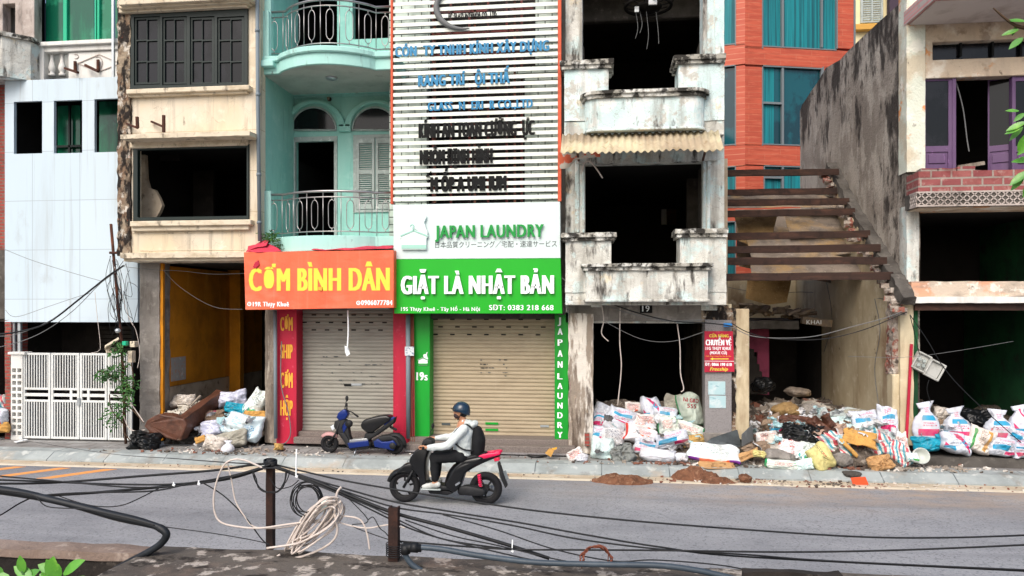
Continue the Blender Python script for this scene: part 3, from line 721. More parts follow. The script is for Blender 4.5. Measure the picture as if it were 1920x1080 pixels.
solid(cloth([P(x, y, 14.62) for x, y in ((584, 470), (640, 468), (690, 467), (738, 466))], [P(x, y, 15.1) for x, y in ((590, 465), (640, 463), (690, 461), (738, 460))], 8, .03).done('cloth', M['awning_red'], a, smooth=True), .01)
solid(cloth([P(x, y, 14.6) for x, y in ((460, 473), (490, 472), (530, 471))], [P(x, y, 15.0) for x, y in ((466, 462), (484, 458), (502, 455))], 8, .03, 2).done('cloth', M['awning_red'], a, smooth=True), .01)
solid(cloth([P(x, y, 14.75) for x, y in ((462, 471), (470, 468), (489, 463), (500, 460))], [P(x, y, 14.9) for x, y in ((468, 464), (482, 456), (492, 452), (503, 450))], 5, .03, 5).done('torn_edge', M['awning_red'], a, smooth=True), .01)
# weeds on the balcony end
def leafclump(mb, c, r, n, size, rnd, flat=1.0):
    for _ in range(n):
        while True:
            v = Vector((rnd.uniform(-1, 1), rnd.uniform(-1, 1), rnd.uniform(-1, 1)))
            if v.length < 1: break
        p = Vector(c)+Vector((v.x*r[0], v.y*r[1], v.z*r[2]))
        a = rnd.uniform(0, 6.28); l = size*rnd.uniform(.6, 1.3)
        d = Vector((math.cos(a), rnd.uniform(-.9, .5), math.sin(a)*.8-.25)).normalized(); sd_ = d.cross(Vector((rnd.uniform(-1, 1), rnd.uniform(-1, 1), rnd.uniform(-1, 1)))).normalized()
        nrm = d.cross(sd_)
        pts = [p, p+d*l*.35+sd_*l*.2-nrm*l*.03, p+d*l*.7+sd_*l*.14, p+d*l-nrm*l*.12, p+d*l*.7-sd_*l*.14, p+d*l*.35-sd_*l*.2-nrm*l*.03]
        mid = mb.bm.verts.new(p+d*l*.5+nrm*l*.06); vs_ = [mb.bm.verts.new(q) for q in pts]
        for i in range(6): mb.face((vs_[i], vs_[(i+1) % 6], mid))
wd = MB(); wr = random.Random(8)
for _ in range(16):
    b_ = P(wr.uniform(498, 520), 452, 14.95); wd.tube(catmull([b_, b_+Vector((wr.uniform(-.12, .12), -.05, wr.uniform(.0, .2))), b_+Vector((wr.uniform(-.25, .25), -.1, wr.uniform(-.05, .18)))], 4), .006, 4)
leafclump(wd, P(508, 445, 14.95), (.16, .1, .13), 60, .09, wr); leafclump(wd, P(524, 462, 14.95), (.1, .1, .08), 30, .07, wr)
tag(wd.done('wild_weed', M['leaf']), 'tuft of weeds growing from the turquoise balcony beside the drain pipe', 'plant')
ms_ = MB().tube(catmull([P(652, 582, 14.9), P(653, 620, 14.9), P(651, 655, 14.88)], 4), .016, 6).pp([(646, 648), (653, 652), (656, 664), (650, 668), (647, 660)], 14.9, .02)
tag(ms_.done('hanging_strip', M['ink_white']), 'white strip dangling below the coral sign before the grey shutter', 'strip')
# ------------------------------------------------------------------ laundry house with slatted screen
M['screen_back'] = brick('grey_green_tile_wall', '#cfdcd2', '#bccabf', '#4c554f', .3, .16, .012, layers=(('#5b6660', 2, .45, .65, .7), ('#2d302d', 4, .6, .7, .6)))
M['grille_red'] = mat('dark_red_window', '#6a2420', .6, (('#120507', 3, .42, .58, .9), ('#6a1c1c', (9, 9, 2), .58, .66, .7)))
h = thing('laundry_house', 'narrow shop house behind a white slatted screen above the tan shutter', 'house', base(920, 15.4))
MB().wall(730, -80, 1062, 600, 15.95, .2, [(806, -80, 1004, 128), (800, 150, 984, 385)]).done('front_wall', M['screen_back'], h)
x0, x1, _, _ = rectW(760, 0, 1040, 1, 16.4)
MB().room(x0, x1, 16.15, 17.5, P(900, 390, 16).z, 16).done('dark_room', M['interior_dark'], h)
gr = MB()
for px in (812, 845, 880, 915, 950, 978): gr.pb(px-2, -80, px+2, 385, 16.0, .05)
for py in (20, 60, 100, 170, 210, 250, 290, 330, 370): gr.pb(800, py-2, 1000, py+2, 16.06, .05)
gr.done('window_grille', M['grille_red'], h)
MB().pb(1046, -80, 1060, 590, 15.3, .7).done('side_return', M['dark_concrete'], h, bevel=.01)
MB().pb(770, 575, 1066, 598, 15.5, .4).done('shutter_box', M['dark_concrete'], h)
MB().pb(776, 585, 806, 820, 15.4, .5).done('green_column', M['green_col'], h, bevel=.008)
MB().pb(1040, 585, 1066, 824, 15.4, .5).done('green_column', M['green_col'], h, bevel=.008)
s2 = shutter(806, 1040, 588, 824, 15.75, M['shutter_tan'], h)
for px, py, ww, m in ((922, 794, 24, 'green_col'), (922, 806, 24, 'green_col'), (836, 795, 16, 'ink_grey'), (1021, 799, 16, 'alu')): MB().pb(px-ww/2, py-2, px+ww/2, py+2, 15.715, .01).done('sticker', M[m], s2)
st = MB()
for _ in range(34):
    x, y = rs.choice((rs.uniform(898, 912), rs.uniform(942, 950), rs.uniform(900, 946))), rs.choice((674, 682, 689, 698, 704)); ww = rs.uniform(1, 5); st.pb(x, y, x+ww, y+rs.uniform(.8, 2.2), 15.722, .004)
st.done('stuck_print', M['ink_grey'], s2)
MB().pb(768, 823, 1070, 834, 15.25, .8).pb(760, 836, 1078, 850, 14.95, 1.0).done('step', M['stone_step'], h, bevel=.01)
MB().pb(768, 834, 1072, 836, 15.2, .7).pb(760, 848, 1078, 851, 14.92, .7).each('step_nosing', M['granite'], h)
for k, ch in enumerate('JAPAN'): text(ch, 1045.5, 595+k*20.6, 1055 if ch != 'J' else 1052, 607+k*20.6, 15.395, M['ink_white'], h, bold=.14, depth=.004)
for k, ch in enumerate('LAUNDRY'): text(ch, 1045, 700+k*18.3, 1055, 711+k*18.3, 15.395, M['ink_white'], h, bold=.14, depth=.004)
text('19s', 780.5, 698, 802, 713, 15.395, M['ink_white'], h, bold=.13, depth=.004)
def hanger_logo(x, y, sx, sy, Y, m1, m2, parent):
    q = lambda *pts: [(x+a*sx, y+b*sy) for a, b in pts]
    MB().pp(q((0, .58), (.48, .40), (1, .58), (.97, .66), (.93, .66), (.93, 1), (.07, 1), (.07, .66), (.03, .66)), Y, .04).done('hanger_plate', m1, parent, bevel=.004)
    MB().pp(q((.52, .22), (.62, .16), (.78, .16), (.84, .02), (.93, .0), (.92, .08), (.86, .2), (.9, .34), (.98, .5), (.93, .66), (.8, .52), (.6, .43), (.52, .36)), Y-.004, .04).done('rabbit_figure', m1, parent, bevel=.004)
    MB().tube([P(x+sx*(.44+.06*math.cos(a)), y+sy*(.32-.05*math.sin(a)), Y-.02) for a in (3.6, 2.8, 2, 1.2, .5, 0, -.6, -1.2)]+[P(x+sx*.48, y+sy*.42, Y-.02)], .012*sx/50, 6).done('hanger_hook', m2, parent)
    MB().pp(q((.02, .58), (.48, .42), (.98, .58), (.96, .62), (.48, .46), (.04, .62)), Y-.012, .02).pp(q((.07, .86), (.93, .86), (.93, .97), (.07, .97)), Y-.008, .02).done('hanger_band', m2, parent)
hanger_logo(783, 660, 20, 25, 15.38, M['ink_white'], M['green_col'], h)
# slatted screen
s = thing('slatted_screen', 'tall white horizontal slat screen carrying blue and black company lettering', 'screen', tuple(P(890, 380, 15.1)))
YS = 15.05
X0, X1, ZB, _ = rectW(737, 378, 1046, 380, YS)
sl = MB(); z = ZB+.06; zt = P(890, -70, YS).z
while z < zt:
    sl.box(X0, X1, YS, YS+.014, z, z+.078); z += .144
sl.done('slats', M['slat'], s, bevel=.003)
MB().box(X0-.05, X0, YS-.02, YS+.08, ZB, zt).box(X1, X1+.07, YS-.02, YS+.08, ZB, zt).each('side_post', M['orange_post'], s, bevel=.006)
ip = MB()
for px in (815, 890, 965): ip.pb(px-2, -70, px+2, 380, YS+.031, .05)
ip.each('inner_post', M['rust'], s)
for body, a, y0, b, y1, mt, bd in (('CÓN  TY TNHH KÍNH XÂY DỰNG', 741, 82, 1030, 101, 'ink_blue', .13), ('RANG TRÍ   ỘI THẤ', 784, 139, 956, 159, 'ink_blue', .13), ('GLASS  N  ERI  R CO.,LTD', 802, 189, 999, 205, 'ink_blue', .11),
        ('KÍNH AN TOAN CƯỜNG  ỰC', 785, 229, 1003, 256, 'ink_black', .13), ('NHÔM ĐỊNH HÌNH', 787, 280, 924, 307, 'ink_black', .13), ('M ỐP A UMI IUM', 807, 331, 950, 358, 'ink_black', .13), ('FC GLASS INTERIOR CO., LTD', 841, 24, 931, 33, 'ink_black', .05)):
    text(body, a, y0, b, y1, YS-.012, M[mt], s, bold=bd, depth=.018)
MB().pp([(798, 331), (802, 325), (806, 331), (803, 331), (802, 329), (801, 331)], YS-.05, .04).pp([(805, 324), (808, 320), (808, 324)], YS-.05, .04).done('lettering', M['ink_black'], s)
ring = [P(868-50*math.cos(t), 14-40*math.sin(t), YS-.04) for t in [(1.4-i*.14) for i in range(24)]]
MB().tube(ring, [.012+.05*math.sin(math.pi*i/23)**.8 for i in range(24)], 8).done('swoosh_emblem', M['wire_grey'], s, smooth=True)
# laundry sign: white and green boards
s = thing('laundry_sign', 'white over green laundry shop sign with raised letters above tan shutter', 'sign', tuple(P(895, 588, 14.85)))
YS = 14.8
MB().pp([(737, 384), (1050, 378), (1051, 484), (738, 486)], YS, .28).done('white_board', M['white_board'], s, bevel=.006)
MB().pp([(738, 486.4), (1051, 484.4), (1054, 588), (739, 588)], YS, .3).done('green_board', M['green_board'], s, bevel=.006)
text('JAPAN LAUNDRY', 816, 422, 1020, 445, YS-.03, M['ink_green'], s, bold=.1, depth=.03)
text('日本品質クリーニング／宅配・速達サービス', 816, 454, 1044, 463, YS-.001, M['ink_grey'], s, depth=.003)
text('GIẶT LÀ NHẬT BẢN', 752, 517, 1039, 551, YS-.03, M['ink_white'], s, bold=.13, depth=.03)
text('19S Thụy Khuê - Tây Hồ - Hà Nội', 752, 576, 900, 583, YS-.002, M['ink_white'], s, bold=.08, depth=.003)
text('SĐT: 0383 218 668', 917, 572, 1038, 581.5, YS-.002, M['ink_white'], s, bold=.1, depth=.003)
hanger_logo(749, 404, 54, 64, YS-.06, M['pale_white'], M['pale_green'], s)
text('GOOD CLOTHES', 753, 444, 800, 449, YS-.042, M['pale_green'], s, depth=.004)
text('GOOD LAUNDRY', 753, 451, 800, 456, YS-.042, M['pale_green'], s, depth=.004)
# ------------------------------------------------------------------ peeling house no. 19
h = thing('peeling_house', 'gutted house with peeling pale blue balconies and a sack filled doorway', 'house', base(1210, 15.4))
YF = 15.35
# top storey piers
MB().pb(1060, -80, 1092, 118, YF, .5).split(.12).jitter(.01, 5).done('pier', M['mouldy_white'], h)
MB().pb(1318, -80, 1358, 108, YF, .5).split(.12).jitter(.008, 5).done('pier', M['blue_white'], h)
MB().pb(1338, -80, 1341, 108, YF-.01, .06).pb(1087, -80, 1092, 118, YF-.03, .06).pb(1318, -80, 1326, 108, YF-.03, .06).each('pier_trim', M['mouldy_white'], h, bevel=.01)
MB().wall(1060, 160, 1358, 606, YF+.05, .35, [(1095, 304, 1319, 500), (1090, 160, 1322, 170)]).done('front_wall', M['mouldy_white'], h, bevel=.01)
MB().wall(1060, 250, 1358, 600, YF, .1, [(1097, 306, 1317, 500), (1040, 500, 1400, 610)]).done('wall_face', M['mouldy_white'], h, bevel=.01)
MB().pb(1326, 300, 1332, 430, YF-.03, .06).pb(1078, 300, 1086, 436, YF-.03, .06).pb(1318, 300, 1323, 430, YF-.03, .06).pb(1092, 300, 1096, 436, YF-.02, .06).each('pier_trim', M['blue_white'], h, bevel=.012)
def ballow(px0, pa, pb_, px1, yt_side, yt_mid, yb, rounded, m1):
    """balcony front: two pedestals and a lower parapet between them"""
    Yb = 14.75
    xa, xb, z0, z1 = rectW(px0, yt_side[0], pa, yb-18, Yb); 
    MB().box(xa, xb, Yb, YF+.1, z0, z1).split(.1).jitter(.012, 5, 1).done('pedestal', m1, h)
    MB().box(xa-.05, xb+.06, Yb-.06, YF+.1, z1, z1+.07).box(xa-.09, xb+.1, Yb-.1, YF+.1, z1+.07, z1+.16).split(.1).jitter(.014, 7, 2).done('pedestal_cap', M['black_mould'], h)
    xc, xd, z0, z2 = rectW(pb_, yt_side[1], px1, yb-18, Yb)
    MB().box(xc, xd, Yb, YF+.1, z0, z2).split(.1).jitter(.01, 5, 3).done('pedestal', m1, h)
    MB().box(xc-.06, xd+.01, Yb-.06, YF+.1, z2, z2+.07).box(xc-.1, xd+.02, Yb-.1, YF+.1, z2+.07, z2+.16).split(.1).jitter(.01, 7, 4).done('pedestal_cap', M['black_mould'], h)
    p0, p1 = px0+38, px1-34; Yp = 14.45
    xe, xf_, zb, zt = rectW(p0, yt_mid, p1, yb, Yp)
    r = .3 if rounded else .02
    def outl(o):
        pts = []
        for cx, sgn, a0 in ((xe+r, -1, math.pi), (xf_-r, 1, 1.5*math.pi)):
            for i in range(7):
                t = a0+math.pi/2*i/6; pts.append((cx+(r+o)*math.cos(t), Yp+r+(r+o)*math.sin(t)))
        return pts+[(xf_+o, YF), (xe-o, YF)]
    MB().plan(outl(0), zb+.05, zt-.02).split(.1).jitter(.008, 5, 6).done('parapet', m1, h)
    MB().plan(outl(.05), zt-.02, zt+.05).plan(outl(.1), zt+.052, zt+.11).split(.12).jitter(.01, 7, 7).done('parapet_coping', M['black_mould'], h)
    MB().plan(outl(.04), zb, zb+.05).done('parapet_base', m1, h, bevel=.01)
    MB().box(xa, xd, Yb, YF+.4, zb-.06, zb+.02).done('slab', M['mouldy_white'], h, bevel=.01)
    MB().box(xa, xd, Yb+.02, YF, zb+.02, z0+.05).split(.12).jitter(.008, 6, 9).done('pedestal_plinth', M['mouldy_white'], h)
ballow(1058, 1141, 1272, 1358, (130, 120), 180, 244, True, M['blue_white'])
ballow(1060, 1146, 1275, 1362, (452, 445), 505, 566, False, M['mouldy_white'])
MB().pb(1080, 282, 1345, 304, YF-.05, .3).split(.15).jitter(.015, 5, 3).done('lintel', M['mouldy_white'], h)
MB().pb(1066, 572, 1330, 602, 15.3, .5).split(.15).jitter(.008, 5, 3).done('shop_lintel', M['concrete'], h)
MB().pb(1108, 568, 1128, 576, 15.2, .1).pb(1316, 570, 1345, 582, 15.2, .2).each('bracket', M['mouldy_white'], h, bevel=.01)
x0, x1, _, _ = rectW(1062, 0, 1356, 1, 15.8)
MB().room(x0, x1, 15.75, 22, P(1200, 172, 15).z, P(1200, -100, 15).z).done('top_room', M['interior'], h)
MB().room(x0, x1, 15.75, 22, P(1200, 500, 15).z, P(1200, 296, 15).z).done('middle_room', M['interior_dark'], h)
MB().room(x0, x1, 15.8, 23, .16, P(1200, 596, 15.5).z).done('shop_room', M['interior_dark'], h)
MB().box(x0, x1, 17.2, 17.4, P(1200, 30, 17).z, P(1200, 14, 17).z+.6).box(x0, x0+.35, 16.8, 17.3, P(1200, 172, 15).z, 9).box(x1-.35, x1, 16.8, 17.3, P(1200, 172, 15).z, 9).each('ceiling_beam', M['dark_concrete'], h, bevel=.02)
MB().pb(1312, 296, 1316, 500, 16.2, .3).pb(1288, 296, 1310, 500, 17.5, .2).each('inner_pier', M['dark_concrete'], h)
MB().pb(1240, 392, 1250, 421, 21.95, .02).done('daylight_panel', M['white_paint'], h)  # white panel painted in place of light from a far window
MB().pb(1250, 392, 1268, 421, 21.9, .02).done('inner_door', M['rust'], h)
MB().pb(1066, 588, 1112, 850, 15.2, .5).split(.08).jitter(.02, 6, 4).done('pillar', M['peel_pillar'], h)
MB().pb(1322, 600, 1372, 815, 15.25, .45).done('granite_pillar', M['granite'], h, bevel=.008)
MB().pb(1318, 812, 1378, 850, 15.2, .5).done('pillar_foot', M['concrete'], h, bevel=.01)
MB().pb(1316, 572, 1368, 601, 15.28, .4).split(.07).jitter(.04, 8, 5).done('broken_pillar_head', M['decay'], h)
MB().pb(1368, 578, 1380, 820, 15.3, .5).split(.07).jitter(.03, 9, 6).done('torn_plaster_edge', M['decay'], h)
MB().pb(1096, 812, 1105, 836, 15.14, .12).done('brick_stub', M['red_brick'], h)
nb = MB().pb(1200, 570, 1223, 587, 15.27, .03).done('number_plate', M['ink_black'], h)
text('19', 1204, 573, 1218, 584, 15.268, M['ink_white'], nb, depth=.003, bold=.06)
MB().pb(1328, 715, 1360, 740, 15.24, .01).pb(1330, 742, 1361, 765, 15.24, .01).each('paper_notice', mat('washed_paper', '#a9c7cc', .8, (('#c9d4d6', 4, .5, .6, .8), ('#6f9aa8', (9, 9, 24), .58, .64, .6))), h)
# corrugated awning
a = thing('corrugated_awning', 'short rusty cream corrugated awning over the middle opening of the peeling house', 'awning', tuple(P(1205, 270, 14.9)))
xa, xb, _, _ = rectW(1052, 0, 1354, 1, 14.2); n = 150; mb = MB(); top = []; bot = []
zt_, zb_ = P(1205, 249, 14.64).z, P(1205, 284, 14.0).z
for i in range(n+1):
    t = i/n; x = xa+(xb-xa)*t; wv = .022*math.cos(2*math.pi*t*23); sag = .05*noise.noise(Vector((t*5, 0, 3)))
    top.append(mb.bm.verts.new((x, 14.64, zt_+wv+sag*.4))); bot.append(mb.bm.verts.new((x, 14.0+.03*noise.noise(Vector((t*9, 2, 0))), zb_+wv+sag)))
for i in range(n): mb.face((top[i], bot[i], bot[i+1], top[i+1]))
solid(mb.done('corrugated_sheet', mat('stained_corrugated_sheet', '#c6bb9c', .8, (('#a08e78', 1.4, .42, .6, .8), ('#8c7a5a', (6, 6, 2), .56, .68, .7), ('#b3ab5c', 1, .6, .68, .5), ('#6d5746', 5, .66, .74, .7))), a, smooth=True), .008)
MB().bar(P(1318, 300, 15.3), P(1322, 284, 14.1), .04).bar(P(1085, 300, 15.3), P(1082, 284, 14.1), .04).each('bracket', M['rust'], a)
rg = solid(cloth([P(x, y, 14.7) for x, y in ((1048, 284), (1075, 288), (1108, 286), (1125, 284))], [P(x, y, 14.9) for x, y in ((1050, 316), (1068, 312), (1085, 300), (1124, 294))], 6, .04, 4).done('torn_banner', mat('torn_orange_banner', '#c9c2b6', .8, (('#d8572c', 3, .48, .52, .9), ('#8a4a30', 6, .6, .66, .6)))), .008)
tag(rg, 'torn white and orange banner hanging under the left end of the corrugated awning', 'banner')
tg = MB().tube(catmull([P(1092, 322, 14.9), P(1096, 306, 14.9), P(1106, 303, 14.9), P(1118, 316, 14.9), P(1130, 334, 14.88)], 6), .014, 6)
tag(tg.done('loose_hose', M['wire_white'], smooth=True), 'white hose curling out below the corrugated awning', 'hose')
# chandelier on the top floor
c = thing('old_chandelier', 'dark skeletal chandelier hanging from the top floor ceiling', 'chandelier', tuple(P(1215, 40, 16.6)))
cc = P(1215, 12, 16.6); mb = MB().tube([cc+Vector((0, 0, 1)), cc], .02, 6)
for q in range(10):
    a_ = q*math.pi/5; mb.tube(catmull([cc+Vector((0, 0, .1)), cc+Vector((.3*math.cos(a_), .3*math.sin(a_), .02)), cc+Vector((.55*math.cos(a_), .55*math.sin(a_), .1))], 5), .014, 6)
mb.done('arms', M['interior_dark'], c, smooth=True)
MB().tube([cc+Vector((.5*math.cos(k*.3142), .5*math.sin(k*.3142), 0)) for k in range(20)], .035, 8, closed=True).lathe(cc-Vector((0, 0, .12)), [(.05, 0), (.28, .06), (.3, .12)], 16).done('ring', M['interior_dark'], c, smooth=True)
MB().pb(1216, -4, 1232, 8, 16.3, .06).pb(1190, 12, 1198, 22, 16.35, .05).done('glass_shade', M['ink_white'], c)
dw = MB()
for px, L_ in ((1192, 50), (1212, 70), (1230, 60), (1200, 40)): dw.tube(catmull([P(px, 22, 16.4), P(px+4, 22+L_*.6, 16.4), P(px+RNG.uniform(-6, 6), 22+L_, 16.4)], 4), .006, 5)
dw.done('loose_wire', M['wire_grey'], c)
# wires hanging in the doorway
for pts, lab in (([(1128, 572), (1132, 600), (1128, 625), (1141, 640)], 'short white wire dangling left of the number plate in the sack doorway'), ([(1163, 575), (1162, 640), (1165, 690), (1158, 760)], 'long pale wire hanging down to the sacks below the number plate'), ([(1270, 608), (1275, 650), (1276, 700), (1282, 728), (1277, 735)], 'long pale wire hanging near the right jamb of the sack doorway')):
    tag(MB().tube(catmull([P(x, y, 15.1) for x, y in pts], 6), .011, 6).done('hanging_wire', M['wire_white'], smooth=True), lab, 'wire', 'wires hanging in the sack doorway')
# moving notice on the pillar
s = thing('moving_notice', 'bright red shop moving notice with yellow arrow on the granite pillar', 'sign', tuple(P(1348, 698, 15.2)))
YS = 15.2
MB().pp([(1321, 621), (1374, 621), (1377, 697), (1321, 698)], YS, .02).done('panel', M['red_board'], s)
for body, a, y0, b, y1, mt, bd, sh in (('CỬA HÀNG', 1330, 627, 1366, 632.5, 'ink_yellow', .1, 0), ('CHUYỂN VỀ', 1323, 637, 1371.5, 647.5, 'ink_white', .14, 0), ('11G THỤY KHUÊ', 1323, 650.5, 1371, 656, 'ink_white', .1, 0), ('(MIXUE CŨ)', 1331, 659, 1363, 664, 'ink_white', .1, 0), ('Cách cổng trường Chu Văn An 50m', 1323, 666.5, 1371, 669, 'ink_gold', 0, 0), ('ĐT: 0866 198 610', 1322, 680.5, 1372, 686, 'ink_white', .12, 0), ('Freeship', 1331, 688.5, 1365, 695, 'ink_yellow', .06, .3)):
    text(body, a, y0, b, y1, YS-.002, M[mt], s, bold=bd, depth=.002, shear=sh)
MB().pp([(1331, 673), (1337, 670.5), (1337, 672.2), (1366, 672.2), (1366, 673.8), (1337, 673.8), (1337, 675.5)], YS-.004, .004).done('arrow', M['ink_yellow'], s)
MB().pb(1321, 676.8, 1376, 677.6, YS-.003, .003).done('fold_line', M['ink_white'], s)
# ------------------------------------------------------------------ orange tiled block behind
M['orange_tile'] = brick('orange_wood_tile', '#b4503a', '#c0593f', '#bd6d52', 1.1, .19, .009, layers=(('#8f3d2b', (.5, .5, .4), .5, .7, .4), ('#a04430', (1.5, 1.5, 14), .45, .65, .7), ('#cf7a5e', (2, 2, 18), .56, .68, .5)), rough=.5)
M['orange_tile2'] = brick('orange_wood_tile_side', '#b4503a', '#c25f46', '#c98467', 1.1, .19, .012, plane='yz', layers=(('#b5482e', (1.5, 1.5, 14), .45, .65, .7),), rough=.5)
M['curtain'] = mat('teal_curtain', '#0f7f88', .6, (('#0a4a55', (14, 14, .25), .42, .62, .9), ('#3bb3b8', (18, 18, .2), .6, .7, .5)), None)
M['teal_glass'] = mat('tinted_teal_glass', '#0b3640', .1, (('#0d5660', (.8, .8, .6), .5, .56, .7),), None, 0, .5)
M['frame_grey'] = mat('grey_window_frame', '#6f777b', .5)
h = thing('orange_tiled_block', 'tall modern block clad in orange wood look tiles with teal curtained windows', 'building', base(1397, 26))
class Pl:       # a vertical plane through P(px, ., Y) turned by ang from +X
    def __init__(s, px, Y, ang):
        s.o = P(px, CY, Y); s.u = Vector((math.cos(ang), math.sin(ang), 0)); s.n = Vector((math.sin(ang), -math.cos(ang), 0))
    def pt(s, px, py, off=0.0):
        d = ray(px, py); o = Vector((0, 0, HC)); t = (s.o+s.n*off-o).dot(s.n)/d.dot(s.n); return o+d*t
    def slab(s, mb, px0, py0, px1, py1, off, d):
        m_ = (px0+px1)/2; a, b = s.pt(px0, CY, off), s.pt(px1, CY, off); z1, z0 = s.pt(m_, py0, off).z, s.pt(m_, py1, off).z
        k = -s.n*d
        mb.hull8([Vector((p.x, p.y, z)) for z in (z0, z1) for p in (a, b, b+k, a+k)]); return mb
right, left = Pl(1397, 26, math.radians(15)), Pl(1397, 26, math.radians(-14))
def facade(pl, px0, px1, rows, m):
    # wall bands between the windows: real recesses
    ys = [-90]; mb = MB()
    for y0, y1, cols in rows:
        pl.slab(mb, px0, ys[-1], px1, y0, 0, .3)
        x = px0
        for a, b in cols:
            if a > x: pl.slab(mb, x, y0, a, y1, 0, .3)
            x = b
        if x < px1: pl.slab(mb, x, y0, px1, y1, 0, .3)
        ys.append(y1)
    pl.slab(mb, px0, ys[-1], px1, 720, 0, .3)
    mb.done('tiled_wall', m, h)
    for y0, y1, cols in rows:
        for a, b in cols:
            yy = y1
            fr = MB(); wdt = 2.2
            for q in ((a, y0, a+wdt, y1), (b-wdt, y0, b, y1), (a+wdt, y0, b-wdt, y0+wdt), (a+wdt, y1-wdt, b-wdt, y1)): pl.slab(fr, *q, .02, .12)
            mull = [v for v in ((1466, 1470), (1540, 1543)) if a < v[0] and v[1] < b]
            for v in mull: pl.slab(fr, v[0], y0+wdt, v[1], y1-wdt, .015, .1)
            if a > 1400 and y0 > 100: pl.slab(fr, a+wdt, (y0+y1)/2-8, 1466, (y0+y1)/2-4, .015, .1)
            o = fr.done('window', M['frame_grey'], h)
            g = MB(); pl.slab(g, a+wdt, y0+wdt, b-wdt, y1-wdt, -.1, .02); g.done('pane', M['teal_glass'] if 100 < y0 < 300 else M['curtain'], o)
            if 100 < y0 < 300 and a > 1400:
                g = MB(); pl.slab(g, a+wdt, y0+wdt, a+22, y1-wdt, -.09, .01); g.done('curtain', M['curtain'], o)
facade(right, 1397, 1604, [(-60, 91, [(1429, 1571)]), (125, 273, [(1429, 1545)]), (311, 366, [(1432, 1520)]), (395, 500, [(1432, 1520)])], M['orange_tile'])
facade(left, 1330, 1397, [(-60, 85, [(1340, 1380)]), (123, 273, [(1340, 1380)]), (312, 390, [(1340, 1380)]), (415, 520, [(1340, 1380)])], M['orange_tile2'])
e = MB(); p0 = right.pt(1604, CY); 
right.slab(e, 1601, -90, 1604.5, 720, .02, 6).done('edge_trim', M['frame_grey'], h)
h = thing('yellow_house_behind', 'pale yellow house with grey louvred shutters glimpsed beside the orange block', 'house', base(1640, 34))
MB().pb(1596, -140, 1720, 400, 34, .3).done('wall', mat('pale_yellow_wall', '#e6d9ad', .9, (('#cfbf92', 1, .45, .7, .6),)), h)
MB().pb(1604, 44, 1646, 55, 33.7, .3).done('ledge', mat('ochre_ledge', '#c99a4c', .9), h, bevel=.02)
f = MB().wall(1614, -50, 1656, 42, 33.9, .1, [(1618, -46, 1634, 39), (1637, -46, 1652, 39)]).done('shutter', M['louvre'], h)
lv = MB()
for k in range(20):
    for a, b in ((1618, 1634), (1637, 1652)): lv.pb(a, -45+k*4.2, b, -42.5+k*4.2, 33.96, .03)
lv.done('louvres', M['louvre'], f)
MB().pb(1668, -140, 1720, 60, 33.5, .3).done('dark_panel', mat('dark_plum_panel', '#3a2b3a', .6), h)
# ------------------------------------------------------------------ roofless ruin between the peeling house and the right house
XW = 5.92
def party_wall():
    b = NB('grimy_party_wall'); col = '#aca398'
    for L in (('#857c73', .7, .42, .62, .75), ('#c3bbb0', (1.6, 1.6, 1), .5, .58, .75), ('#8a7f75', (3.5, 3.5, .6), .54, .7, .7)): col = layer(b, col, L)
    sp = b.n('ShaderNodeSeparateXYZ'); b.l(b.tc.outputs['Object'], sp.inputs[0])     # mould runs from the coping and the front corner
    m = b.math('MAXIMUM', b.rng(sp.outputs[1], 17.4, 15.6), b.rng(sp.outputs[2], 7.0, 9.6))
    for scl, lo, amt, c in (((1.3, 1.3, .6), .57, .9, '#2b2623'), ((4.5, 4.5, 2), .62, .85, '#332d29'), ((9, 9, 9), .66, .7, '#4a423c')):
        v = b.math('ADD', b.noise(scl, 'Object', 7, .65, (lo*9, 2, 5)), b.math('MULTIPLY', m, .13))
        col = b.mix(b.math('MULTIPLY', b.rng(v, lo, lo+.09), amt), col, c)
    return finish(b, col, .95, 0, .3, (18, .9, .03))
M['side_wall'] = party_wall()
M['cream_inner'] = mat('stained_cream_wall', '#cfc2a4', .92, (('#b3a283', .9, .42, .62, .75), ('#806349', (1.4, 1.4, .4), .52, .68, .8), ('#e0d7c0', 3, .56, .66, .6), ('#4a3a2c', 3.2, .66, .72, .8), ('#7b6244', (8, 8, .6), .62, .8, .5)), (25, .5))
M['rubble_edge'] = mat('broken_masonry', '#a3978c', .95, (('#8d4a3b', 3.5, .5, .56, .85), ('#d0c8be', 6, .54, .62, .8), ('#403832', 5, .58, .66, .9)), (16, 1.0, .05))
M['roof_board'] = mat('collapsed_roof_board', '#8f8377', .95, (('#a88a5c', .9, .48, .58, .8), ('#6b6158', 2.5, .45, .62, .8), ('#b8aea4', 14, .6, .68, .5)), (40, .8, .02))
M['straw_board'] = mat('tan_fibre_board', '#a3865a', .95, (('#7d6340', 2.5, .45, .62, .8), ('#c2a878', 20, .58, .66, .6)), (45, .8, .02))
M['pink_wall'] = mat('dull_pink_wall', '#a34b66', .9, (('#7d3a50', 2, .45, .62, .8),))
h = thing('ruined_house', 'roofless gutted ruin with rusty roof beams between two taller houses', 'ruin', base(1530, 17))
XC = 5.68
def xpoly(pts, X, d, mb=None):
    mb = mb or MB()
    return mb.prism([p if isinstance(p, Vector) else PXp(*p, X) for p in pts], (d, 0, 0))
fl = .16
pf, pk = PXp(1674, 560, XC), PXp(1490, 560, XC)
xpoly([Vector((XC, pf.y, fl)), (1674, 552), (1655, 505), (1630, 462), (1604, 420), (1578, 372), (1560, 332), (1545, 360), (1490, 520), Vector((XC, pk.y, fl))], XC, .2).done('cream_wall', M['cream_inner'], h)
rk = MB()
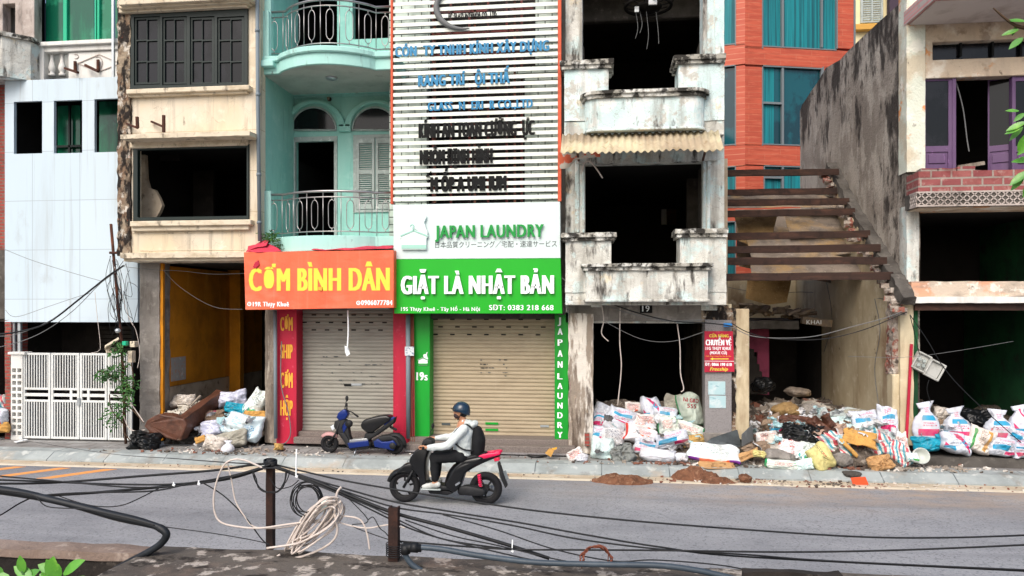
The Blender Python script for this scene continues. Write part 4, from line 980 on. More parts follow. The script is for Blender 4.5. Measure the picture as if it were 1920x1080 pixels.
rp = [PXp(x, y, XC+.12) for x, y in ((1558, 318), (1575, 350), (1600, 400), (1625, 442), (1650, 482), (1680, 530), (1704, 575))]
for a, b in zip(rp, rp[1:]): rk.bar(a+Vector((0, 0, .1)), b+Vector((0, 0, .1)), .26, .2)
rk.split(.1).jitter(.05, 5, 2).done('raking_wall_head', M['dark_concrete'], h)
br = MB(); rr = random.Random(3)
for i in range(34):
    t = i/33; k = min(int(t*6), 5); p = rp[k].lerp(rp[k+1], t*6-k)+Vector((-.14+rr.uniform(-.06, .06), rr.uniform(-.05, .05), -.1+rr.uniform(-.12, .06)))
    br.box(-.1, .1, -.11, .11, -.045, .045, Matrix.Translation(p) @ Matrix.Rotation(rr.uniform(-.5, .5), 4, 'Z') @ Matrix.Rotation(rr.uniform(-.5, .9), 4, 'X'))
br.split(.07).jitter(.02, 9, 3).done('broken_bricks', M['rubble_edge'], h)
MB().pb(1688, 568, 1713, 835, 15.3, .55).split(.1).jitter(.012, 5, 4).done('end_pillar', M['cream_inner'], h)
MB().pb(1673, 548, 1689, 702, 15.4, .3).split(.06).jitter(.045, 9, 5).done('torn_brick_edge', M['rubble_edge'], h)
MB().pb(1674, 702, 1688, 835, 15.36, .3).done('wall_end', M['cream_inner'], h, bevel=.02)
MB().bar(P(1699, 830, 15.24), P(1709, 645, 15.24), .05, .03).done('red_strip', M['red_board'], h)
xb0 = P(1362, CY, 15.9).x
for xe, ye, yl in ((1572, 322, 329), (1574, 358, 362), (1592, 378, 381), (1602, 397, 400), (1630, 439, 446), (1650, 465, 470), (1662, 489, 493), (1674, 517, 522)):
    e = PXp(xe, ye, XC+.05); a = Vector((xb0-.3, e.y, e.z+rr.uniform(-.03, .03)))
    MB().bar(a, e, .09, .15).split(.3).jitter(.012, 2, xe).done('roof_beam', M['rust_beam'], h)
def sheet(pts, Ya, Yb, m, nm, seed, th=.05):
    """an irregular board lying on a slope: upper points at Ya, lower points at Yb"""
    ys = [p[1] for p in pts]; lo, hi = min(ys), max(ys)
    V = [P(x, y, Ya+(Yb-Ya)*(y-lo)/(hi-lo)) for x, y in pts]
    return MB().prism(V, (0, .03, th)).split(.25).jitter(.05, 1.4, seed).done(nm, m, h)
sheet([(1355, 372), (1455, 363), (1560, 372), (1580, 392), (1470, 388), (1355, 390)], 19.6, 18.6, M['roof_board'], 'roof_board', 1)
sheet([(1472, 400), (1590, 396), (1606, 434), (1482, 442), (1476, 425)], 19.2, 18.2, M['roof_board'], 'roof_board', 2)
sheet([(1380, 404), (1456, 408), (1450, 440), (1420, 462), (1384, 450)], 19.9, 18.9, M['straw_board'], 'roof_board', 3)
sheet([(1400, 452), (1500, 440), (1612, 444), (1640, 470), (1500, 486), (1410, 480)], 18.7, 17.7, M['roof_board'], 'roof_board', 4)
sheet([(1378, 398), (1600, 392), (1668, 512), (1560, 532), (1384, 500)], 20.9, 19.4, M['roof_board'], 'roof_board', 8)
sheet([(1404, 490), (1560, 480), (1650, 496), (1668, 514), (1540, 524), (1410, 520)], 17.8, 17.0, M['roof_board'], 'roof_board', 5)
sheet([(1402, 528), (1484, 526), (1476, 566), (1440, 572), (1398, 560)], 18.5, 18.2, M['straw_board'], 'roof_board', 6)
MB().pb(1340, 520, 1492, 620, 22.8, .2).done('back_wall', M['cream_inner'], h)
xr0 = P(1330, CY, 22).x
MB().room(xr0, XC-.01, 20.2, 22.7, fl, 2.85).done('back_room', M['interior'], h)
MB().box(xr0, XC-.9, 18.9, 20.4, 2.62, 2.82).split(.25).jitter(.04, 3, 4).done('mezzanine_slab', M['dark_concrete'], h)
bmz = MB().bar(P(1503, 600, 18.8), P(1558, 607, 18.8), .2, .17).done('fallen_beam', M['roof_board'], h)
text('KHAI', 1512, 600, 1540, 608, 18.68, M['ink_white'], bmz, depth=.004, bold=.05)
jk = MB()
for i in range(26):
    p = P(rr.uniform(1400, 1520), 592-rr.uniform(0, 14), rr.uniform(18.9, 19.8)); s_ = rr.uniform(.05, .25)
    jk.box(-s_, s_, -s_*.7, s_*.7, -.03, .03, Matrix.Translation(p) @ Matrix.Rotation(rr.uniform(0, 3), 4, 'Z') @ Matrix.Rotation(rr.uniform(-.6, .6), 4, 'Y'))
jk.split(.15).jitter(.03, 6).done('mezzanine_rubble', M['roof_board'], h)
MB().pb(1404, 612, 1442, 640, 20.0, .1).pb(1420, 640, 1442, 740, 20.0, .1).pb(1404, 640, 1420, 660, 20.0, .1).done('pink_wall', M['pink_wall'], h)
sb = MB()
for i in range(6): sb.pb(1404, 655+i*14, 1414+i*5, 669+i*14, 19.5-.0*i, .5)
sb.done('stair_flank', M['interior'], h)
MB().pb(1356, 570, 1372, 820, 15.72, .3).pb(1376, 579, 1405, 825, 15.35, .4).done('cream_gatepost', M['cream_inner'], h, bevel=.012)
MB().box(xb0-.12, xb0, 15.75, 22.8, .16, P(1362, 300, 15.9).z).done('left_wall', M['dirty_white_wall'], h)
for pts in ([(1330, 530), (1420, 548), (1520, 548), (1672, 562)], [(1550, 530), (1560, 600), (1545, 660)], [(1640, 560), (1650, 620), (1640, 690), (1648, 760)]):
    MB().tube(catmull([PXp(x, y, XC-.02) if x > 1500 else P(x, y, 20) for x, y in pts], 5), .007, 5).done('loose_wire', M['wire_grey'], h)
def mound(name, m, x0, x1, y0, y1, zb, fn, n=60, k=40, seed=1, amp=.06, sc_=4.0):
    mb = MB(); G = []
    for j in range(k+1):
        row = []
        for i in range(n+1):
            x = x0+(x1-x0)*i/n; y = y0+(y1-y0)*j/k; v = Vector((x, y, seed*3.7))
            z = fn(i/n, j/k)
            z = zb + (z + amp*(noise.fractal(v*sc_, 1, 2, 5)) if z > 0 else -.03)
            row.append(mb.bm.verts.new((x+amp*.4*noise.noise(v*9), y+amp*.4*noise.noise(v*8+Vector((5, 0, 0))), z)))
        G.append(row)
    for j in range(k):
        for i in range(n): mb.face((G[j][i], G[j][i+1], G[j+1][i+1], G[j+1][i]))
    return mb.done(name, m)
M['rubble'] = mat('grey_brown_rubble', '#6f655b', .95, (('#4a423a', 6, .45, .55, .8), ('#a2988c', 9, .54, .6, .8), ('#7d4a3a', 5, .6, .66, .8)), (20, 1.0, .05))
M['soil'] = mat('red_brown_soil', '#7d5640', .95, (('#5c3d2c', 5, .45, .6, .8), ('#a07c62', 12, .56, .66, .7)), (30, 1.0, .03))
o = mound('ruin_floor_rubble', M['rubble'], xb0, XC-.02, 15.3, 20.2, .15, lambda u, v: .12+.55*min(1, v*1.6)*(.7+.3*math.sin(u*7)), seed=2, amp=.16, sc_=2.4); o['kind'] = 'stuff'
def shards(name, n, area, zf, smin, smax, ms, seed, label=None):
    r_ = random.Random(seed); mb = MB()
    for _ in range(n):
        x, y = area(r_); s_ = r_.uniform(smin, smax); M4 = Matrix.Translation((x, y, zf(x, y)+s_*.15)) @ Matrix.Rotation(r_.uniform(0, 6.28), 4, 'Z') @ Matrix.Rotation(r_.uniform(-.5, .5), 4, 'X') @ Matrix.Rotation(r_.uniform(-.5, .5), 4, 'Y')
        a, b, c = s_*r_.uniform(.5, 1), s_*r_.uniform(.3, .8), s_*r_.uniform(.08, .4)
        mb.hull8([M4 @ Vector((sx*a*r_.uniform(.6, 1), sy*b*r_.uniform(.6, 1), sz*c)) for sz in (-1, 1) for sx, sy in ((-1, -1), (1, -1), (1, 1), (-1, 1))])
    o = mb.done(name, ms); o['kind'] = 'stuff'; return o
M['debris'] = mat('mixed_debris', '#9a8f83', .9, (('#d5cfc6', 2.2, .5, .52, .95, 'v'), ('#7b4a38', 1.7, .7, .72, .9, 'v'), ('#4d463f', 2.9, .75, .77, .9, 'v')), (30, .6))
shards('ruin_debris', 300, lambda r: (r.uniform(xb0+.1, XC-.2), r.uniform(15.2, 19.8)), lambda x, y: .2+.5*min(1, (y-15.3)/3.2), .05, .26, M['debris'], 5)
shards('pavement_debris', 700, lambda r: ((lambda x: (x, 14.32+abs(r.gauss(0, .45))))(r.choice((r.gauss(3.2, 1.2), r.gauss(1.6, .9), r.gauss(-7.6, 1.0), r.gauss(5.8, .8))))), lambda x, y: .16, .012, .07, M['debris'], 6)
shards('gutter_debris', 260, lambda r: (r.gauss(3.2, 1.8), r.uniform(13.5, 14.15)), lambda x, y: .01, .01, .045, M['debris'], 7)
shards('scattered_crumbs', 350, lambda r: (r.uniform(-11, 8), r.choice((r.uniform(13.7, 14.0), r.uniform(14.3, 15.2)))), lambda x, y: .16 if y > 14.2 else .006, .006, .028, M['debris'], 8)
# ------------------------------------------------------------------ right house
M['purple'] = mat('purple_door_paint', '#664f70', .65, (('#553663', (4, 4, 1), .45, .68, .7), ('#95699f', 9, .62, .7, .5), ('#3b2745', (9, 9, 2), .66, .76, .6)))
M['peel_beige'] = mat('peeling_beige_plaster', '#c9b7a0', .92, (('#e3dccd', 1.6, .5, .58, .85), ('#cf8a4d', 1.9, .6, .64, .85), ('#8a7664', 3, .56, .66, .7), ('#a99a8a', (4, 4, .8), .5, .7, .5), ('#4a3d34', 6, .64, .72, .7)), (22, .7, .02))
M['peel_pale'] = mat('peeling_pale_green_plaster', '#d5dacb', .92, (('#c7b9a0', 1.4, .48, .58, .8), ('#dd8f4d', 1.7, .6, .63, .9), ('#ece9dd', 3, .55, .62, .7), ('#5b4a3e', 6, .64, .72, .7)), (22, .7, .02))
M['hollow_brick'] = brick('red_hollow_brick', '#87494a', '#975a56', '#978b82', .36, .15, .018, layers=(('#6d2c2c', 3, .5, .66, .6), ('#b59a90', 5, .55, .66, .6)), bump=(30, .6), brick_bump=.015)
M['pink_tile'] = brick('pink_tile_edge', '#c98f8d', '#d6a5a1', '#b9b0aa', .16, .07, .012, layers=(('#8b6a66', 3, .55, .7, .5),))
M['ledge_peel'] = mat('peeling_ledge', '#cbbba9', .92, (('#d79a78', 1.5, .52, .6, .8), ('#8d8378', (2, 2, 5), .5, .64, .7), ('#efe9df', 3, .58, .64, .7), ('#3c332d', 5, .62, .7, .8)), (22, .7, .02))
h = thing('purple_door_house', 'gutted beige house with purple balcony doors and a broken red brick parapet', 'house', base(1830, 15.4))
xpoly([Vector((XW, PXp(1503, 560, XW).y, .15)), (1500, 208), (1504, 196), (1530, 158), (1548, 128), (1575, 112), (1602, 84), (1640, 48), (1690, 4), (1699, -80), Vector((XW, 15.42, .15))], XW, .25).split(.35).jitter(.012, 2, 3).done('side_wall', M['side_wall'], h)
YF = 15.4
MB().pb(1700, -20, 1735, 322, YF-.03, .4).split(.14).jitter(.008, 5, 2).done('upper_pillar', M['peel_pale'], h)
MB().wall(1735, -80, 2150, 330, YF, .25, [(1749, 71, 2150, 105), (1735, 140, 2150, 330)]).done('front_wall', M['peel_beige'], h, bevel=.01)
for px in (1802, 1862, 1915, 1970): MB().pb(px-2, 71, px+2, 105, YF+.1, .06).each('transom_bar', M['ink_black'], h)
MB().pb(1749, 71, 2150, 105, YF+.18, .01).done('transom_glass', M['dark_glass'], h)
zE = P(1720, 42, 15.3).z
xa = XW-.02; xbm = P(1752, CY, 14.2).x
MB().plan([(xa, 15.5), (xa, 15.15), (xbm, 14.2), (12, 14.2), (12, 15.5)], zE, zE+.28).done('eave', M['pink_tile'], h, bevel=.006)
MB().plan([(xa+.06, 15.39), (xa+.06, 15.2), (xbm+.05, 14.27), (12, 14.27), (12, 15.39)], zE-.02, zE-.003).done('eave_soffit', mat('pale_soffit', '#cfc6c0', .9, (('#a89c94', 2, .48, .66, .7),)), h)
x0, x1 = XW+.26, 12
for a, b, m in ((140, -10, 'interior_dark'), ): MB().room(x0, x1, YF+.26, 20, P(1800, 325, YF).z, P(1800, 20, YF).z).done('upper_room', M[m], h)
def leaf(px0, px1, y0, y1, Y, ang, hinge_left=True, glass=True):
    a, b, z0, z1 = rectW(px0, y0, px1, y1, Y); wd = b-a; mb = MB()
    zp = z0+(z1-z0)*.30
    mb.wallw(0, wd, z0, z1, 0, .05, [(wd*.06, wd*.86, zp, z1-.1), (wd*.08, wd*.84, z0+.06, zp-.12)] if glass else [(wd*.1, wd*.9, zp, z1-.1), (wd*.1, wd*.9, z0+.08, zp-.12)])
    pn = MB().box(wd*.07, wd*.85, .02, .035, z0+.05, zp-.11).box(wd*.15, wd*.76, .0, .02, z0+.42*(zp-z0), z0+.72*(zp-z0))
    M4 = Matrix.Translation((a, Y, 0)) @ Matrix.Rotation(ang, 4, 'Z')
    o = mb.xf(M4).done('door_leaf', M['purple'], h, bevel=.006); pn.xf(M4).done('door_panel', M['purple'], o, bevel=.008)
    MB().box(wd*.05, wd*.88, .022, .03, zp, z1-.09).xf(M4).done('pane', M['dark_glass'], o)
leaf(1733, 1786, 142, 330, YF+.06, 0); leaf(1852, 1900, 142, 330, YF+.35, -.45); leaf(1902, 1950, 142, 330, YF+.06, 0); leaf(1952, 2004, 142, 330, YF+.06, 0)
MB().pb(1786, 140, 1793, 330, YF+.04, .12).pb(1898, 140, 1903, 330, YF+.05, .12).each('door_frame', M['purple'], h, bevel=.006)
MB().tube(catmull([P(1789, 142, 15.6), P(1805, 200, 15.6), P(1813, 260, 15.6), P(1817, 284, 15.6)], 5), .012, 6).done('hanging_cable', M['wire_grey'], h)
MB().bar(P(1795, 314, 15.5), P(1845, 306, 15.5), .07).done('fallen_batten', M['timber_old'], h)
# brick parapet stump on the balcony edge
zb, zt = P(1800, 358, 14.8).z, P(1800, 318, 14.8).z; xq = P(1722, CY, 14.8).x
bp = MB().plan([(XW-.02, 15.36), (XW-.02, 15.15), (xq, 14.8), (12, 14.8), (12, 15.0), (xq+.05, 15.0), (XW+.2, 15.3)], zb, zt-.02)
for k in range(26):
    x = xq+.02+k*.36+ rr.uniform(-.05, .05)
    if rr.random() < .62: bp.box(x, x+.3, 14.81, 14.99, zt-.021, zt+rr.uniform(.02, .06))
bp.split(.14).jitter(.014, 6, 3).done('brick_parapet', M['hollow_brick'], h)
z2, z3 = P(1800, 386, 14.75).z, zb
band = MB().plan([(XW-.05, 15.36), (XW-.05, 15.12), (xq-.03, 14.78), (12, 14.78), (12, 15.36)], z2, z3-.003).done('balcony_slab', M['dark_concrete'], h)
lt = MB(); hh = z3-z2
def crosses(a, b, n):
    a, b = Vector(a), Vector(b); u = (b-a)/n
    for k in range(n):
        p = a+u*k
        for q in (0, .5):
            zz = z2+.015+q*(hh-.03)
            lt.bar(p+Vector((0, 0, zz)), p+u+Vector((0, 0, zz+(hh-.03)/2)), .02).bar(p+u+Vector((0, 0, zz)), p+Vector((0, 0, zz+(hh-.03)/2)), .02)
    for zz in (z2+.012, z3-.02): lt.bar(a+Vector((0, 0, zz)), b+Vector((0, 0, zz)), .03)
crosses((xq-.03, 14.768, 0), (9.6, 14.768, 0), 28); crosses((XW-.055, 15.1, 0), (xq-.035, 14.775, 0), 4)
lt.done('lattice_band', M['old_render'], band)
MB().box(XW, 12, 14.85, 15.6, z2-.02, z2-.001).done('slab_soffit', M['peel_beige'], h)
MB().pb(1700, 386, 1723, 560, YF-.02, .35).split(.14).jitter(.01, 5, 2).done('middle_pillar', M['mouldy_white'], h)
zs0 = P(1800, 556, YF).z
MB().room(x0-.1, 10.4, YF+.1, 19, zs0, z2).done('middle_room', M['interior_dark'], h)
MB().box(8.9, 8.95, YF+.6, 18.9, zs0, z2).done('green_partition', M['interior_green'], h)
MB().pb(1709, 527, 2150, 556, 15.2, .5).split(.25).jitter(.012, 5, 2).done('ledge', M['ledge_peel'], h)
MB().pb(1714, 556, 2150, 568, 15.12, .4).split(.25).jitter(.01, 6, 3).done('ledge_trim', M['white_paint'], h)
MB().pb(1716, 568, 2150, 582, 15.22, .3).split(.3).jitter(.008, 4, 2).done('timber_lintel', M['rust_beam'], h)
MB().room(x0-.15, 10.4, YF+.15, 20, .16, P(1800, 566, YF).z).done('shop_room', M['interior_dark'], h)
MB().box(9.0, 9.05, YF+.5, 19.9, .3, P(1800, 570, YF).z-.03).done('green_partition', M['interior_green'], h)
MB().pb(1713, 582, 1721, 845, YF-.02, .2).done('green_jamb', M['interior_green'], h)
MB().box(P(1718, CY, 14.85).x, 12, 14.85, 15.7, .15, .33).split(.3).jitter(.008, 4).done('step', M['dark_concrete'], h)
o = mound('shop_rubble', M['rubble'], x0, 10.3, 15.6, 18.5, .15, lambda u, v: .3+.5*v+.15*math.sin(u*9), 40, 30, 6, .15, 2.5); o['kind'] = 'stuff'
# ------------------------------------------------------------------ sacks
WHITE, CY_, MG = '#c9cfda', '#2a97bf', '#cc2d68'
def sackmat(name, base_, prints=(), rough=.6, stains='#9a8f84', stain=.35, bump=(16, .35)):
    b = NB(name); uv = b.n('ShaderNodeSeparateXYZ'); b.l(b.tc.outputs['UV'], uv.inputs[0]); u, v = uv.outputs[0], uv.outputs[1]
    col = base_
    for p in prints:
        c2, u0, u1, v0, v1, k = p
        mk = b.rect(u, v, u0, u1, v0, v1)
        if k == 't':
            n = b.noise((64, 16, 1), 'UV', 1, .5, (u0*9, v0*7, 0)); mk = b.math('MULTIPLY', mk, b.math('GREATER_THAN', n, .49))
            rows = max(1, round((v1-v0)/.055)); fr = b.math('FRACT', b.math('MULTIPLY', b.math('SUBTRACT', v, v0), rows/(v1-v0)))
            mk = b.math('MULTIPLY', mk, b.math('LESS_THAN', fr, .62))
        elif k == 'd':   # diagonal band
            q = b.math('FRACT', b.math('ADD', b.math('MULTIPLY', u, 1.4), b.math('MULTIPLY', v, 1.0))); mk = b.math('MULTIPLY', mk, b.rect(q, q, .35, .6, .35, .6))
        elif k == 'b':   # broken blotches
            n = b.noise((6, 6, 1), 'UV', 2, .5, (u0*5, v1*3, 0)); mk = b.math('MULTIPLY', mk, b.math('GREATER_THAN', n, .52))
        col = b.mix(mk, col, c2)
    col = layer(b, col, (stains, 4, .46, .68, min(1, stain*1.3)))
    if stain > .15: col = layer(b, col, ('#6d5a48', 7, .58, .7, stain))
    return finish(b, col, rough, 0, .35, bump)
SM = {
 'bars': sackmat('sack_magenta_cyan_bars', WHITE, ((CY_, .2, .82, .54, .67, 's'), (MG, .12, .88, .16, .33, 's'), ('#c23a66', .25, .75, .4, .52, 't'), (MG, .3, .7, .74, .88, 't'))),
 'bars2': sackmat('sack_cyan_block', WHITE, ((CY_, .1, .6, .28, .52, 's'), (MG, .5, .94, .08, .26, 's'), (MG, .3, .8, .68, .82, 't'), ('#7c6f7a', .2, .7, .54, .64, 't'))),
 'diag': sackmat('sack_diagonal_print', WHITE, ((MG, .1, .9, .1, .9, 'd'), (CY_, .55, .95, .3, .6, 'b'), (CY_, .1, .4, .1, .28, 's'))),
 'txt': sackmat('sack_fine_print', '#dcdcdd', (('#6b6f78', .18, .82, .25, .75, 't'),)),
 'red': sackmat('sack_red_print', '#dedad6', (('#c8453c', .15, .85, .3, .8, 't'), ('#d9552f', .55, .75, .15, .5, 'b'), ('#3f4347', .2, .6, .6, .8, 't'))),
 'swirl': sackmat('sack_orange_emblem', '#e3e0e2', (('#cf3b33', .02, .1, 0, 1, 's'), ('#e0662c', .5, .78, .2, .5, 'b'), ('#c8453c', .45, .8, .55, .75, 't'))),
 'green': sackmat('sack_green_edge', '#d3dcd3', (('#2e9a5e', 0, .06, 0, 1, 's'), ('#2e9a5e', .94, 1, 0, 1, 's'), ('#c0464a', .25, .75, .35, .7, 't'), ('#2e9a5e', .55, .8, .72, .85, 'b'))),
 'gro': sackmat('sack_dull_green', '#a9b3a6', (('#2e8a50', .06, .94, 0, .07, 's'), ('#2e8a50', 0, .05, .0, 1, 's')), .5, '#7d8478', .5),
 'purple': sackmat('sack_purple_orange_hem', '#e3ecec', (('#7a2f94', 0, .22, .0, .12, 's'), ('#df6330', .22, .78, .0, .12, 's'), ('#7a2f94', .78, 1, .0, .12, 's'), ('#9fb6b8', .3, .85, .3, .8, 't'), ('#5d6668', .1, .25, .5, .85, 'b'))),
 'plain': sackmat('sack_plain_white', '#cfd3db', (), .6, '#a89c92', .4),
 'lav': sackmat('sack_pale_lavender', '#cdd0e2', (), .55, '#8f93a8', .4),
 'mint': sackmat('sack_pale_mint', '#d3e8e6', (('#b3cfd0', .2, .8, .2, .7, 't'),)),
 'teal': sackmat('bag_bright_teal', '#1593ad', (), .4, '#0c7088', .7, (9, .6)),
 'tan': sackmat('sack_tan_woven', '#bd9b5e', (), .85, '#8a6d3c', .6, (60, .5)),
 'yellow': sackmat('sack_yellow_woven', '#d3c988', (('#5d5548', .42, .56, .3, .95, 't'), ('#c47d5a', .46, .54, .4, .6, 'b')), .7, '#a3975c', .4),
 'orangew': sackmat('sack_red_vertical_print', '#e3e2e4', (('#d6423a', .42, .62, .05, .95, 't'), ('#e0552c', .0, .3, .6, .82, 'b'), ('#e0552c', .6, 1, .78, 1, 's'))),
 'grey': sackmat('bag_grey_cloth', '#7d817e', (), .7, '#55585a', .7, (7, .8)),
 'woven': sackmat('sack_grey_woven', '#9d9a8e', (('#6b5f52', .1, .9, .28, .34, 't'),), .8, '#6f6a5f', .5),
 'black': sackmat('bag_black_plastic', '#121416', (), .35, '#1b1d20', .1, (5, .5)),
 'brown': sackmat('bag_brown_grey', '#8a7663', (), .8, '#5b4c3f', .6),
 'clear': sackmat('bag_milky_plastic', '#cdc6bd', (), .35, '#a59888', .6, (12, .6)),
 'gh': sackmat('sack_blue_print', '#d5e8ee', (('#2f8fc4', .62, .82, .15, .6, 't'), ('#2f8fc4', .05, .15, .1, .9, 't'), ('#8fc4dc', .25, .55, .5, .75, 't'))),
 'cyangreen': sackmat('sack_cyan_green_print', '#dbe5e2', (('#27a9a6', .1, .9, .08, .3, 'b'), ('#4fae4c', .5, .9, .12, .26, 's'), ('#8a9a98', .2, .8, .5, .8, 't'))),
 'bandtan': sackmat('sack_tan_band', '#ded7cf', (('#cf9b4e', .55, .7, .1, .9, 's'), ('#4f9a5a', .1, .2, .0, .8, 's'), ('#8a6d5c', .3, .5, .3, .8, 't'))),
 'paper': sackmat('brown_paper', '#b78f61', (('#8a6844', .3, .7, .3, .6, 'b'),), .85, '#8a6844', .5, (8, .8)),
 'card': sackmat('yellow_cardboard', '#c99a54', (), .85, '#9a7038', .5, (8, .6)),
 'leather': sackmat('brown_leather', '#5e3c2e', (), .5, '#38221a', .7, (24, .6)),
 'stripes': sackmat('striped_tarpaulin', '#d9d3cc', (), .5),
}
def stripes_mat():
    b = NB('striped_tarp'); uv = b.n('ShaderNodeSeparateXYZ'); b.l(b.tc.outputs['UV'], uv.inputs[0])
    q = b.math('FRACT', b.math('ADD', b.math('MULTIPLY', uv.outputs[0], 3.0), b.math('MULTIPLY', uv.outputs[1], 2.2)))
    col = b.mix(b.rect(q, q, .05, .3, 0, 1), '#d8d6cf', '#4f9fae'); col = b.mix(b.rect(q, q, .5, .78, 0, 1), col, '#c9565e')
    q2 = b.math('FRACT', b.math('SUBTRACT', b.math('MULTIPLY', uv.outputs[0], 2.0), b.math('MULTIPLY', uv.outputs[1], 2.6)))
    col = b.mix(b.math('MULTIPLY', b.rect(q2, q2, .1, .4, 0, 1), .45), col, '#3f7f93')
    col = layer(b, col, ('#7d6a5a', 4, .52, .68, .6))
    return finish(b, col, .5, 0, .35, (12, .6))
SM['stripes'] = stripes_mat()
sr = random.Random(21)
def uvgrid(rows_list, name, m):
    bm = bmesh.new(); uvl = bm.loops.layers.uv.new('UVMap')
    for rows, uvs in rows_list:
        V = [[bm.verts.new(p) for p in r] for r in rows]
        for j in range(len(V)-1):
            for i in range(len(V[0])-1):
                idx = ((j, i), (j, i+1), (j+1, i+1), (j+1, i))
                try: f = bm.faces.new([V[a][c] for a, c in idx])
                except ValueError: continue
                f.smooth = True
                for lp, (a, c) in zip(f.loops, idx): lp[uvl].uv = uvs[a][c]
    bmesh.ops.remove_doubles(bm, verts=bm.verts, dist=2e-4)
    bmesh.ops.recalc_face_normals(bm, faces=bm.faces)
    me = bpy.data.meshes.new(name); bm.to_mesh(me); bm.free(); me.materials.append(m)
    o = bpy.data.objects.new(name, me); COL.objects.link(o); return o
def pillow(W, H, T, seed, wr=.5, nu=42, nv=32):
    out = []; sv = Vector((seed*3.1, seed*1.7, seed*.9)); r_ = random.Random(seed)
    cor = {(a, b): r_.uniform(.02, .34) for a in (-1, 1) for b in (-1, 1)}
    cre = [[(math.cos(t), math.sin(t), r_.uniform(-.75, .75), r_.uniform(.03, .09), r_.uniform(-.32, .14)) for t in [r_.uniform(0, 3.14) for _ in range(9)]] for _ in (0, 1)]
    bend = r_.uniform(-.5, .5)
    for side in (-1, 1):
        rows, uvs = [], []
        for j in range(nv+1):
            v = -1+2*j/nv; r, q = [], []
            for i in range(nu+1):
                u = -1+2*i/nu
                f = max(0, 1-abs(u)**2.4)**.5*max(0, 1-abs(v)**2.4)**.5
                ck = 1-cor[1 if u > 0 else -1, 1 if v > 0 else -1]*(abs(u*v))**3
                x = W/2*u*(1-.08*(1-v*v)*u*u)*ck; z = H/2*v*(1-.12*(1-u*u)*v*v)*ck
                n1 = noise.noise(sv+Vector((u*1.1, v*1.1, 0))); n2 = noise.noise(sv+Vector((u*2.6, v*2.6, 4)))
                fold = abs(noise.noise(sv+Vector((u*3+v*1.5, v*3-u*1.2, 8))))
                rad = math.sin(11*math.atan2(v, u)+seed)
                edge = 1-f
                y = side*T*f*(1+.4*n1+.22*n2-.25*v)
                cr_ = sum(A*math.exp(-((u*a+v*b-d)/w_)**2)*(.5+noise.noise(sv+Vector((u*2, v*2, d*9)))) for a, b, d, w_, A in cre[side > 0])
                y += side*wr*T*f*(cr_+.5*(.28-fold)) + wr*T*.12*rad*edge*min(1, f*4)
                y += .55*T*noise.noise(sv+Vector((u*.9, v*.9, 20))) + .4*T*wr*edge*noise.noise(sv+Vector((u*3.3, v*3.3, 30))) + bend*T*u*u
                p = Vector((x, y, z)) + Vector((.07*W*noise.noise(sv+Vector((u*1.3, v*1.3, 11))), 0, .10*H*noise.noise(sv+Vector((u*1.3, v*1.3, 15)))))
                r.append(p); q.append(((u+1)/2, (v+1)/2))
            rows.append(r); uvs.append(q)
        out.append((rows, uvs))
    return out
def tied(W, H, T, seed, nu=36, nv=30):
    prof = [(0, .1), (.03, .6), (.12, .9), (.28, 1), (.45, .95), (.6, .78), (.7, .52), (.77, .34), (.82, .33), (.9, .5), (1, .62)]
    rows, uvs = [], []; sv = Vector((seed*2.3, seed*1.1, seed*.7))
    for j in range(nv+1):
        t = j/nv
        for a, b in zip(prof, prof[1:]):
            if a[0] <= t <= b[0]: k = (t-a[0])/(b[0]-a[0]); k = k*k*(3-2*k); rr_ = a[1]+(b[1]-a[1])*k; break
        r, q = [], []
        for i in range(nu+1):
            a = 2*math.pi*i/nu; cx, cy = math.cos(a), math.sin(a)
            pl = 1+.1*math.sin(7*a+seed)*max(0, t-.45)*1.6 + .13*noise.noise(sv+Vector((cx*1.5, cy*1.5, t*3))) + .05*noise.noise(sv+Vector((cx*4, cy*4, t*7)))
            lean = .12*W*noise.noise(sv+Vector((0, 0, t*1.3)))
            flat = 1.0 if t < .8 else 1-.75*(t-.8)/.2
            r.append(Vector((W/2*rr_*pl*cx+lean, T*rr_*pl*cy*flat, H*(t-.5)+.05*H*cx*(t > .85)*math.sin(seed))))
            q.append((.5+.5*cx*(1 if cy < 0 else 1), t))
        rows.append(r); uvs.append(q)
    return [(rows, uvs)]
def sack(px, py, w, h, roll, Y, style, label, group, kind='p', pitch=.35, tk=.32, yaw=0.0, wr=.6, cat='sack', name='rubbish_sack'):
    seed = sr.uniform(0, 50); k = ppm(px, Y); W, H = w/k, h/k
    rows = pillow(W, H/max(.5, math.cos(pitch)), tk*min(W, H)*.8+.03, seed, wr) if kind == 'p' else tied(W, H, W*.36, seed)
    o = uvgrid(rows, name, SM[style])
    M4 = Matrix.Translation(P(px, py, Y)) @ Matrix.Rotation(yaw, 4, 'Z') @ Matrix.Rotation(-pitch if kind == 'p' else -.12, 4, 'X') @ Matrix.Rotation(-math.radians(roll), 4, 'Y')
    o.data.transform(M4)
    zmin = .155 if px < 1716 or Y < 14.9 else .335
    zc = P(px, py, Y).z
    for v in o.data.vertices:
        if v.co.z < zmin: v.co.z = zmin+.02*(v.co.z-zmin)
    tag(o, label, cat, group); return o
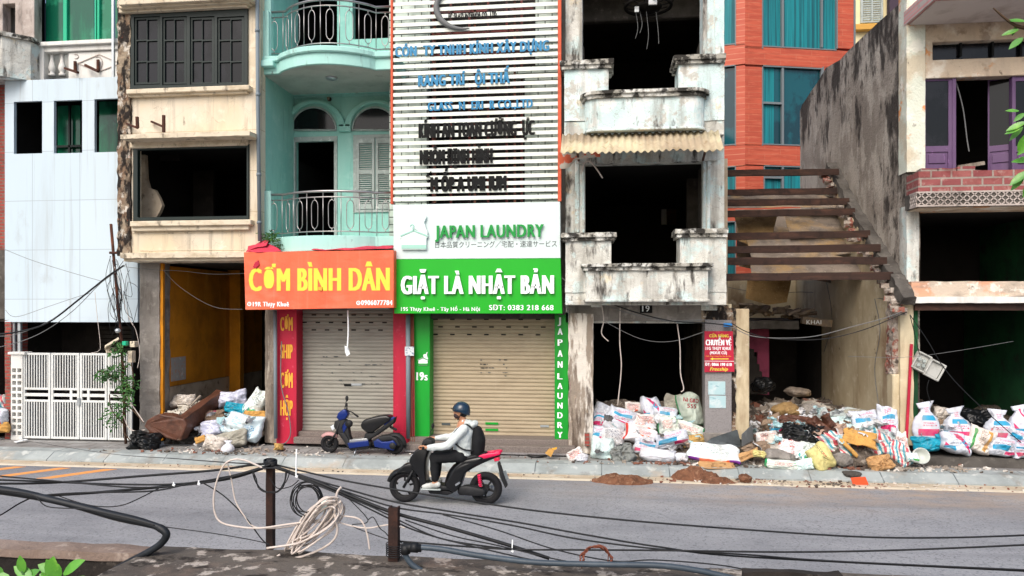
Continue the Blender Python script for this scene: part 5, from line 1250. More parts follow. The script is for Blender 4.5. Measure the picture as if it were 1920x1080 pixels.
def print_on(o, body, u0, u1, zt, zb, m, px, py, Y, roll):
    """lettering laid onto the sack's own surface"""
    k = ppm(px, Y); bv = BVHTree.FromPolygons([v.co for v in o.data.vertices], [list(p.vertices) for p in o.data.polygons])
    t = text(body, u0/k, zt/k, u1/k, zb/k, 0, m, None, 'lettering', bold=.1, depth=.001, M=Matrix.Translation(P(px, py, Y)+Vector((0, -1.2, 0))) @ Matrix.Rotation(-math.radians(roll), 4, 'Y'))
    for v in t.data.vertices:
        hit = bv.ray_cast(v.co, Vector((0, 1, 0)))
        if hit[0] is not None: v.co = hit[0]+Vector((0, -.006, 0))
        else: v.co.y += 1.0
    attach(t, o)
GA, GB, GC, GD = 'rubbish sacks heaped in the doorway of number 19', 'rubbish heaped before the roofless ruin', 'sacks lined up on the step of the purple door house', 'rubbish dumped in the orange shop'
# doorway of number 19 (centre px, size px, roll, depth)
A = [
 (1129, 768, 34, 26, -25, 15.75, 'plain', 'crumpled plain white sack topmost at the left doorpost'),
 (1187, 765, 32, 24, 5, 15.8, 'red', 'small red printed sack topmost on the heap left of the diagonal band sack'),
 (1221, 766, 42, 48, 8, 15.75, 'diag', 'upright white sack with pink diagonal band at the top middle of the doorway heap'),
 (1264, 757, 40, 38, 0, 15.85, 'woven', 'grey woven sack at the top of the heap beside the dull green sack'),
 (1252, 775, 40, 26, -5, 15.6, 'bars2', 'folded white sack with cyan stripe just below the grey woven sack'),
 (1124, 788, 38, 34, -5, 15.55, 'bars', 'pink barred sack leaning on the left doorpost below the plain white one'),
 (1166, 784, 56, 40, -18, 15.5, 'bars', 'tilted white sack with a pink bar high on the left of the heap'),
 (1209, 793, 50, 36, -8, 15.45, 'red', 'grubby white sack with black and red print in the middle of the heap'),
 (1250, 798, 40, 42, 4, 15.4, 'green', 'upright sack with green edges and red print under the folded cyan sack'),
 (1152, 799, 42, 28, -32, 15.3, 'plain', 'plain white sack sloping down beneath the tilted pink barred sack'),
 (1122, 813, 30, 30, 0, 15.25, 'bars2', 'small cyan block sack squeezed against the left doorpost'),
 (1291, 806, 68, 30, -16, 15.3, 'green', 'long green edged sack lying across under the dull green sack'),
 (1150, 819, 50, 40, -10, 15.15, 'txt', 'white sack covered in fine grey print low on the left of the heap'),
 (1200, 816, 66, 34, -14, 15.15, 'swirl', 'long white sack with orange emblem and red seam across the middle of the heap'),
 (1129, 842, 46, 46, -8, 14.95, 'mint', 'big pale mint sack at the bottom left corner of the doorway heap'),
 (1259, 824, 66, 30, 14, 15.05, 'bars2', 'cyan and pink printed sack lying low in front of the tan sack'),
 (1299, 827, 42, 24, 8, 15.1, 'tan', 'tan woven sack poking out behind the purple hemmed sack'),
 (1211, 839, 50, 32, -14, 14.95, 'bars', 'white sack with a pink bar lying at the foot of the heap'),
 (1233, 854, 70, 28, -9, 14.7, 'plain', 'limp plain white sack spilling onto the pavement before the heap'),
]
for a in A: sack(*a, GA, tk=.36)
g9 = sack(1295, 768, 50, 66, 8, 15.55, 'gro', 'tall dull green sack printed with red letters against the right doorpost', GA, pitch=.15)
print_on(g9, 'NI GRO', -16, 12, 22, 15, M['red_board'], 1295, 768, 15.55, -6); print_on(g9, '555', -9, 8, 12, 5, M['red_board'], 1295, 768, 15.55, -6)
sack(1168, 850, 46, 40, 20, 14.75, 'grey', 'crumpled dark grey cloth slumped before the fine print sack', GA, wr=1.6, name='grey_cloth', cat='cloth')
sack(1278, 858, 26, 18, 0, 14.6, 'plain', 'little white plastic bag on the pavement left of the purple hemmed sack', GA, name='plastic_bag', cat='bag')
pu = sack(1338, 849, 102, 34, -4, 14.55, 'purple', 'wide white sack with purple and orange hem lying before the granite pillar', GA, pitch=.6)
sack(1345, 876, 72, 24, 10, 14.35, 'paper', 'flattened brown paper sack lying on the kerb over the soil', GB, pitch=1.0, tk=.12, wr=1.2, name='paper_sack')
rh = mound('doorway_rubble', M['rubble'], P(1112, CY, 15.5).x, P(1318, CY, 15.5).x, 14.75, 16.4, .15, lambda u, v: 1.0*v**.8*(1 if .02 < u < .98 else .0)-.05, 40, 30, 9, .1); rh['kind'] = 'stuff'
def board(pts, Y, Y2, m, label, nm, cat, th=.04):
    V = [P(x, y, Y+(Y2-Y)*k) for x, y, k in pts]
    tag(MB().prism(V, (0, .05, 0)).done(nm, m, bevel=.006), label, cat)
board([(1318, 836, 0), (1334, 822, .4), (1383, 806, 1), (1390, 834, .6), (1388, 838, 0)], 14.8, 15.1, mat('dark_grey_tray', '#3f4547', .5, (('#5d6466', 5, .5, .65, .7), ('#2b2f30', 3, .5, .6, .6)), (20, .3)), 'dark grey plastic tray leaning on the foot of the granite pillar', 'plastic_tray', 'tray')
board([(1391, 838, 0), (1391, 815, .3), (1411, 796, 1), (1413, 826, .8)], 14.8, 15.2, mat('grey_board', '#5d5f5f', .6, (('#7d7f7e', 5, .5, .65, .7),)), 'grey board standing on edge right of the dark grey plastic tray', 'loose_board', 'board')
# heap before the ruin
Bq = [
 (1452, 800, 40, 30, 20, 15.4, 'bars2', 'white and blue plastic sack at the left end of the heap before the ruin'),
 (1440, 822, 46, 30, 12, 15.0, 'red', 'pale sack with red print lying behind the yellow scrap near the tray'),
 (1462, 836, 60, 40, -20, 14.9, 'clear', 'milky crumpled plastic sheet left of the white sack with red vertical print'),
 (1481, 842, 46, 54, -6, 14.75, 'orangew', 'upright white sack with red vertical print and orange corner'),
 (1598, 838, 70, 34, -6, 15.1, 'stripes', 'faded striped tarpaulin bundle half under the yellow cardboard'),
 (1562, 833, 96, 46, -18, 14.85, 'stripes', 'large bundle of pink and blue striped tarpaulin beside the yellow sack'),
 (1650, 838, 70, 54, -38, 14.9, 'stripes', 'twisted striped tarpaulin sliding down right of the yellow cardboard'),
 (1684, 852, 56, 40, -50, 14.7, 'stripes', 'striped tarpaulin end trailing towards the clear plastic tub'),
 (1680, 826, 44, 34, -30, 15.2, 'mint', 'pale mint plastic sheet crumpled against the cream wall end'),
 (1622, 786, 56, 34, 8, 15.45, 'bars2', 'slumped white sack with blue print behind the yellow cardboard'),
 (1618, 806, 52, 28, 12, 15.25, 'mint', 'folded pale blue sack under the slumped white sack'),
 (1662, 790, 38, 62, -4, 15.35, 'bars', 'tall pointed white sack leaning on the cream wall end'),
 (1467, 872, 70, 20, -6, 14.3, 'green', 'flat white sack with green corner lying on the kerb'),
 (1508, 871, 36, 22, 10, 14.3, 'mint', 'small pale plastic scrap on the kerb beside the yellow sack'),
 (1511, 846, 34, 46, -20, 14.7, 'cyangreen', 'bright green and cyan plastic sack wedged beside the yellow sack'),
 (1576, 796, 46, 34, 0, 15.5, 'mint', 'pale crushed sack between the brown boots and the slumped white sack'),
 (1600, 778, 40, 24, 10, 15.7, 'woven', 'dusty grey bundle at the back of the heap below the dark boards'),
 (1420, 842, 60, 26, 10, 14.8, 'brown', 'dirty brown sack flattened beside the grey board'),
]
for a in Bq: sack(*a, GB, tk=.3, wr=1.0)
sack(1540, 857, 46, 52, 28, 14.4, 'yellow', 'pale yellow woven sack lying on the pavement edge in the heap', GB)
sack(1503, 813, 80, 40, -8, 14.85, 'black', 'shiny black plastic bag on top of the heap before the ruin', GB, wr=1.8, name='plastic_bag', cat='bag')
sack(1652, 868, 50, 32, 15, 14.45, 'paper', 'crumpled brown paper sack at the front of the striped tarpaulin', GB, wr=1.6, name='paper_sack')
sack(1612, 821, 62, 30, -16, 14.7, 'card', 'torn yellow cardboard lying over the striped tarpaulin', GB, tk=.06, wr=1.6, pitch=.6, name='torn_cardboard', cat='cardboard')
sack(1592, 840, 46, 8, -50, 14.62, 'card', 'narrow strip of yellow cardboard hanging off the torn yellow cardboard', GB, tk=.06, wr=.6, name='cardboard_strip', cat='cardboard')
sack(1398, 855, 54, 16, 20, 14.5, 'paper', 'bent brown cardboard strip right of the purple hemmed sack', GB, tk=.1, wr=1.0, name='cardboard_strip', cat='cardboard')
sack(1424, 851, 26, 14, -8, 14.45, 'yellow', 'bright yellow scrap of cloth near the grey board', GB, tk=.2, wr=1.6, name='cloth_scrap', cat='cloth')
sack(1690, 832, 22, 44, 5, 15.1, 'red', 'pinkish cloth hanging against the cream pillar', GB, wr=1.6, name='cloth_scrap', cat='cloth')
sack(1490, 790, 60, 24, -4, 15.2, 'leather', 'rolled brown leather cushion above the black plastic bag', GB, tk=.5, name='leather_cushion', cat='cushion')
sack(1447, 793, 44, 26, 30, 15.5, 'brown', 'grey brown padded cushion at the left top of the heap', GB, tk=.5, name='leather_cushion', cat='cushion')
# a torn brown seat cushion with raised flaps
t = thing('torn_armchair', 'torn brown leather seat with curled straps lying right of the black bag', 'seat', tuple(P(1540, 815, 15.0)), GB)
for px, py, w_, h_, ro in ((1542, 806, 62, 32, -18), (1528, 793, 30, 24, 40), (1553, 790, 30, 20, -60)):
    k = ppm(px, 14.95); o = uvgrid(pillow(w_/k, h_/k, .12, px*.1, .6, 24, 18), 'seat_pad', SM['leather']); o.data.transform(Matrix.Translation(P(px, py, 15.0)) @ Matrix.Rotation(-.3, 4, 'X') @ Matrix.Rotation(-math.radians(ro), 4, 'Y')); attach(o, t)
MB().tube(catmull([P(x, y, 14.8) for x, y in ((1500, 786), (1512, 790), (1530, 800), (1545, 815), (1560, 820))], 5), .02, 6).done('strap', M['rust'], t, smooth=True)
rh = mound('ruin_heap_rubble', M['rubble'], P(1405, CY, 15).x, P(1700, CY, 15).x, 14.5, 16.6, .15, lambda u, v: .75*math.sin(math.pi*min(1, v*1.0+.02))**.8*math.sin(math.pi*min(max(u, 0), 1))**.4-.06, 50, 36, 4, .14); rh['kind'] = 'stuff'
for pts, lab in (([(1545, 776, 0), (1590, 763, 1), (1625, 770, 1), (1580, 785, 0)], 'flat grey board lying behind the pale crushed sack'), ([(1524, 782, 0), (1542, 764, 1), (1548, 762, 1), (1560, 786, 0)], 'bent white panel standing behind the brown leather seat')):
    board(pts, 15.5, 15.9, M['louvre'], lab, 'loose_board', 'board')
def lump(px, py, w_, h_, Y, m, label, nm, cat, seed, amp=.25, group=None, z0=None):
    k = ppm(px, Y); a, b = w_/2/k, h_/2/k; mb = MB().ell((0, 0, 0), a, a*.8, b, None, 28, 18)
    for v in mb.bm.verts: v.co *= 1+amp*noise.fractal(v.co/max(a, b)*1.3+Vector((seed, seed, 0)), 1, 2, 4)
    c = P(px, py, Y); mb.xf(Matrix.Translation(c)); zf = .156 if Y > 14.21 else .006
    for v in mb.bm.verts: v.co.z = max(v.co.z, zf)
    return tag(mb.done(nm, m, smooth=False), label, cat, group)
lump(1580, 862, 36, 24, 14.5, M['concrete'], 'grey concrete lump between the yellow sack and the paper sack', 'concrete_lump', 'rubble', 3, .3)
lump(1460, 855, 60, 26, 14.6, M['concrete'], 'grey concrete block under the white sack with red vertical print', 'concrete_lump', 'rubble', 5, .3)
lump(1596, 889, 32, 14, 14.15, M['dark_concrete'], 'dark stone lying on the kerb above the orange plate', 'kerb_stone_piece', 'stone', 7, .3)
lump(1397, 897, 22, 18, 13.75, M['soil'], 'single round clod of red soil in the gutter', 'soil_clod', 'soil', 9, .35)
lump(1474, 768, 52, 30, 16.9, M['straw_board'], 'big tan slab of fibre board lying on the rubble inside the ruin', 'fibre_board_slab', 'rubble', 11, .3)
lump(1522, 770, 36, 26, 16.6, M['concrete'], 'grey stone on the rubble beside the tan slab inside the ruin', 'concrete_lump', 'rubble', 12, .35)
lump(1497, 735, 50, 18, 18.3, M['roof_board'], 'pale layered slab on the rubble at the back of the ruin', 'fallen_slab', 'rubble', 14, .3)
lump(1430, 722, 44, 30, 18.6, SM['black'], 'dark bundle on the rubble below the pink wall', 'dark_bundle', 'bag', 15, .3)
def heap(px, py0, py1, w_, Y, seed, label, zf):
    c = P(px, py1, Y); k = ppm(px, Y); rx = w_/2/k; hz = .42*(py1-py0)/k
    o = mound('soil_heap', M['soil'], c.x-rx, c.x+rx, Y-rx*.45, Y+rx*.5, zf, lambda u, v: hz*max(0, 1-((2*u-1)**2+(2*v-1)**2))**.9*1.2+.001 if ((2*u-1)**2+(2*v-1)**2) < 1 else -1, 60, 40, seed, hz*.5, 5.5)
    tag(o, label, 'soil')
heap(1167, 885, 910, 116, 13.55, 1, 'low heap of crumbly brown soil on the road edge before the sacks', .0)
heap(1305, 866, 904, 96, 13.95, 2, 'larger brown soil heap spilling over the kerb near the paper sack', .0)
heap(1345, 888, 908, 70, 13.7, 3, 'small reddish soil heap in the gutter beside the larger heap', .0)
c0 = P(1612, 902, 13.75)
tag(MB().pp([(1595, 896), (1623, 894), (1629, 909), (1600, 910)], 13.8, .02).xf(Matrix.Identity(4)).done('orange_plate', mat('orange_plastic', '#e0562f', .5), bevel=.004), 'bright orange plastic plate lying in the gutter', 'plate')
t = thing('plastic_tub', 'clear round plastic tub with green and yellow scrap beside the dark step', 'tub', tuple(P(1724, 862, 14.6)))
rot = Matrix.Rotation(math.radians(70), 3, 'X')
MB().lathe(P(1724, 856, 14.6), [(.12, 0), (.15, .05), (.15, .1), (.13, .1), (.11, .02)], 24, rot).done('rim', mat('clear_plastic', '#b9bfb8', .25), t, smooth=True)
k = ppm(1710, 14.5); o = uvgrid(pillow(.24, .2, .05, 4, 1.2, 20, 16), 'green_scrap', SM['cyangreen']); o.data.transform(Matrix.Translation(P(1711, 857, 14.5)) @ Matrix.Rotation(-.5, 4, 'X')); attach(o, t)
# loose crumpled plastic and paper that nobody could count
def litter(name, n, spot, s0, s1, m, seed):
    r_ = random.Random(seed); mb = MB()
    for k in range(n):
        c = Vector(spot(r_)); s_ = r_.uniform(s0, s1); sv = Vector((k*1.3, seed, k*.7))
        M4 = Matrix.Translation(c) @ Matrix.Rotation(r_.uniform(0, 6.3), 4, 'Z') @ Matrix.Rotation(r_.uniform(.2, 1.3), 4, 'X')
        a = r_.uniform(.4, 1); N = 7; G = []
        for j in range(N):
            row = []
            for i in range(N):
                u, v = (i/(N-1)-.5)*2, (j/(N-1)-.5)*2; p = Vector((u, v*a, 0))+.55*noise.noise_vector(sv+Vector((u*1.1, v*1.1, 0)))+.25*noise.noise_vector(sv+Vector((u*3, v*3, 5)))
                p = M4 @ (p*s_*.5); p.z = max(p.z, .162); row.append(mb.bm.verts.new(p))
            G.append(row)
        for j in range(N-1):
            for i in range(N-1): mb.face((G[j][i], G[j][i+1], G[j+1][i+1], G[j+1][i]))
    o = mb.done(name, m); o['kind'] = 'stuff'; return o
M['litter'] = mat('mixed_plastic_litter', '#cfd0d2', .6, (('#9fc3c8', 1.9, .6, .61, .95, 'v'), ('#a98a76', 1.6, .8, .81, .95, 'v'), ('#c9586a', 2.1, .94, .95, .95, 'v'), ('#3a3a3c', 1.7, .9, .91, .95, 'v'), ('#8d8278', 5, .48, .66, .7)), None, 0, .4)
def on_heap(r):
    u = r.random(); v = r.random()**1.3; xx = P(1408, CY, 15).x+(P(1700, CY, 15).x-P(1408, CY, 15).x)*u
    v = .12+.88*v
    return (xx, 14.45+1.9*v, .18+.85*math.sin(math.pi*min(1, v*.9+.04))**.8*(.35+.65*math.sin(math.pi*u)**.5)+r.uniform(-.04, .12))
litter('heap_litter', 95, on_heap, .08, .26, M['litter'], 3)
litter('doorway_litter', 60, lambda r: (r.uniform(P(1112, CY, 15).x, P(1316, CY, 15).x), (lambda t: 14.6+t*1.1)(r.random()), .2+r.random()*.8), .08, .22, M['litter'], 4)
litter('step_litter', 50, lambda r: (r.uniform(6.1, 9), r.uniform(14.95, 15.6), .38+r.random()*.5), .08, .25, M['litter'], 5)
litter('shop_litter', 50, lambda r: (r.uniform(P(320, CY, 15.6).x, P(492, CY, 15.6).x), 15.0+r.random()*1.6, .2+r.random()*.6), .08, .22, M['litter'], 6)
# step of the right house
C = [
 (1735, 791, 50, 74, 0, 15.2, 'bars', 'tall white sack with pink bar standing at the left end of the step', 't'),
 (1737, 833, 54, 30, 0, 15.0, 'teal', 'bright teal plastic bag under the leftmost tall white sack', 'p'),
 (1795, 797, 52, 66, 0, 15.2, 'bars', 'tied white sack with pink bar standing second along the step', 't'),
 (1768, 822, 28, 26, 15, 15.05, 'teal', 'small teal bag squeezed between the two tall tied sacks', 'p'),
 (1791, 831, 60, 40, -10, 14.95, 'diag', 'round white sack with blue and pink marks below the second tied sack', 'p'),
 (1836, 826, 46, 50, -22, 15.05, 'bandtan', 'slumped white sack with a tan band in the middle of the step', 'p'),
 (1876, 800, 54, 64, 0, 15.2, 'bars', 'fat tied white sack with pink bar above the cyan block sack', 't'),
 (1877, 838, 52, 36, -6, 14.95, 'bars2', 'low white sack with cyan block below the fat tied sack', 'p'),
 (1914, 790, 46, 60, 0, 15.25, 'diag', 'white sack with diagonal print at the right picture edge', 't'),
 (1906, 819, 42, 30, -20, 15.05, 'bars2', 'small cyan and pink sack between the fat tied sack and the picture edge', 'p'),
 (1917, 844, 40, 34, 0, 14.92, 'bars', 'lowest white sack at the right picture edge', 'p'),
 (1768, 778, 44, 30, -8, 15.6, 'clear', 'dirty pale plastic sheet behind the first two tied sacks', 'p'),
 (1768, 800, 34, 30, 0, 15.5, 'brown', 'dark brown bundle behind the first two tied sacks', 'p'),
 (1833, 788, 62, 46, 0, 15.7, 'black', 'black plastic bag at the back between the tied sacks', 'p'),
]
for a in C: sack(*a[:8], GC, kind=a[8], pitch=.25, tk=.45, wr=.8, name='rubbish_sack' if 'sack' in a[7].split(' with')[0].split(' at')[0] else 'plastic_bag')
# left picture edge and the orange shop
sack(2, 757, 40, 38, 0, 15.6, 'stripes', 'checked plastic sack at the left picture edge', GD, tk=.5)
sack(-4, 782, 50, 34, 0, 15.4, 'bars2', 'blue printed white sack at the left picture edge under the checked one', GD, tk=.5)
sack(0, 801, 44, 22, 0, 15.3, 'card', 'yellow sack at the bottom of the pile on the left picture edge', GD, tk=.5)
D_ = [
 (435, 747, 56, 30, 10, 16.2, 'lav', 'pale sack at the top of the pile in the orange shop'),
 (481, 756, 38, 56, -28, 15.9, 'cyangreen', 'tilted sack with cyan and green print by the weathered pier'),
 (444, 766, 50, 22, -8, 15.9, 'teal', 'teal plastic sack in the middle of the orange shop pile'),
 (404, 781, 44, 24, 10, 15.8, 'brown', 'grey brown sack beside the sofa in the orange shop'),
 (398, 804, 48, 34, 12, 15.5, 'lav', 'pale lavender sack beside the overturned sofa'),
 (478, 780, 50, 20, 0, 15.7, 'card', 'yellow cardboard under the tilted sack in the orange shop'),
 (436, 826, 66, 34, 14, 15.1, 'woven', 'grey brown woven sack on the pavement in front of the blue print sack'),
 (455, 799, 82, 48, -12, 15.3, 'gh', 'big white sack with blue print lying slanted in front of the shop pile'),
 (402, 831, 50, 30, -12, 14.85, 'clear', 'milky plastic bag on the pavement beside the overturned sofa'),
]
for a in D_: sack(*a, GD, tk=.36, wr=.9)
sack(427, 838, 26, 24, 0, 14.7, 'plain', 'small tied white carrier bag on the pavement before the shop pile', GD, kind='t', name='plastic_bag', cat='bag')
sack(274, 830, 64, 40, -4, 14.85, 'black', 'shiny black rubbish bag on the pavement before the overturned sofa', GD, tk=.5, wr=1.8, name='plastic_bag', cat='bag')
sack(522, 838, 20, 13, 0, 14.8, 'tan', 'small tan crumpled bag at the foot of the red column', GD, wr=1.6, name='plastic_bag', cat='bag')
sack(376, 824, 22, 14, 20, 15.0, 'card', 'piece of brown cardboard between the sofa and the milky bag', GD, tk=.1, name='cardboard_piece', cat='cardboard')
mound('shop_floor_rubble', M['rubble'], P(322, CY, 15.6).x, P(494, CY, 15.6).x, 15.3, 18, .15, lambda u, v: .55*min(1, v*2.5), 40, 30, 3, .12)['kind'] = 'stuff'
# overturned sofa
t = thing('overturned_sofa', 'overturned torn brown leather sofa filled with rubble outside the orange shop', 'sofa', tuple(P(340, 825, 15.1)))
ML = SM['leather']
def spx(pts, Y): return [P(x, y, Y) for x, y in pts]
MB().prism(spx([(270, 800), (276, 788), (300, 775), (345, 785), (349, 800), (340, 826), (333, 826), (280, 812)], 14.95), (0, .25, 0)).split(.12).jitter(.03, 4, 2).done('arm', ML, t, bevel=.03, seg=2)
a_, b_ = spx([(333, 826), (345, 786)], 14.95), spx([(421, 754), (418, 733)], 16.3)
bk = MB(); n_ = Vector((-.14, .06, .02))
bk.hull8([a_[0], b_[0], b_[0]+n_*1.5, a_[0]+n_*1.5, a_[1], b_[1], b_[1]+n_*1.5, a_[1]+n_*1.5]).split(.15).jitter(.03, 3, 4).done('backrest', ML, t, bevel=.03, seg=2)
bk = MB().hull8([P(280, 812, 15.0), P(333, 826, 15.0), P(418, 768, 16.3), P(330, 770, 16.3), P(285, 796, 15.0), P(335, 812, 15.0), P(416, 758, 16.3), P(326, 762, 16.3)]).split(.15).jitter(.02, 3, 6).done('base', ML, t)
sh = MB(); r_ = random.Random(9)
for _ in range(150):
    q = r_.random(); p = P(318+q*62+r_.uniform(-10, 14), 786-q*26+r_.uniform(-9, 7), 15.2+q*.9); s_ = r_.uniform(.02, .11)
    sh.box(-s_, s_, -s_*.6, s_*.6, -.012, .012, Matrix.Translation(p) @ Matrix.Rotation(r_.uniform(0, 3), 4, 'Z') @ Matrix.Rotation(r_.uniform(-1, 1), 4, 'X'))
o = sh.done('sofa_rubble', mat('pale_plaster_shards', '#c9c3b6', .9, (('#86b3a8', 2.5, .6, .62, .9, 'v'), ('#8f7a66', 2.1, .7, .72, .9, 'v')))); o['kind'] = 'stuff'
sack(342, 751, 50, 24, 6, 15.9, 'clear', 'crumpled milky sack lying on the rubble inside the overturned sofa', GD, wr=1.4)
tag(MB().bar(P(352, 766, 15.6), P(376, 742, 15.9), .06, .03).done('loose_batten', M['timber_old']), 'pale batten sticking out of the overturned sofa', 'batten')
tag(MB().bar(P(28, 829, 15.0), P(50, 824, 15.2), .14, .01).done('paper_sheet', M['ink_white'], bevel=.002), 'white paper sheet lying on the pavement before the folding gate', 'paper')
t = thing('cardboard_box', 'small open tan cardboard box on the pavement by the granite steps', 'box', tuple(P(1030, 852, 14.6)))
MB().pp([(1022, 850), (1030, 842), (1039, 845), (1033, 857)], 14.6, .12).done('box_side', SM['card'], t); MB().pp([(1033, 842), (1044, 839), (1044, 842), (1036, 845)], 14.7, .06).done('box_flap', M['ink_gold'], t)
tag(MB().lathe(PZ(1006, 855, .16), [(.17, 0), (.19, .015), (.19, .03), (.15, .035), (.05, .03)], 24).done('rubber_disc', M['black_plastic'], smooth=True), 'round black rubber disc lying on the pavement before the granite steps', 'disc')
sack(1078, 853, 34, 24, 30, 14.6, 'red', 'torn red and white bag at the foot of the left doorway pillar', GA, wr=1.8, tk=.2, name='torn_bag', cat='bag')
sack(1090, 858, 26, 16, 0, 14.5, 'plain', 'crumpled white paper beside the torn red and white bag', GA, wr=1.8, tk=.2, name='crumpled_paper', cat='paper')
# ------------------------------------------------------------------ vehicles and rider
M['bike_black'] = mat('gloss_black_plastic', '#0d0e10', .3, (('#1b1d20', 5, .5, .7, .5),), None, 0, .5)
M['bike_matte'] = mat('matte_black_plastic', '#1b1c1e', .6, (('#2c2d2f', 8, .5, .7, .6),))
M['bike_pink'] = mat('pink_red_plastic', '#d8174f', .35, (), None, 0, .5)
M['bike_blue'] = mat('metallic_blue_plastic', '#102a72', .3, (('#0c1d4c', 5, .5, .7, .6),), None, .2, .5)
M['tyre'] = mat('black_rubber', '#17171a', .85, (('#2a2826', 9, .5, .7, .6),), (60, .3))
M['chrome'] = mat('dull_chrome', '#b8bcc0', .3, (), None, .8)
M['lamp_clear'] = mat('clear_lamp_lens', '#cfd6da', .15, (), None, 0, .6)
M['lamp_red'] = mat('red_tail_lens', '#e0234a', .25, (), None, 0, .6)
def wheel(parent, c, R_, wt, spokes, hubm, rimm, phase=0.0):
    rot = Matrix.Rotation(math.pi/2, 3, 'X')
    tp = [(R_-wt*1.0, -wt*.42), (R_-wt*.5, -wt*.6), (R_-wt*.1, -wt*.34), (R_, 0), (R_-wt*.1, wt*.34), (R_-wt*.5, wt*.6), (R_-wt*1.0, wt*.42)]
    mb = MB(); n = 40; rings = []
    for r, h in tp: rings.append([mb.bm.verts.new(c+rot @ Vector((r*math.cos(2*math.pi*k/n), r*math.sin(2*math.pi*k/n), h))) for k in range(n)])
    rings.append(rings[0])
    for A_, B_ in zip(rings, rings[1:]):
        for k in range(n): mb.face((A_[k], A_[(k+1) % n], B_[(k+1) % n], B_[k]))
    w_ = mb.done('wheel', M['tyre'], parent, smooth=True)
    rm = MB(); rings = []
    for r, h in ((R_-wt*.9, -wt*.4), (R_-wt*1.25, -wt*.3), (R_-wt*1.25, wt*.3), (R_-wt*.9, wt*.4)): rings.append([rm.bm.verts.new(c+rot @ Vector((r*math.cos(2*math.pi*k/n), r*math.sin(2*math.pi*k/n), h))) for k in range(n)])
    rings.append(rings[0])
    for A_, B_ in zip(rings, rings[1:]):
        for k in range(n): rm.face((A_[k], A_[(k+1) % n], B_[(k+1) % n], B_[k]))
    for k in range(spokes):
        a = phase+2*math.pi*k/spokes; u = Vector((math.cos(a), 0, math.sin(a)))
        rm.bar(c+u*.03, c+u*(R_-wt*1.15), .028, .03)
    rm.done('rim', M[rimm], w_, bevel=.004)
    MB().lathe(c, [(.05, -.06), (.06, -.03), (.06, .03), (.05, .06)], 16, rot).done('hub', M[hubm], w_)
    return w_
def panel(pts, Y, half, m, nm, parent, bev=.03, sub=0):
    V = [P(x, y, Y-half) for x, y in pts]
    return MB().prism(V, (0, 2*half, 0)).done(nm, m, parent, bevel=bev, seg=3, smooth=True)
def loftpx(st, Y, m, nm, parent, dy=0.0, n=16, e=2.4):
    return MB().loft([(P(x, y, Y)+Vector((0, dy, 0)), hy, hz) for x, y, hy, hz in st], n, e).done(nm, m, parent, smooth=True, sub=1)
YM = 11.72
mb_ = thing('black_motor_scooter', 'black motor scooter with pink red tail being ridden along the road', 'motor scooter', (P(838, 940, YM).x, YM, 0))
kM = ppm(838, YM)
zg = lambda px: P(px, 945, YM)
fw = P(759, 917, YM); fw.z = .255; rw = P(911, 918, YM); rw.z = .262
wheel(mb_, fw, .255, .085, 5, 'bike_pink', 'bike_matte', .3); wheel(mb_, rw, .262, .1, 5, 'bike_matte', 'bike_matte', .9)
dsc = MB().lathe(fw+Vector((0, -.075, 0)), [(.05, -.004), (.105, -.004), (.105, .004), (.05, .004)], 24, Matrix.Rotation(math.pi/2, 3, 'X')).done('brake_disc', M['chrome'], mb_)
for s_ in (-1, 1): MB().tube([fw+Vector((0, s_*.085, 0)), P(777, 880, YM)+Vector((0, s_*.085, 0))], .022, 8).done('fork', M['bike_matte'], mb_, smooth=True)
# front mudguard: an arc over the wheel
def mudguard(c, r, a0, a1, hw, m, parent, n=14, nm='mudguard'):
    mb = MB(); rows = []
    for i in range(n+1):
        a = a0+(a1-a0)*i/n; u = Vector((math.cos(a), 0, math.sin(a)))
        k = math.sin(math.pi*i/n)**.4 if 0 < i < n else .35
        rows.append([mb.bm.verts.new(c+u*(r-.05*(abs(j)/3)**2*1.2)+Vector((0, hw*k*j/3, 0))) for j in range(-3, 4)])
    for A_, B_ in zip(rows, rows[1:]):
        for j in range(6): mb.face((A_[j], A_[j+1], B_[j+1], B_[j]))
    return solid(mb.done(nm, m, parent, smooth=True), .012)
mudguard(fw, .30, math.radians(35), math.radians(165), .085, M['bike_black'], mb_)
panel([(741, 892), (745, 881), (756, 872), (771, 867), (782, 874), (780, 893), (769, 887), (755, 885)], YM, .085, M['bike_black'], 'fender_side', mb_, .03)
panel([(832, 908), (841, 894), (851, 876), (866, 863), (900, 856), (908, 861), (884, 875), (870, 890), (862, 914), (852, 925), (838, 919)], YM, .15, M['bike_black'], 'side_cover', mb_, .05)
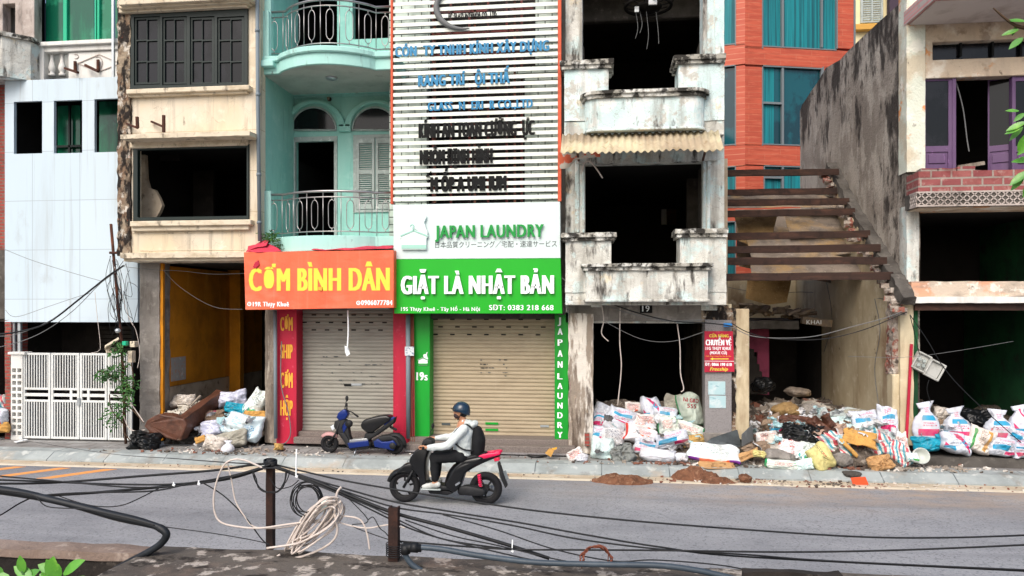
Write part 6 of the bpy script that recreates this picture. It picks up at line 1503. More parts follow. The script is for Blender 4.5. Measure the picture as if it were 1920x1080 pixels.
# front apron, headlight, steering head
panel([(766, 866), (769, 857), (777, 846), (790, 838), (801, 835), (806, 838), (801, 852), (797, 866), (796, 884), (799, 912), (797, 917), (788, 917), (786, 905), (783, 893), (774, 880)], YM, .15, M['bike_black'], 'front_apron', mb_, .05)
panel([(767, 862), (770, 854), (778, 847), (783, 852), (776, 862), (770, 868)], YM, .11, M['lamp_clear'], 'headlight', mb_, .025)
panel([(788, 838), (793, 825), (801, 822), (812, 826), (811, 838), (802, 842)], YM, .10, M['bike_matte'], 'handlebar_cowl', mb_, .03)
for s_ in (-1, 1):
    hbp = [P(800, 831, YM)+Vector((0, s_*.06, 0)), P(800, 831, YM)+Vector((.0, s_*.2, 0)), P(803, 832, YM)+Vector((0, s_*.36, -.01))]
    MB().tube(catmull(hbp, 4), .014, 8).done('handlebar', M['bike_matte'], mb_, smooth=True)
    MB().tube([hbp[1]+(hbp[2]-hbp[1])*.25, hbp[2]], .02, 10).done('grip', M['tyre'], mb_, smooth=True)
    mr = MB().tube(catmull([hbp[1], hbp[1]+Vector((.0, s_*.05, .12)), hbp[1]+Vector((.03, s_*.1, .2))], 4), .007, 6).ell(hbp[1]+Vector((.03, s_*.12, .23)), .02, .065, .045)
    if s_ > 0: mr.done('mirror', M['bike_matte'], mb_, smooth=True)
    else: mr.bm.free()
# floor and underbody
panel([(797, 905), (803, 916), (840, 920), (850, 918), (848, 905), (838, 912), (806, 910)], YM, .14, M['bike_matte'], 'footboard', mb_, .02)
panel([(800, 917), (842, 920), (850, 925), (838, 929), (805, 926)], YM, .10, M['bike_matte'], 'belly', mb_, .02)
loftpx([(838, 912, .10, .05), (846, 898, .14, .10), (858, 880, .16, .13), (878, 869, .165, .10), (900, 861, .14, .075), (922, 855, .10, .05), (941, 851, .05, .03)], YM, M['bike_black'], 'tail_body', mb_)
loftpx([(838, 859, .06, .02), (845, 857, .11, .045), (866, 858, .145, .055), (890, 855, .135, .05), (908, 850, .10, .035), (914, 848, .05, .02)], YM, M['bike_matte'], 'saddle', mb_)
for s_ in (-1, 1): loftpx([(896, 857, .012, .03), (910, 853, .02, .042), (926, 850, .02, .036), (942, 847.5, .012, .02)], YM, M['bike_pink'], 'tail_panel', mb_, s_*.105)
loftpx([(924, 848, .08, .03), (936, 846, .09, .03), (943, 846, .05, .018)], YM, M['bike_pink'], 'grab_rail', mb_)
panel([(925, 859), (936, 857), (937, 864), (927, 866)], YM, .07, M['lamp_red'], 'tail_light', mb_, .012)
panel([(932, 868), (936, 867), (951, 912), (947, 916), (938, 895)], YM, .06, M['bike_matte'], 'rear_mudguard', mb_, .012)
MB().bar(P(941, 884, YM), P(947, 900, YM), .13, .012).done('number_plate', M['frame_grey'], mb_, bevel=.003)
loftpx([(858, 922, .07, .06), (872, 917, .10, .085), (890, 917, .10, .09), (905, 920, .08, .07), (916, 920, .05, .05)], YM, M['bike_matte'], 'engine', mb_, -.03)
ex = MB().loft([(P(876, 924, YM), .04, .04), (P(888, 922, YM), .055, .055), (P(918, 918, YM), .055, .055), (P(924, 917, YM), .03, .03)], 14).xf(Matrix.Translation((0, .13, 0))).done('exhaust', M['chrome'], mb_, smooth=True)
cv = loftpx([(862, 916, .03, .07), (876, 915, .04, .085), (900, 919, .035, .07), (914, 919, .03, .05)], YM, M['bike_matte'], 'belt_cover', mb_, -.13)
for s_ in (-1,):
    sp = [P(901, 886, YM)+Vector((0, -.14, 0)), P(904, 908, YM)+Vector((0, -.14, 0))]; hel = []
    for i in range(61):
        t = i/60; a = t*2*math.pi*7; q = sp[0].lerp(sp[1], t); hel.append(q+Vector((.024*math.cos(a), .024*math.sin(a), 0)))
    MB().tube(hel, .008, 6).tube(sp, .014, 8).done('shock_spring', M['bike_pink'], mb_, smooth=True)
MB().bar(P(858, 905, YM)+Vector((0, -.17, 0)), P(866, 900, YM)+Vector((0, -.17, 0)), .05, .03).done('foot_peg', M['chrome'], mb_, bevel=.005)
# the rider
M['skin'] = mat('skin', '#b98566', .6, (('#a06c50', 12, .5, .7, .4),), None, 0, .4)
M['hoodie'] = mat('pale_grey_hoodie', '#cfd6d4', .9, (('#b3bcba', (6, 6, 4), .48, .66, .7),), (10, .8, .03))
M['trousers'] = mat('black_trousers', '#101114', .85, (('#1d1f22', 6, .5, .7, .6),), (12, .6, .02))
M['helmet_blue'] = mat('dark_blue_helmet', '#142c40', .22, (('#214a63', 3, .5, .6, .4),), None, 0, .6)
M['mask'] = mat('dark_face_mask', '#3a2e30', .8)
M['hair'] = mat('black_hair', '#141110', .7)
pr = thing('person', 'person in pale grey hoodie, black trousers and blue helmet riding the black scooter', 'person', (P(862, 850, YM).x, YM, .75))
def q(px, py, dy=0.0): return P(px, py, YM)+Vector((0, dy, 0))
def limb(mb, pts, rs, n=12):
    C = catmull(pts, 5); m_ = len(C)-1; R2 = []
    for i in range(len(C)):
        t = i/m_*(len(rs)-1); k = min(int(t), len(rs)-2); R2.append(rs[k]+(rs[k+1]-rs[k])*(t-k))
    mb.tube(C, R2, n); mb.ell(C[0], R2[0], R2[0], R2[0], None, 10, 8); mb.ell(C[-1], R2[-1], R2[-1], R2[-1], None, 10, 8)
def remesh(o, v, it=4):
    m_ = o.modifiers.new('join', 'REMESH'); m_.mode = 'VOXEL'; m_.voxel_size = v; m_.use_smooth_shade = True
    s_ = o.modifiers.new('soft', 'SMOOTH'); s_.factor = .5; s_.iterations = it; return o
bd = MB()
hc = q(863.5, 772)
tl = Matrix.Rotation(.08, 3, 'Y')
bd.ell(hc+Vector((.01, 0, .015)), .098, .077, .105, tl); bd.ell(hc+Vector((-.035, 0, -.05)), .062, .06, .07, tl)       # skull, jaw
bd.ell(hc+Vector((-.095, 0, -.02)), .022, .014, .022); bd.ell(hc+Vector((-.088, 0, .0)), .012, .011, .02)               # nose
bd.ell(hc+Vector((-.085, 0, -.062)), .014, .024, .008); bd.ell(hc+Vector((-.085, 0, -.075)), .014, .022, .007)          # lips
bd.ell(hc+Vector((-.075, 0, -.1)), .022, .024, .018)                                                                    # chin
for s_ in (-1, 1):
    bd.ell(hc+Vector((-.078, s_*.032, .012)), .014, .016, .01)
    bd.ell(hc+Vector((.012, s_*.078, -.015)), .02, .01, .032)
limb(bd, [q(865, 777), q(868, 787), q(869, 796)], [.052, .053, .06])
limb(bd, [q(869, 796), q(868, 815), q(868, 848)], [.10, .13, .14])
for s_ in (-1, 1):
    sh, el, wr_ = q(873, 801, s_*.185), q(847 if s_ < 0 else 845, 829 if s_ < 0 else 822, s_*.27), q(808, 833 if s_ < 0 else 828, s_*.29)
    limb(bd, [sh, el], [.05, .042]); limb(bd, [el, wr_], [.04, .027])
    # hand closed on the grip: palm, four fingers of unequal length curling round, thumb under
    pm = wr_+Vector((-.055, 0, .004)); limb(bd, [wr_, pm], [.026, .032], 10)
    for f, (ln, off) in enumerate(((.9, -.033), (1.0, -.011), (.95, .011), (.78, .032))):
        a0 = pm+Vector((-.022, off, .014)); limb(bd, [a0, a0+Vector((-.03*ln, 0, .004)), a0+Vector((-.046*ln, 0, -.02*ln)), a0+Vector((-.03*ln, 0, -.042*ln)), a0+Vector((-.008, 0, -.046*ln))], [.0105, .010, .0095, .009, .008], 8)
    t0 = pm+Vector((.0, -s_*.034, -.004)); limb(bd, [t0, t0+Vector((-.022, -s_*.012, -.012)), t0+Vector((-.042, -s_*.004, -.026))], [.013, .0115, .009], 8)
    hp, kn, an = q(868, 851, s_*.095), q(819, 855 if s_ < 0 else 853, s_*.15), q(821 if s_ < 0 else 817, 899, s_*.15)
    limb(bd, [hp, kn], [.085, .058]); limb(bd, [kn, an], [.055, .036]); limb(bd, [an, an+Vector((-.06, 0, -.055)), an+Vector((-.15, 0, -.075))], [.036, .038, .024])
body = remesh(bd.done('body', M['skin'], pr), .0062, 3)
hd = MB()
limb(hd, [q(868, 851), q(868.5, 838), q(869, 822), q(871, 806), q(870, 795)], [.155, .158, .165, .16, .085], 20)
for v in hd.bm.verts: v.co.y = YM+(v.co.y-YM)*1.12
for s_ in (-1, 1):
    sh, el, wr_ = q(873, 802, s_*.17), q(847 if s_ < 0 else 845, 829 if s_ < 0 else 822, s_*.27), q(811, 833 if s_ < 0 else 828, s_*.29)
    limb(hd, [sh, el], [.082, .066]); limb(hd, [el, el.lerp(wr_, .5)+Vector((0, 0, -.005)), wr_], [.064, .058, .044])
    hd.ell(wr_, .03, .042, .042)
hd.ell(q(888, 795), .075, .11, .055, Matrix.Rotation(-.5, 3, 'Y')); hd.ell(q(876, 793), .085, .10, .05, Matrix.Rotation(-.2, 3, 'Y')); hd.ell(q(868, 850), .17, .185, .05)
hd.jitter(.016, 8, 3).jitter(.012, 19, 7)
remesh(hd.done('hoodie', M['hoodie'], pr), .011, 4)
tr = MB()
limb(tr, [q(872, 852), q(866, 855)], [.15, .145], 18)
for s_ in (-1, 1):
    hp, kn, an = q(866, 853, s_*.09), q(818, 855 if s_ < 0 else 853, s_*.15), q(820 if s_ < 0 else 816, 893, s_*.15)
    limb(tr, [hp, hp.lerp(kn, .5)+Vector((0, 0, .005)), kn], [.115, .10, .085]); limb(tr, [kn, kn.lerp(an, .5), an], [.08, .072, .062])
tr.jitter(.012, 8, 6).jitter(.008, 17, 2)
remesh(tr.done('trousers', M['trousers'], pr), .011, 4)
M['shoe'] = mat('pale_shoe', '#c3c6c0', .6, (('#8c8f8b', 9, .5, .62, .6),))
for s_ in (-1, 1):
    an = q(821 if s_ < 0 else 817, 899, s_*.15); sb_ = MB()
    limb(sb_, [an+Vector((.035, 0, -.045)), an+Vector((-.05, 0, -.06)), an+Vector((-.15, 0, -.078)), an+Vector((-.2, 0, -.085))], [.046, .05, .046, .03])
    for v in sb_.bm.verts: v.co.z = max(v.co.z, an.z-.115)
    o = remesh(sb_.done('shoe', M['shoe'], pr), .009, 2)
    MB().box(an.x-.235, an.x+.085, an.y-.05, an.y+.05, an.z-.132, an.z-.112).done('sole', M['ink_yellow'] if s_ > 0 else M['louvre'], o, bevel=.012)
# helmet: shell cut level at the brow, rim, visor peak; mask over mouth and nose
hm = MB(); hcen = hc+Vector((.012, 0, .03)); rings = []
for j in range(11):
    a = math.pi/2*j/10*1.12
    ring = [hm.bm.verts.new(hcen+tl @ Vector((.134*math.sin(a)*math.cos(t)+.004, .115*math.sin(a)*math.sin(t), .125*math.cos(a)-(.05 if math.cos(t) > 0 else .0)*max(0, (j-6)/4)*math.cos(t)))) for t in (2*math.pi*k/28 for k in range(28))]
    rings.append(ring)
for A_, B_ in zip(rings, rings[1:]):
    for k in range(28): hm.face((A_[k], A_[(k+1) % 28], B_[(k+1) % 28], B_[k]))
hl = solid(hm.done('helmet', M['helmet_blue'], pr, smooth=True), .02)
pk_ = MB(); rows = []
for r in (.0, .025, .04): rows.append([pk_.bm.verts.new(hcen+tl @ Vector((-(.128+r)*math.cos(t), (.112+r*.4)*math.sin(t), .02-r*.35))) for t in [(-1.0+2.0*k/12) for k in range(13)]])
for A_, B_ in zip(rows, rows[1:]):
    for k in range(12): pk_.face((A_[k], A_[k+1], B_[k+1], B_[k]))
solid(pk_.done('visor', M['bike_black'], hl, smooth=True), .006)
MB().tube(catmull([hcen+Vector((.03, -.108, -.02)), hc+Vector((-.0, -.085, -.07)), hc+Vector((-.04, -.04, -.125)), hc+Vector((-.04, .04, -.125)), hc+Vector((0, .085, -.07)), hcen+Vector((.03, .108, -.02))], 5), .008, 6).done('chin_strap', M['bike_black'], hl, smooth=True)
mk_ = MB().ell(hc+Vector((-.05, 0, -.062)), .062, .066, .05, tl)
mk_.done('face_mask', M['mask'], pr, smooth=True)
hr = MB().ell(hc+Vector((.045, 0, -.03)), .066, .074, .06).done('hair', M['hair'], pr, smooth=True)
bp_ = thing('backpack', 'black backpack worn by the scooter rider', 'backpack', tuple(q(896, 830)))
bk = MB(); limb(bk, [q(895, 808), q(897, 825), q(896, 846)], [.085, .115, .105], 16)
for v in bk.bm.verts: v.co.y = YM+(v.co.y-YM)*1.35
remesh(bk.done('bag', M['trousers'], bp_), .012, 5)
for s_ in (-1, 1): MB().tube(catmull([q(889, 803, s_*.12), q(876, 793.5, s_*.13), q(857, 806, s_*.14), q(855, 824, s_*.17), q(872, 838, s_*.19), q(890, 842, s_*.13)], 6), .014, 6).done('strap', M['bike_matte'], bp_, smooth=True)
# parked blue electric scooter
YS_ = 14.78
es = thing('blue_electric_scooter', 'parked blue and black electric scooter leaning on its stand before the grey shutter', 'electric scooter', (P(678, CY, YS_).x, YS_, .155))
f_ = P(618, 835, YS_); f_.z = .155+.19; r_ = P(740, 835, YS_); r_.z = .155+.195
wheel(es, f_, .19, .085, 6, 'bike_matte', 'bike_matte', .2); wheel(es, r_, .195, .1, 5, 'bike_matte', 'bike_matte', .5)
for s_ in (-1, 1): MB().tube([f_+Vector((0, s_*.075, 0)), P(632, 812, YS_)+Vector((0, s_*.075, 0)), P(640, 786, YS_)+Vector((0, s_*.05, 0))], .02, 8).done('fork', M['bike_matte'], es, smooth=True)
mudguard(f_, .235, math.radians(40), math.radians(140), .065, mat('pinkish_mudguard', '#b98f8d', .4), es)
mudguard(r_, .245, math.radians(-5), math.radians(150), .075, M['bike_matte'], es)
panel([(630, 783), (634, 774), (642, 768), (648, 769), (652, 778), (647, 786), (636, 789)], YS_, .085, M['bike_blue'], 'front_panel', es, .02)
panel([(625, 800), (627, 790), (636, 786), (648, 787), (653, 800), (655, 816), (662, 834), (652, 842), (643, 826), (634, 814)], YS_, .07, M['bike_matte'], 'front_apron', es, .02)
panel([(619, 800), (625, 796), (628, 804), (623, 808)], YS_, .05, M['lamp_clear'], 'headlight', es, .01)
panel([(641, 800), (648, 790), (651, 800), (644, 812)], YS_-.075, .012, M['bike_blue'], 'apron_trim', es, .005)
MB().tube(catmull([P(640, 786, YS_), P(646, 771, YS_), P(651, 768, YS_)], 4), .03, 8).done('steering_column', M['bike_matte'], es, smooth=True)
hb1, hb0 = P(671, 781, YS_-.3), P(650, 757, YS_+.3)
hb_ = MB().tube(catmull([hb1, P(660, 773, YS_-.1), P(652, 770, YS_), P(650, 762, YS_+.2), hb0], 5), .013, 8).done('handlebar', M['bike_matte'], es, smooth=True)
MB().tube([hb1, hb1.lerp(P(660, 773, YS_-.1), .5)], .02, 10).done('grip', M['tyre'], es, smooth=True)
MB().tube([hb0, hb0.lerp(P(650, 762, YS_+.2), .9)], .02, 10).done('grip', M['tyre'], es, smooth=True)
MB().tube(catmull([P(668, 782, YS_-.28), P(662, 782, YS_-.2), P(657, 779, YS_-.12)], 4), .008, 6).done('brake_lever', M['chrome'], es, smooth=True)
MB().tube(catmull([P(646, 768, YS_), P(648, 758, YS_+.05), P(650, 748, YS_+.05)], 4), .009, 6).ell(P(650.5, 747, YS_+.02), .035, .02, .06).done('mirror', M['bike_matte'], es, smooth=True)
MB().lathe(P(655, 794, YS_-.12), [(.0, 0), (.075, .0), (.08, .03), (.0, .05)], 18, Matrix.Rotation(math.pi/2, 3, 'X')).done('side_horn', M['bike_matte'], es, smooth=True)
panel([(636, 812), (646, 812), (658, 833), (690, 826), (696, 832), (690, 842), (658, 846), (648, 836)], YS_, .1, M['bike_matte'], 'footboard', es, .02)
panel([(651, 831), (690, 826), (692, 836), (655, 841)], YS_-.11, .02, M['bike_blue'], 'floor_panel', es, .008)
panel([(655, 825), (688, 822), (690, 826), (655, 830)], YS_, .1, M['chrome'], 'floor_mat', es, .006)
panel([(675, 797), (680, 788), (697, 783), (712, 780), (724, 779), (733, 783), (729, 790), (714, 799), (697, 812), (686, 811), (677, 804)], YS_, .14, M['bike_black'], 'saddle', es, .05)
panel([(684, 812), (700, 811), (716, 800), (734, 786), (741, 782), (738, 794), (722, 806), (706, 817), (694, 824), (688, 832), (680, 828)], YS_, .09, M['bike_matte'], 'tail_frame', es, .03)
panel([(696, 826), (712, 818), (730, 816), (744, 822), (751, 836), (744, 838), (734, 826), (714, 830), (700, 836)], YS_, .1, M['bike_matte'], 'rear_housing', es, .03)
for s_ in (-1, 1): panel([(719, 796), (724, 789), (738, 781), (741, 783), (731, 792), (722, 799)], YS_+s_*.07, .015, M['bike_blue'], 'tail_panel', es, .008)
panel([(733, 789), (736, 787), (735, 795), (732, 797)], YS_, .05, M['lamp_red'], 'tail_light', es, .006)
MB().bar(P(690, 812, YS_), P(688, 834, YS_), .09, .1).bar(P(731, 800, YS_), P(744, 806, YS_), .03, .05).done('frame_strut', M['bike_matte'], es, bevel=.01)
panel([(700, 828), (708, 823), (716, 829), (728, 828), (737, 826), (743, 834), (738, 845), (724, 842), (702, 838)], YS_-.12, .03, M['bike_blue'], 'swing_arm', es, .012)
MB().lathe(r_+Vector((0, -.17, 0)), [(.0, 0), (.05, 0), (.07, .02), (.07, .05)], 18, Matrix.Rotation(-math.pi/2, 3, 'X')).done('motor_cap', M['bike_matte'], es, smooth=True)
MB().tube([P(668, 842, YS_-.1), P(664, 851, YS_-.2)], .012, 6).bar(P(662, 855, YS_-.24), P(666, 853, YS_-.18), .02, .02).done('kickstand', M['chrome'], es, smooth=True)
MB().tube(catmull([P(655, 778, YS_-.05), P(645, 790, YS_-.1), P(640, 805, YS_-.1)], 4), .006, 5).done('brake_cable', M['wire'], es, smooth=True)
# ------------------------------------------------------------------ wall in front of the viewer
M['wall_top'] = mat('mouldy_wall_concrete', '#5f5953', .95, (('#4d4641', 2.2, .44, .58, .85), ('#b9b0a6', 9, .54, .6, .85), ('#241f1c', (5, 9, 5), .55, .62, .95), ('#8f7a6c', 1.4, .55, .66, .6), ('#5b544d', 26, .54, .62, .7)), (30, .9, .012))
M['wall_pink'] = mat('pinkish_wall_coping', '#8f7f75', .95, (('#7a685d', 2.5, .44, .62, .8), ('#c2b4a8', 8, .56, .66, .6), ('#332a25', 6, .6, .67, .9)), (30, .9, .012))
M['black_conc'] = mat('near_black_concrete', '#302b28', .95, (('#191614', 2, .42, .6, .8), ('#6f675f', 7, .6, .7, .7)), (30, .8, .012))  # near-black concrete with paler patches, for the band and ledge below the coping
wz = 1.78
t = thing('concrete_wall', 'low mouldy concrete wall along the near side of the road', 'wall', (0, 3.7, 0))
MB().box(-2.47, 12, 2.2, 3.9, -.2, wz).split(.22).jitter(.012, 4, 2).done('wall_block', M['wall_top'], t)
MB().box(-12, -2.472, 3.76, 3.9, wz-.045, wz).split(.12).jitter(.01, 5, 3).done('coping', M['wall_pink'], t)
MB().box(-12, -2.472, 3.77, 3.88, -.2, wz-.046).done('back_panel', M['black_conc'], t)
MB().box(-12, -2.475, 3.66, 3.768, -.2, wz-.16).split(.12).jitter(.012, 5, 4).done('lower_ledge', M['black_conc'], t)
struct('near_bank', MB().box(-60, 60, -60, 3.655, -.21, 1.2), M['soil_ground'])
tag(MB().pb(1396, 1076, 1580, 1094, 3.68, .06).split(.06).jitter(.012, 9, 2).done('tar_lump', M['black_conc']), 'black mouldy lump on the wall top at the bottom right', 'lump')
M['post_rust'] = mat('dark_rusty_iron', '#33211c', .85, (('#533225', 9, .52, .66, .7), ('#1d1513', 5, .5, .66, .8)), (60, .5))
def post(px, y0, y1, w_, Y, label):
    x = P(px, CY, Y).x; k = w_/2/ppm(px, Y); z1, z0 = P(px, y0, Y).z, P(px, y1, Y).z
    mb = MB().box(x-k, x+k, Y-k, Y-k+.008, z0, z1).box(x-k, x-k+.008, Y-k+.008, Y+k, z0, z1).box(x+k-.008, x+k, Y-k+.008, Y+k, z0, z1)
    return tag(mb.split(.08).jitter(.0015, 20, 1).done('iron_post', M['post_rust']), label, 'post', 'rusty iron cable posts')
post(507.5, 868, 1029, 13, 3.93, 'tall rusty iron post left of the white cable coil')
post(739, 950, 1050, 18, 3.83, 'short rusty iron post beside the pipe elbow on the wall')
GCB = 'cables slung along the wall'
def cable(pts, r, m, label, Y=3.9, dy=None, nm='cable', n=8, g=GCB):
    C = catmull([P(p[0], p[1], p[2] if len(p) > 2 else Y) for p in pts], 8)
    r *= .88
    return tag(MB().tube(C, r, n).done(nm, M[m], smooth=True), label, 'cable' if nm == 'cable' else 'pipe' if 'pipe' in nm else 'cable', g)
L_ = 'black cable '
cable([(-30, 907), (100, 905), (260, 893), (400, 882), (470, 872), (507, 869)], .0075, 'wire', 'upper black cable from the left edge to the tall iron post')
cable([(-30, 899), (60, 902), (220, 908), (340, 907), (430, 893), (485, 878), (507, 871)], .006, 'wire', 'black cable dipping below the upper cable and rising to the tall post', 3.88)
cable([(-30, 890), (60, 898), (150, 906), (260, 914), (370, 907), (450, 890), (507, 871)], .005, 'wire', 'thin black cable crossing over the upper cable at the left', 3.86)
cable([(70, 930), (160, 925), (280, 915), (370, 906), (440, 895), (507, 873)], .0085, 'wire', 'thickest of the black cables bundled into the tall post from the left', 3.9)
cable([(-30, 975), (0, 966), (40, 942), (75, 930), (150, 924), (280, 921), (350, 908)], .005, 'wire', 'black cable rising from the lower left edge to join the bundle', 3.84)
cable([(105, 928), (150, 943), (190, 950), (230, 947), (270, 930), (300, 914)], .0035, 'wire', 'thin black cable sagging in a loop under the left bundle', 3.85)
cable([(40, 825, 14.6), (200, 850, 12), (330, 860, 7), (440, 868, 4.6), (507, 870, 3.95)], .0045, 'wire', 'single black cable running from the gate pavement to the tall post')
C = catmull([P(x, y, 3.74) for x, y in ((-40, 914), (40, 925), (130, 945), (210, 966), (270, 980), (300, 990), (312, 1002), (303, 1018), (280, 1034), (245, 1052), (215, 1068))], 8)
M['pipe_black'] = mat('blue_black_pipe', '#1a1e23', .5, (('#2c333a', 5, .5, .7, .6),))
tag(MB().tube(C, [.021+.003*math.sin(i*.3) if i < 40 else .021-(i-40)*.0001 for i in range(len(C))], 12).done('black_pipe', M['pipe_black'], smooth=True), 'thick black pipe curving down onto the wall at the left', 'pipe')
cable([(-10, 918), (60, 928), (90, 950), (160, 955), (240, 972), (290, 985)], .0035, 'wire', 'thin black cable twisted round the thick black pipe', 3.7)
for i, (pts, r, lab) in enumerate((
    ([(507, 869), (570, 884), (650, 902), (760, 921), (870, 938), (1000, 957), (1170, 975), (1340, 989)], .0055, 'topmost black cable crossing the road from the tall post to the right'),
    ([(507, 871), (560, 890), (640, 914), (740, 941), (850, 960), (980, 981), (1100, 1003), (1240, 1026), (1400, 1044), (1950, 1072)], .0055, 'second black cable sloping right below the topmost one'),
    ([(507, 872), (560, 894), (640, 919), (740, 951), (840, 965), (960, 985), (1080, 1010), (1240, 1030), (1400, 1040), (1560, 1052), (1950, 1070)], .005, 'third black cable running close under the second one to the right edge'),
    ([(507, 873), (540, 884), (600, 906), (660, 931), (740, 962), (840, 989), (950, 1021), (1030, 1047)], .011, 'thick black cable bundle dropping from the tall post behind the short post'),
    ([(520, 878), (600, 910), (660, 938), (735, 975), (780, 995), (850, 1015), (940, 1028)], .005, 'black cable passing just behind the top of the short post'),
    ([(740, 1014), (850, 1023), (960, 1030), (1080, 1031), (1240, 1032), (1480, 1035), (1700, 1031), (1960, 1020)], .0055, 'nearly level black cable from the short post to the right edge'),
    ([(760, 975), (850, 1005), (930, 1022), (1060, 1052), (1130, 1058), (1240, 1062)], .004, 'thin black cable falling to the pipe right of the zip tie'),
    ([(830, 965), (930, 993), (1040, 1030), (1150, 1052), (1230, 1050), (1360, 1061), (1440, 1080)], .004, 'thin black cable crossing the brown wire tangle'),
    ([(560, 896), (640, 928), (700, 952), (800, 1000), (860, 1018), (1000, 1050), (1040, 1052)], .0045, 'black cable in the bundle just above the thick pipe'),
    )):
    cable(pts, r, 'wire', lab, 3.92-.012*i)
cable([(1340, 989, 4.1), (1600, 1006, 4.1), (1780, 1008, 4.1), (1960, 1002, 4.1)], .0055, 'wire', 'black cable crossing the grey road at the far right, above the others')
M['pipe_blue'] = mat('grey_blue_pipe', '#38434d', .45, (('#55626d', 4, .5, .7, .6),))
C = catmull([P(x, y, 3.72) for x, y in ((775, 1025), (830, 1030), (900, 1042), (1000, 1054), (1110, 1058), (1230, 1060), (1310, 1070), (1380, 1086))], 8)
pt_ = thing('grey_pipe', 'grey blue pipe with an elbow lying along the wall top', 'pipe', tuple(P(800, 1030, 3.72)))
MB().tube(C, .0145, 12).done('straight_run', M['pipe_blue'], pt_, smooth=True)
MB().tube(catmull([P(x, y, 3.72) for x, y in ((759, 1028), (761, 1042), (772, 1058), (790, 1070), (815, 1084))], 8), .0145, 12).done('elbow_run', M['pipe_blue'], pt_, smooth=True)
MB().tube([P(756, 1025, 3.72), P(790, 1028, 3.72)], [.022, .02], 12).tube([P(771, 1026, 3.72), P(784, 1027, 3.72)], .026, 12).tube([P(760, 1022, 3.72), P(761, 1038, 3.72)], .024, 12).done('elbow_joint', M['wire'], pt_, smooth=True)
# white coil hanging from the bundle
cr = random.Random(5); mb = MB(); cpx = []
for i in range(15):
    a = cr.uniform(.8, 1.05); L1 = cr.uniform(52, 84); W1 = cr.uniform(8, 24); cx, cy = cr.uniform(576, 596), cr.uniform(978, 992); Yc = 3.9-cr.uniform(0, .12)
    loop = []
    for k in range(22):
        th = 2*math.pi*k/22; u, v = L1*math.cos(th), W1*math.sin(th)*(1+.5*math.cos(th))
        loop.append(P(cx+u*math.cos(a)*.85+v*math.sin(a), cy-u*math.sin(a)*.75+v*math.cos(a), Yc+.03*math.sin(th*2+i)))
    mb.tube(catmull(loop, 2, True), .0055, 6, closed=True)
for pts in (((525, 1040), (520, 1046), (560, 1045), (610, 1025), (632, 1000), (628, 960), (632, 925), (640, 913)), ((640, 940), (620, 955), (600, 985), (570, 1015), (500, 1028))):
    mb.tube(catmull([P(x, y, 3.8) for x, y in pts], 6), .0065, 6)
tag(mb.done('cable_coil', M['wire_white'], smooth=True), 'messy hank of white cable hanging over the wall right of the tall post', 'cable')
cable([(498, 880), (455, 862), (425, 867), (409, 895), (401, 930), (403, 962), (416, 980), (450, 988), (490, 990), (540, 983), (600, 975)], .006, 'wire_white', 'white cable in a big loop left of the tall iron post', 3.86)
cable([(426, 866), (434, 900), (442, 940), (460, 970), (478, 988), (520, 990), (570, 982), (610, 978)], .0045, 'wire_white', 'thinner white cable inside the big loop left of the tall post', 3.88)
cable([(620, 966), (650, 968), (676, 975), (688, 1000), (693, 1030)], .0055, 'wire_white', 'white cable hanging down to the wall left of the short post', 3.84)
cable([(625, 975), (655, 985), (690, 990), (730, 984), (760, 990)], .0045, 'wire_white', 'white cable end reaching the top of the short post', 3.84)
mb = MB()
for i in range(7):
    rx, ry = cr.uniform(22, 32), cr.uniform(26, 34); ox, oy = cr.uniform(570, 580), cr.uniform(930, 940)
    mb.tube(catmull([P(ox+rx*math.cos(t), oy+ry*math.sin(t), 3.9+.02*i-.05) for t in [2*math.pi*k/20 for k in range(20)]], 2, True), .0032, 5, closed=True)
tag(mb.done('cable_coil', M['wire'], smooth=True), 'round black cable coil hanging below the bundle right of the tall post', 'cable')
mb = MB()
for i in range(3):
    mb.tube(catmull([P(507+cr.uniform(28, 36)*math.cos(t), 885+cr.uniform(34, 42)*math.sin(t)*(1 if math.sin(t) > 0 else .2), 3.86-.02*i) for t in [2*math.pi*k/16 for k in range(16)]], 3, True), .0028, 5, closed=True)
tag(mb.done('cable_loop', M['wire'], smooth=True), 'thin black cable loops tied round the head of the tall post', 'cable')
mb = MB().lathe(P(507, 868, 3.9), [(.02, 0), (.025, .01), (.02, .02)], 10)
for i in range(5): mb.tube(catmull([P(507+12*math.cos(t), 869+4*math.sin(t)-i*1.4, 3.9-.03*math.sin(t)) for t in [2*math.pi*k/12 for k in range(12)]], 2, True), .004, 5, closed=True)
tag(mb.done('cable_tie', M['wire'], smooth=True), 'black wire binding wrapped over the top of the tall post', 'cable')
mb = MB()
for i in range(9):
    a0, a1 = cr.uniform(2.6, 3.6), cr.uniform(5.9, 6.9)
    mb.tube(catmull([P(1118+cr.uniform(22, 32)*math.cos(a0+(a1-a0)*k/9), 1050+cr.uniform(22, 30)*math.sin(a0+(a1-a0)*k/9), 3.74+cr.uniform(-.02, .02)) for k in range(10)], 4), .0026, 5)
tag(mb.done('wire_tangle', M['wire_brown'], smooth=True), 'rusty brown wire tangle standing on the pipe', 'wire')
cable([(310, 988), (400, 1000), (470, 1012), (505, 1020)], .003, 'wire', 'thin black wire from the thick pipe to the foot of the tall post', 3.86)
cable([(640, 922), (690, 975), (660, 985), (700, 1002), (740, 1015)], .003, 'wire', 'thin looping black wire left of the short post', 3.84)
cable([(690, 975), (700, 970), (712, 990), (722, 998), (730, 1008)], .003, 'wire', 'short kinked black wire touching the short post', 3.83)
cable([(380, 905), (420, 930), (460, 970), (490, 1010), (506, 1024)], .004, 'wire', 'black cable slanting down to the foot of the tall post', 3.88)
cable([(505, 895), (520, 915), (545, 912), (560, 900)], .003, 'wire', 'small black wire hook right of the tall post head', 3.86)
mb = MB()
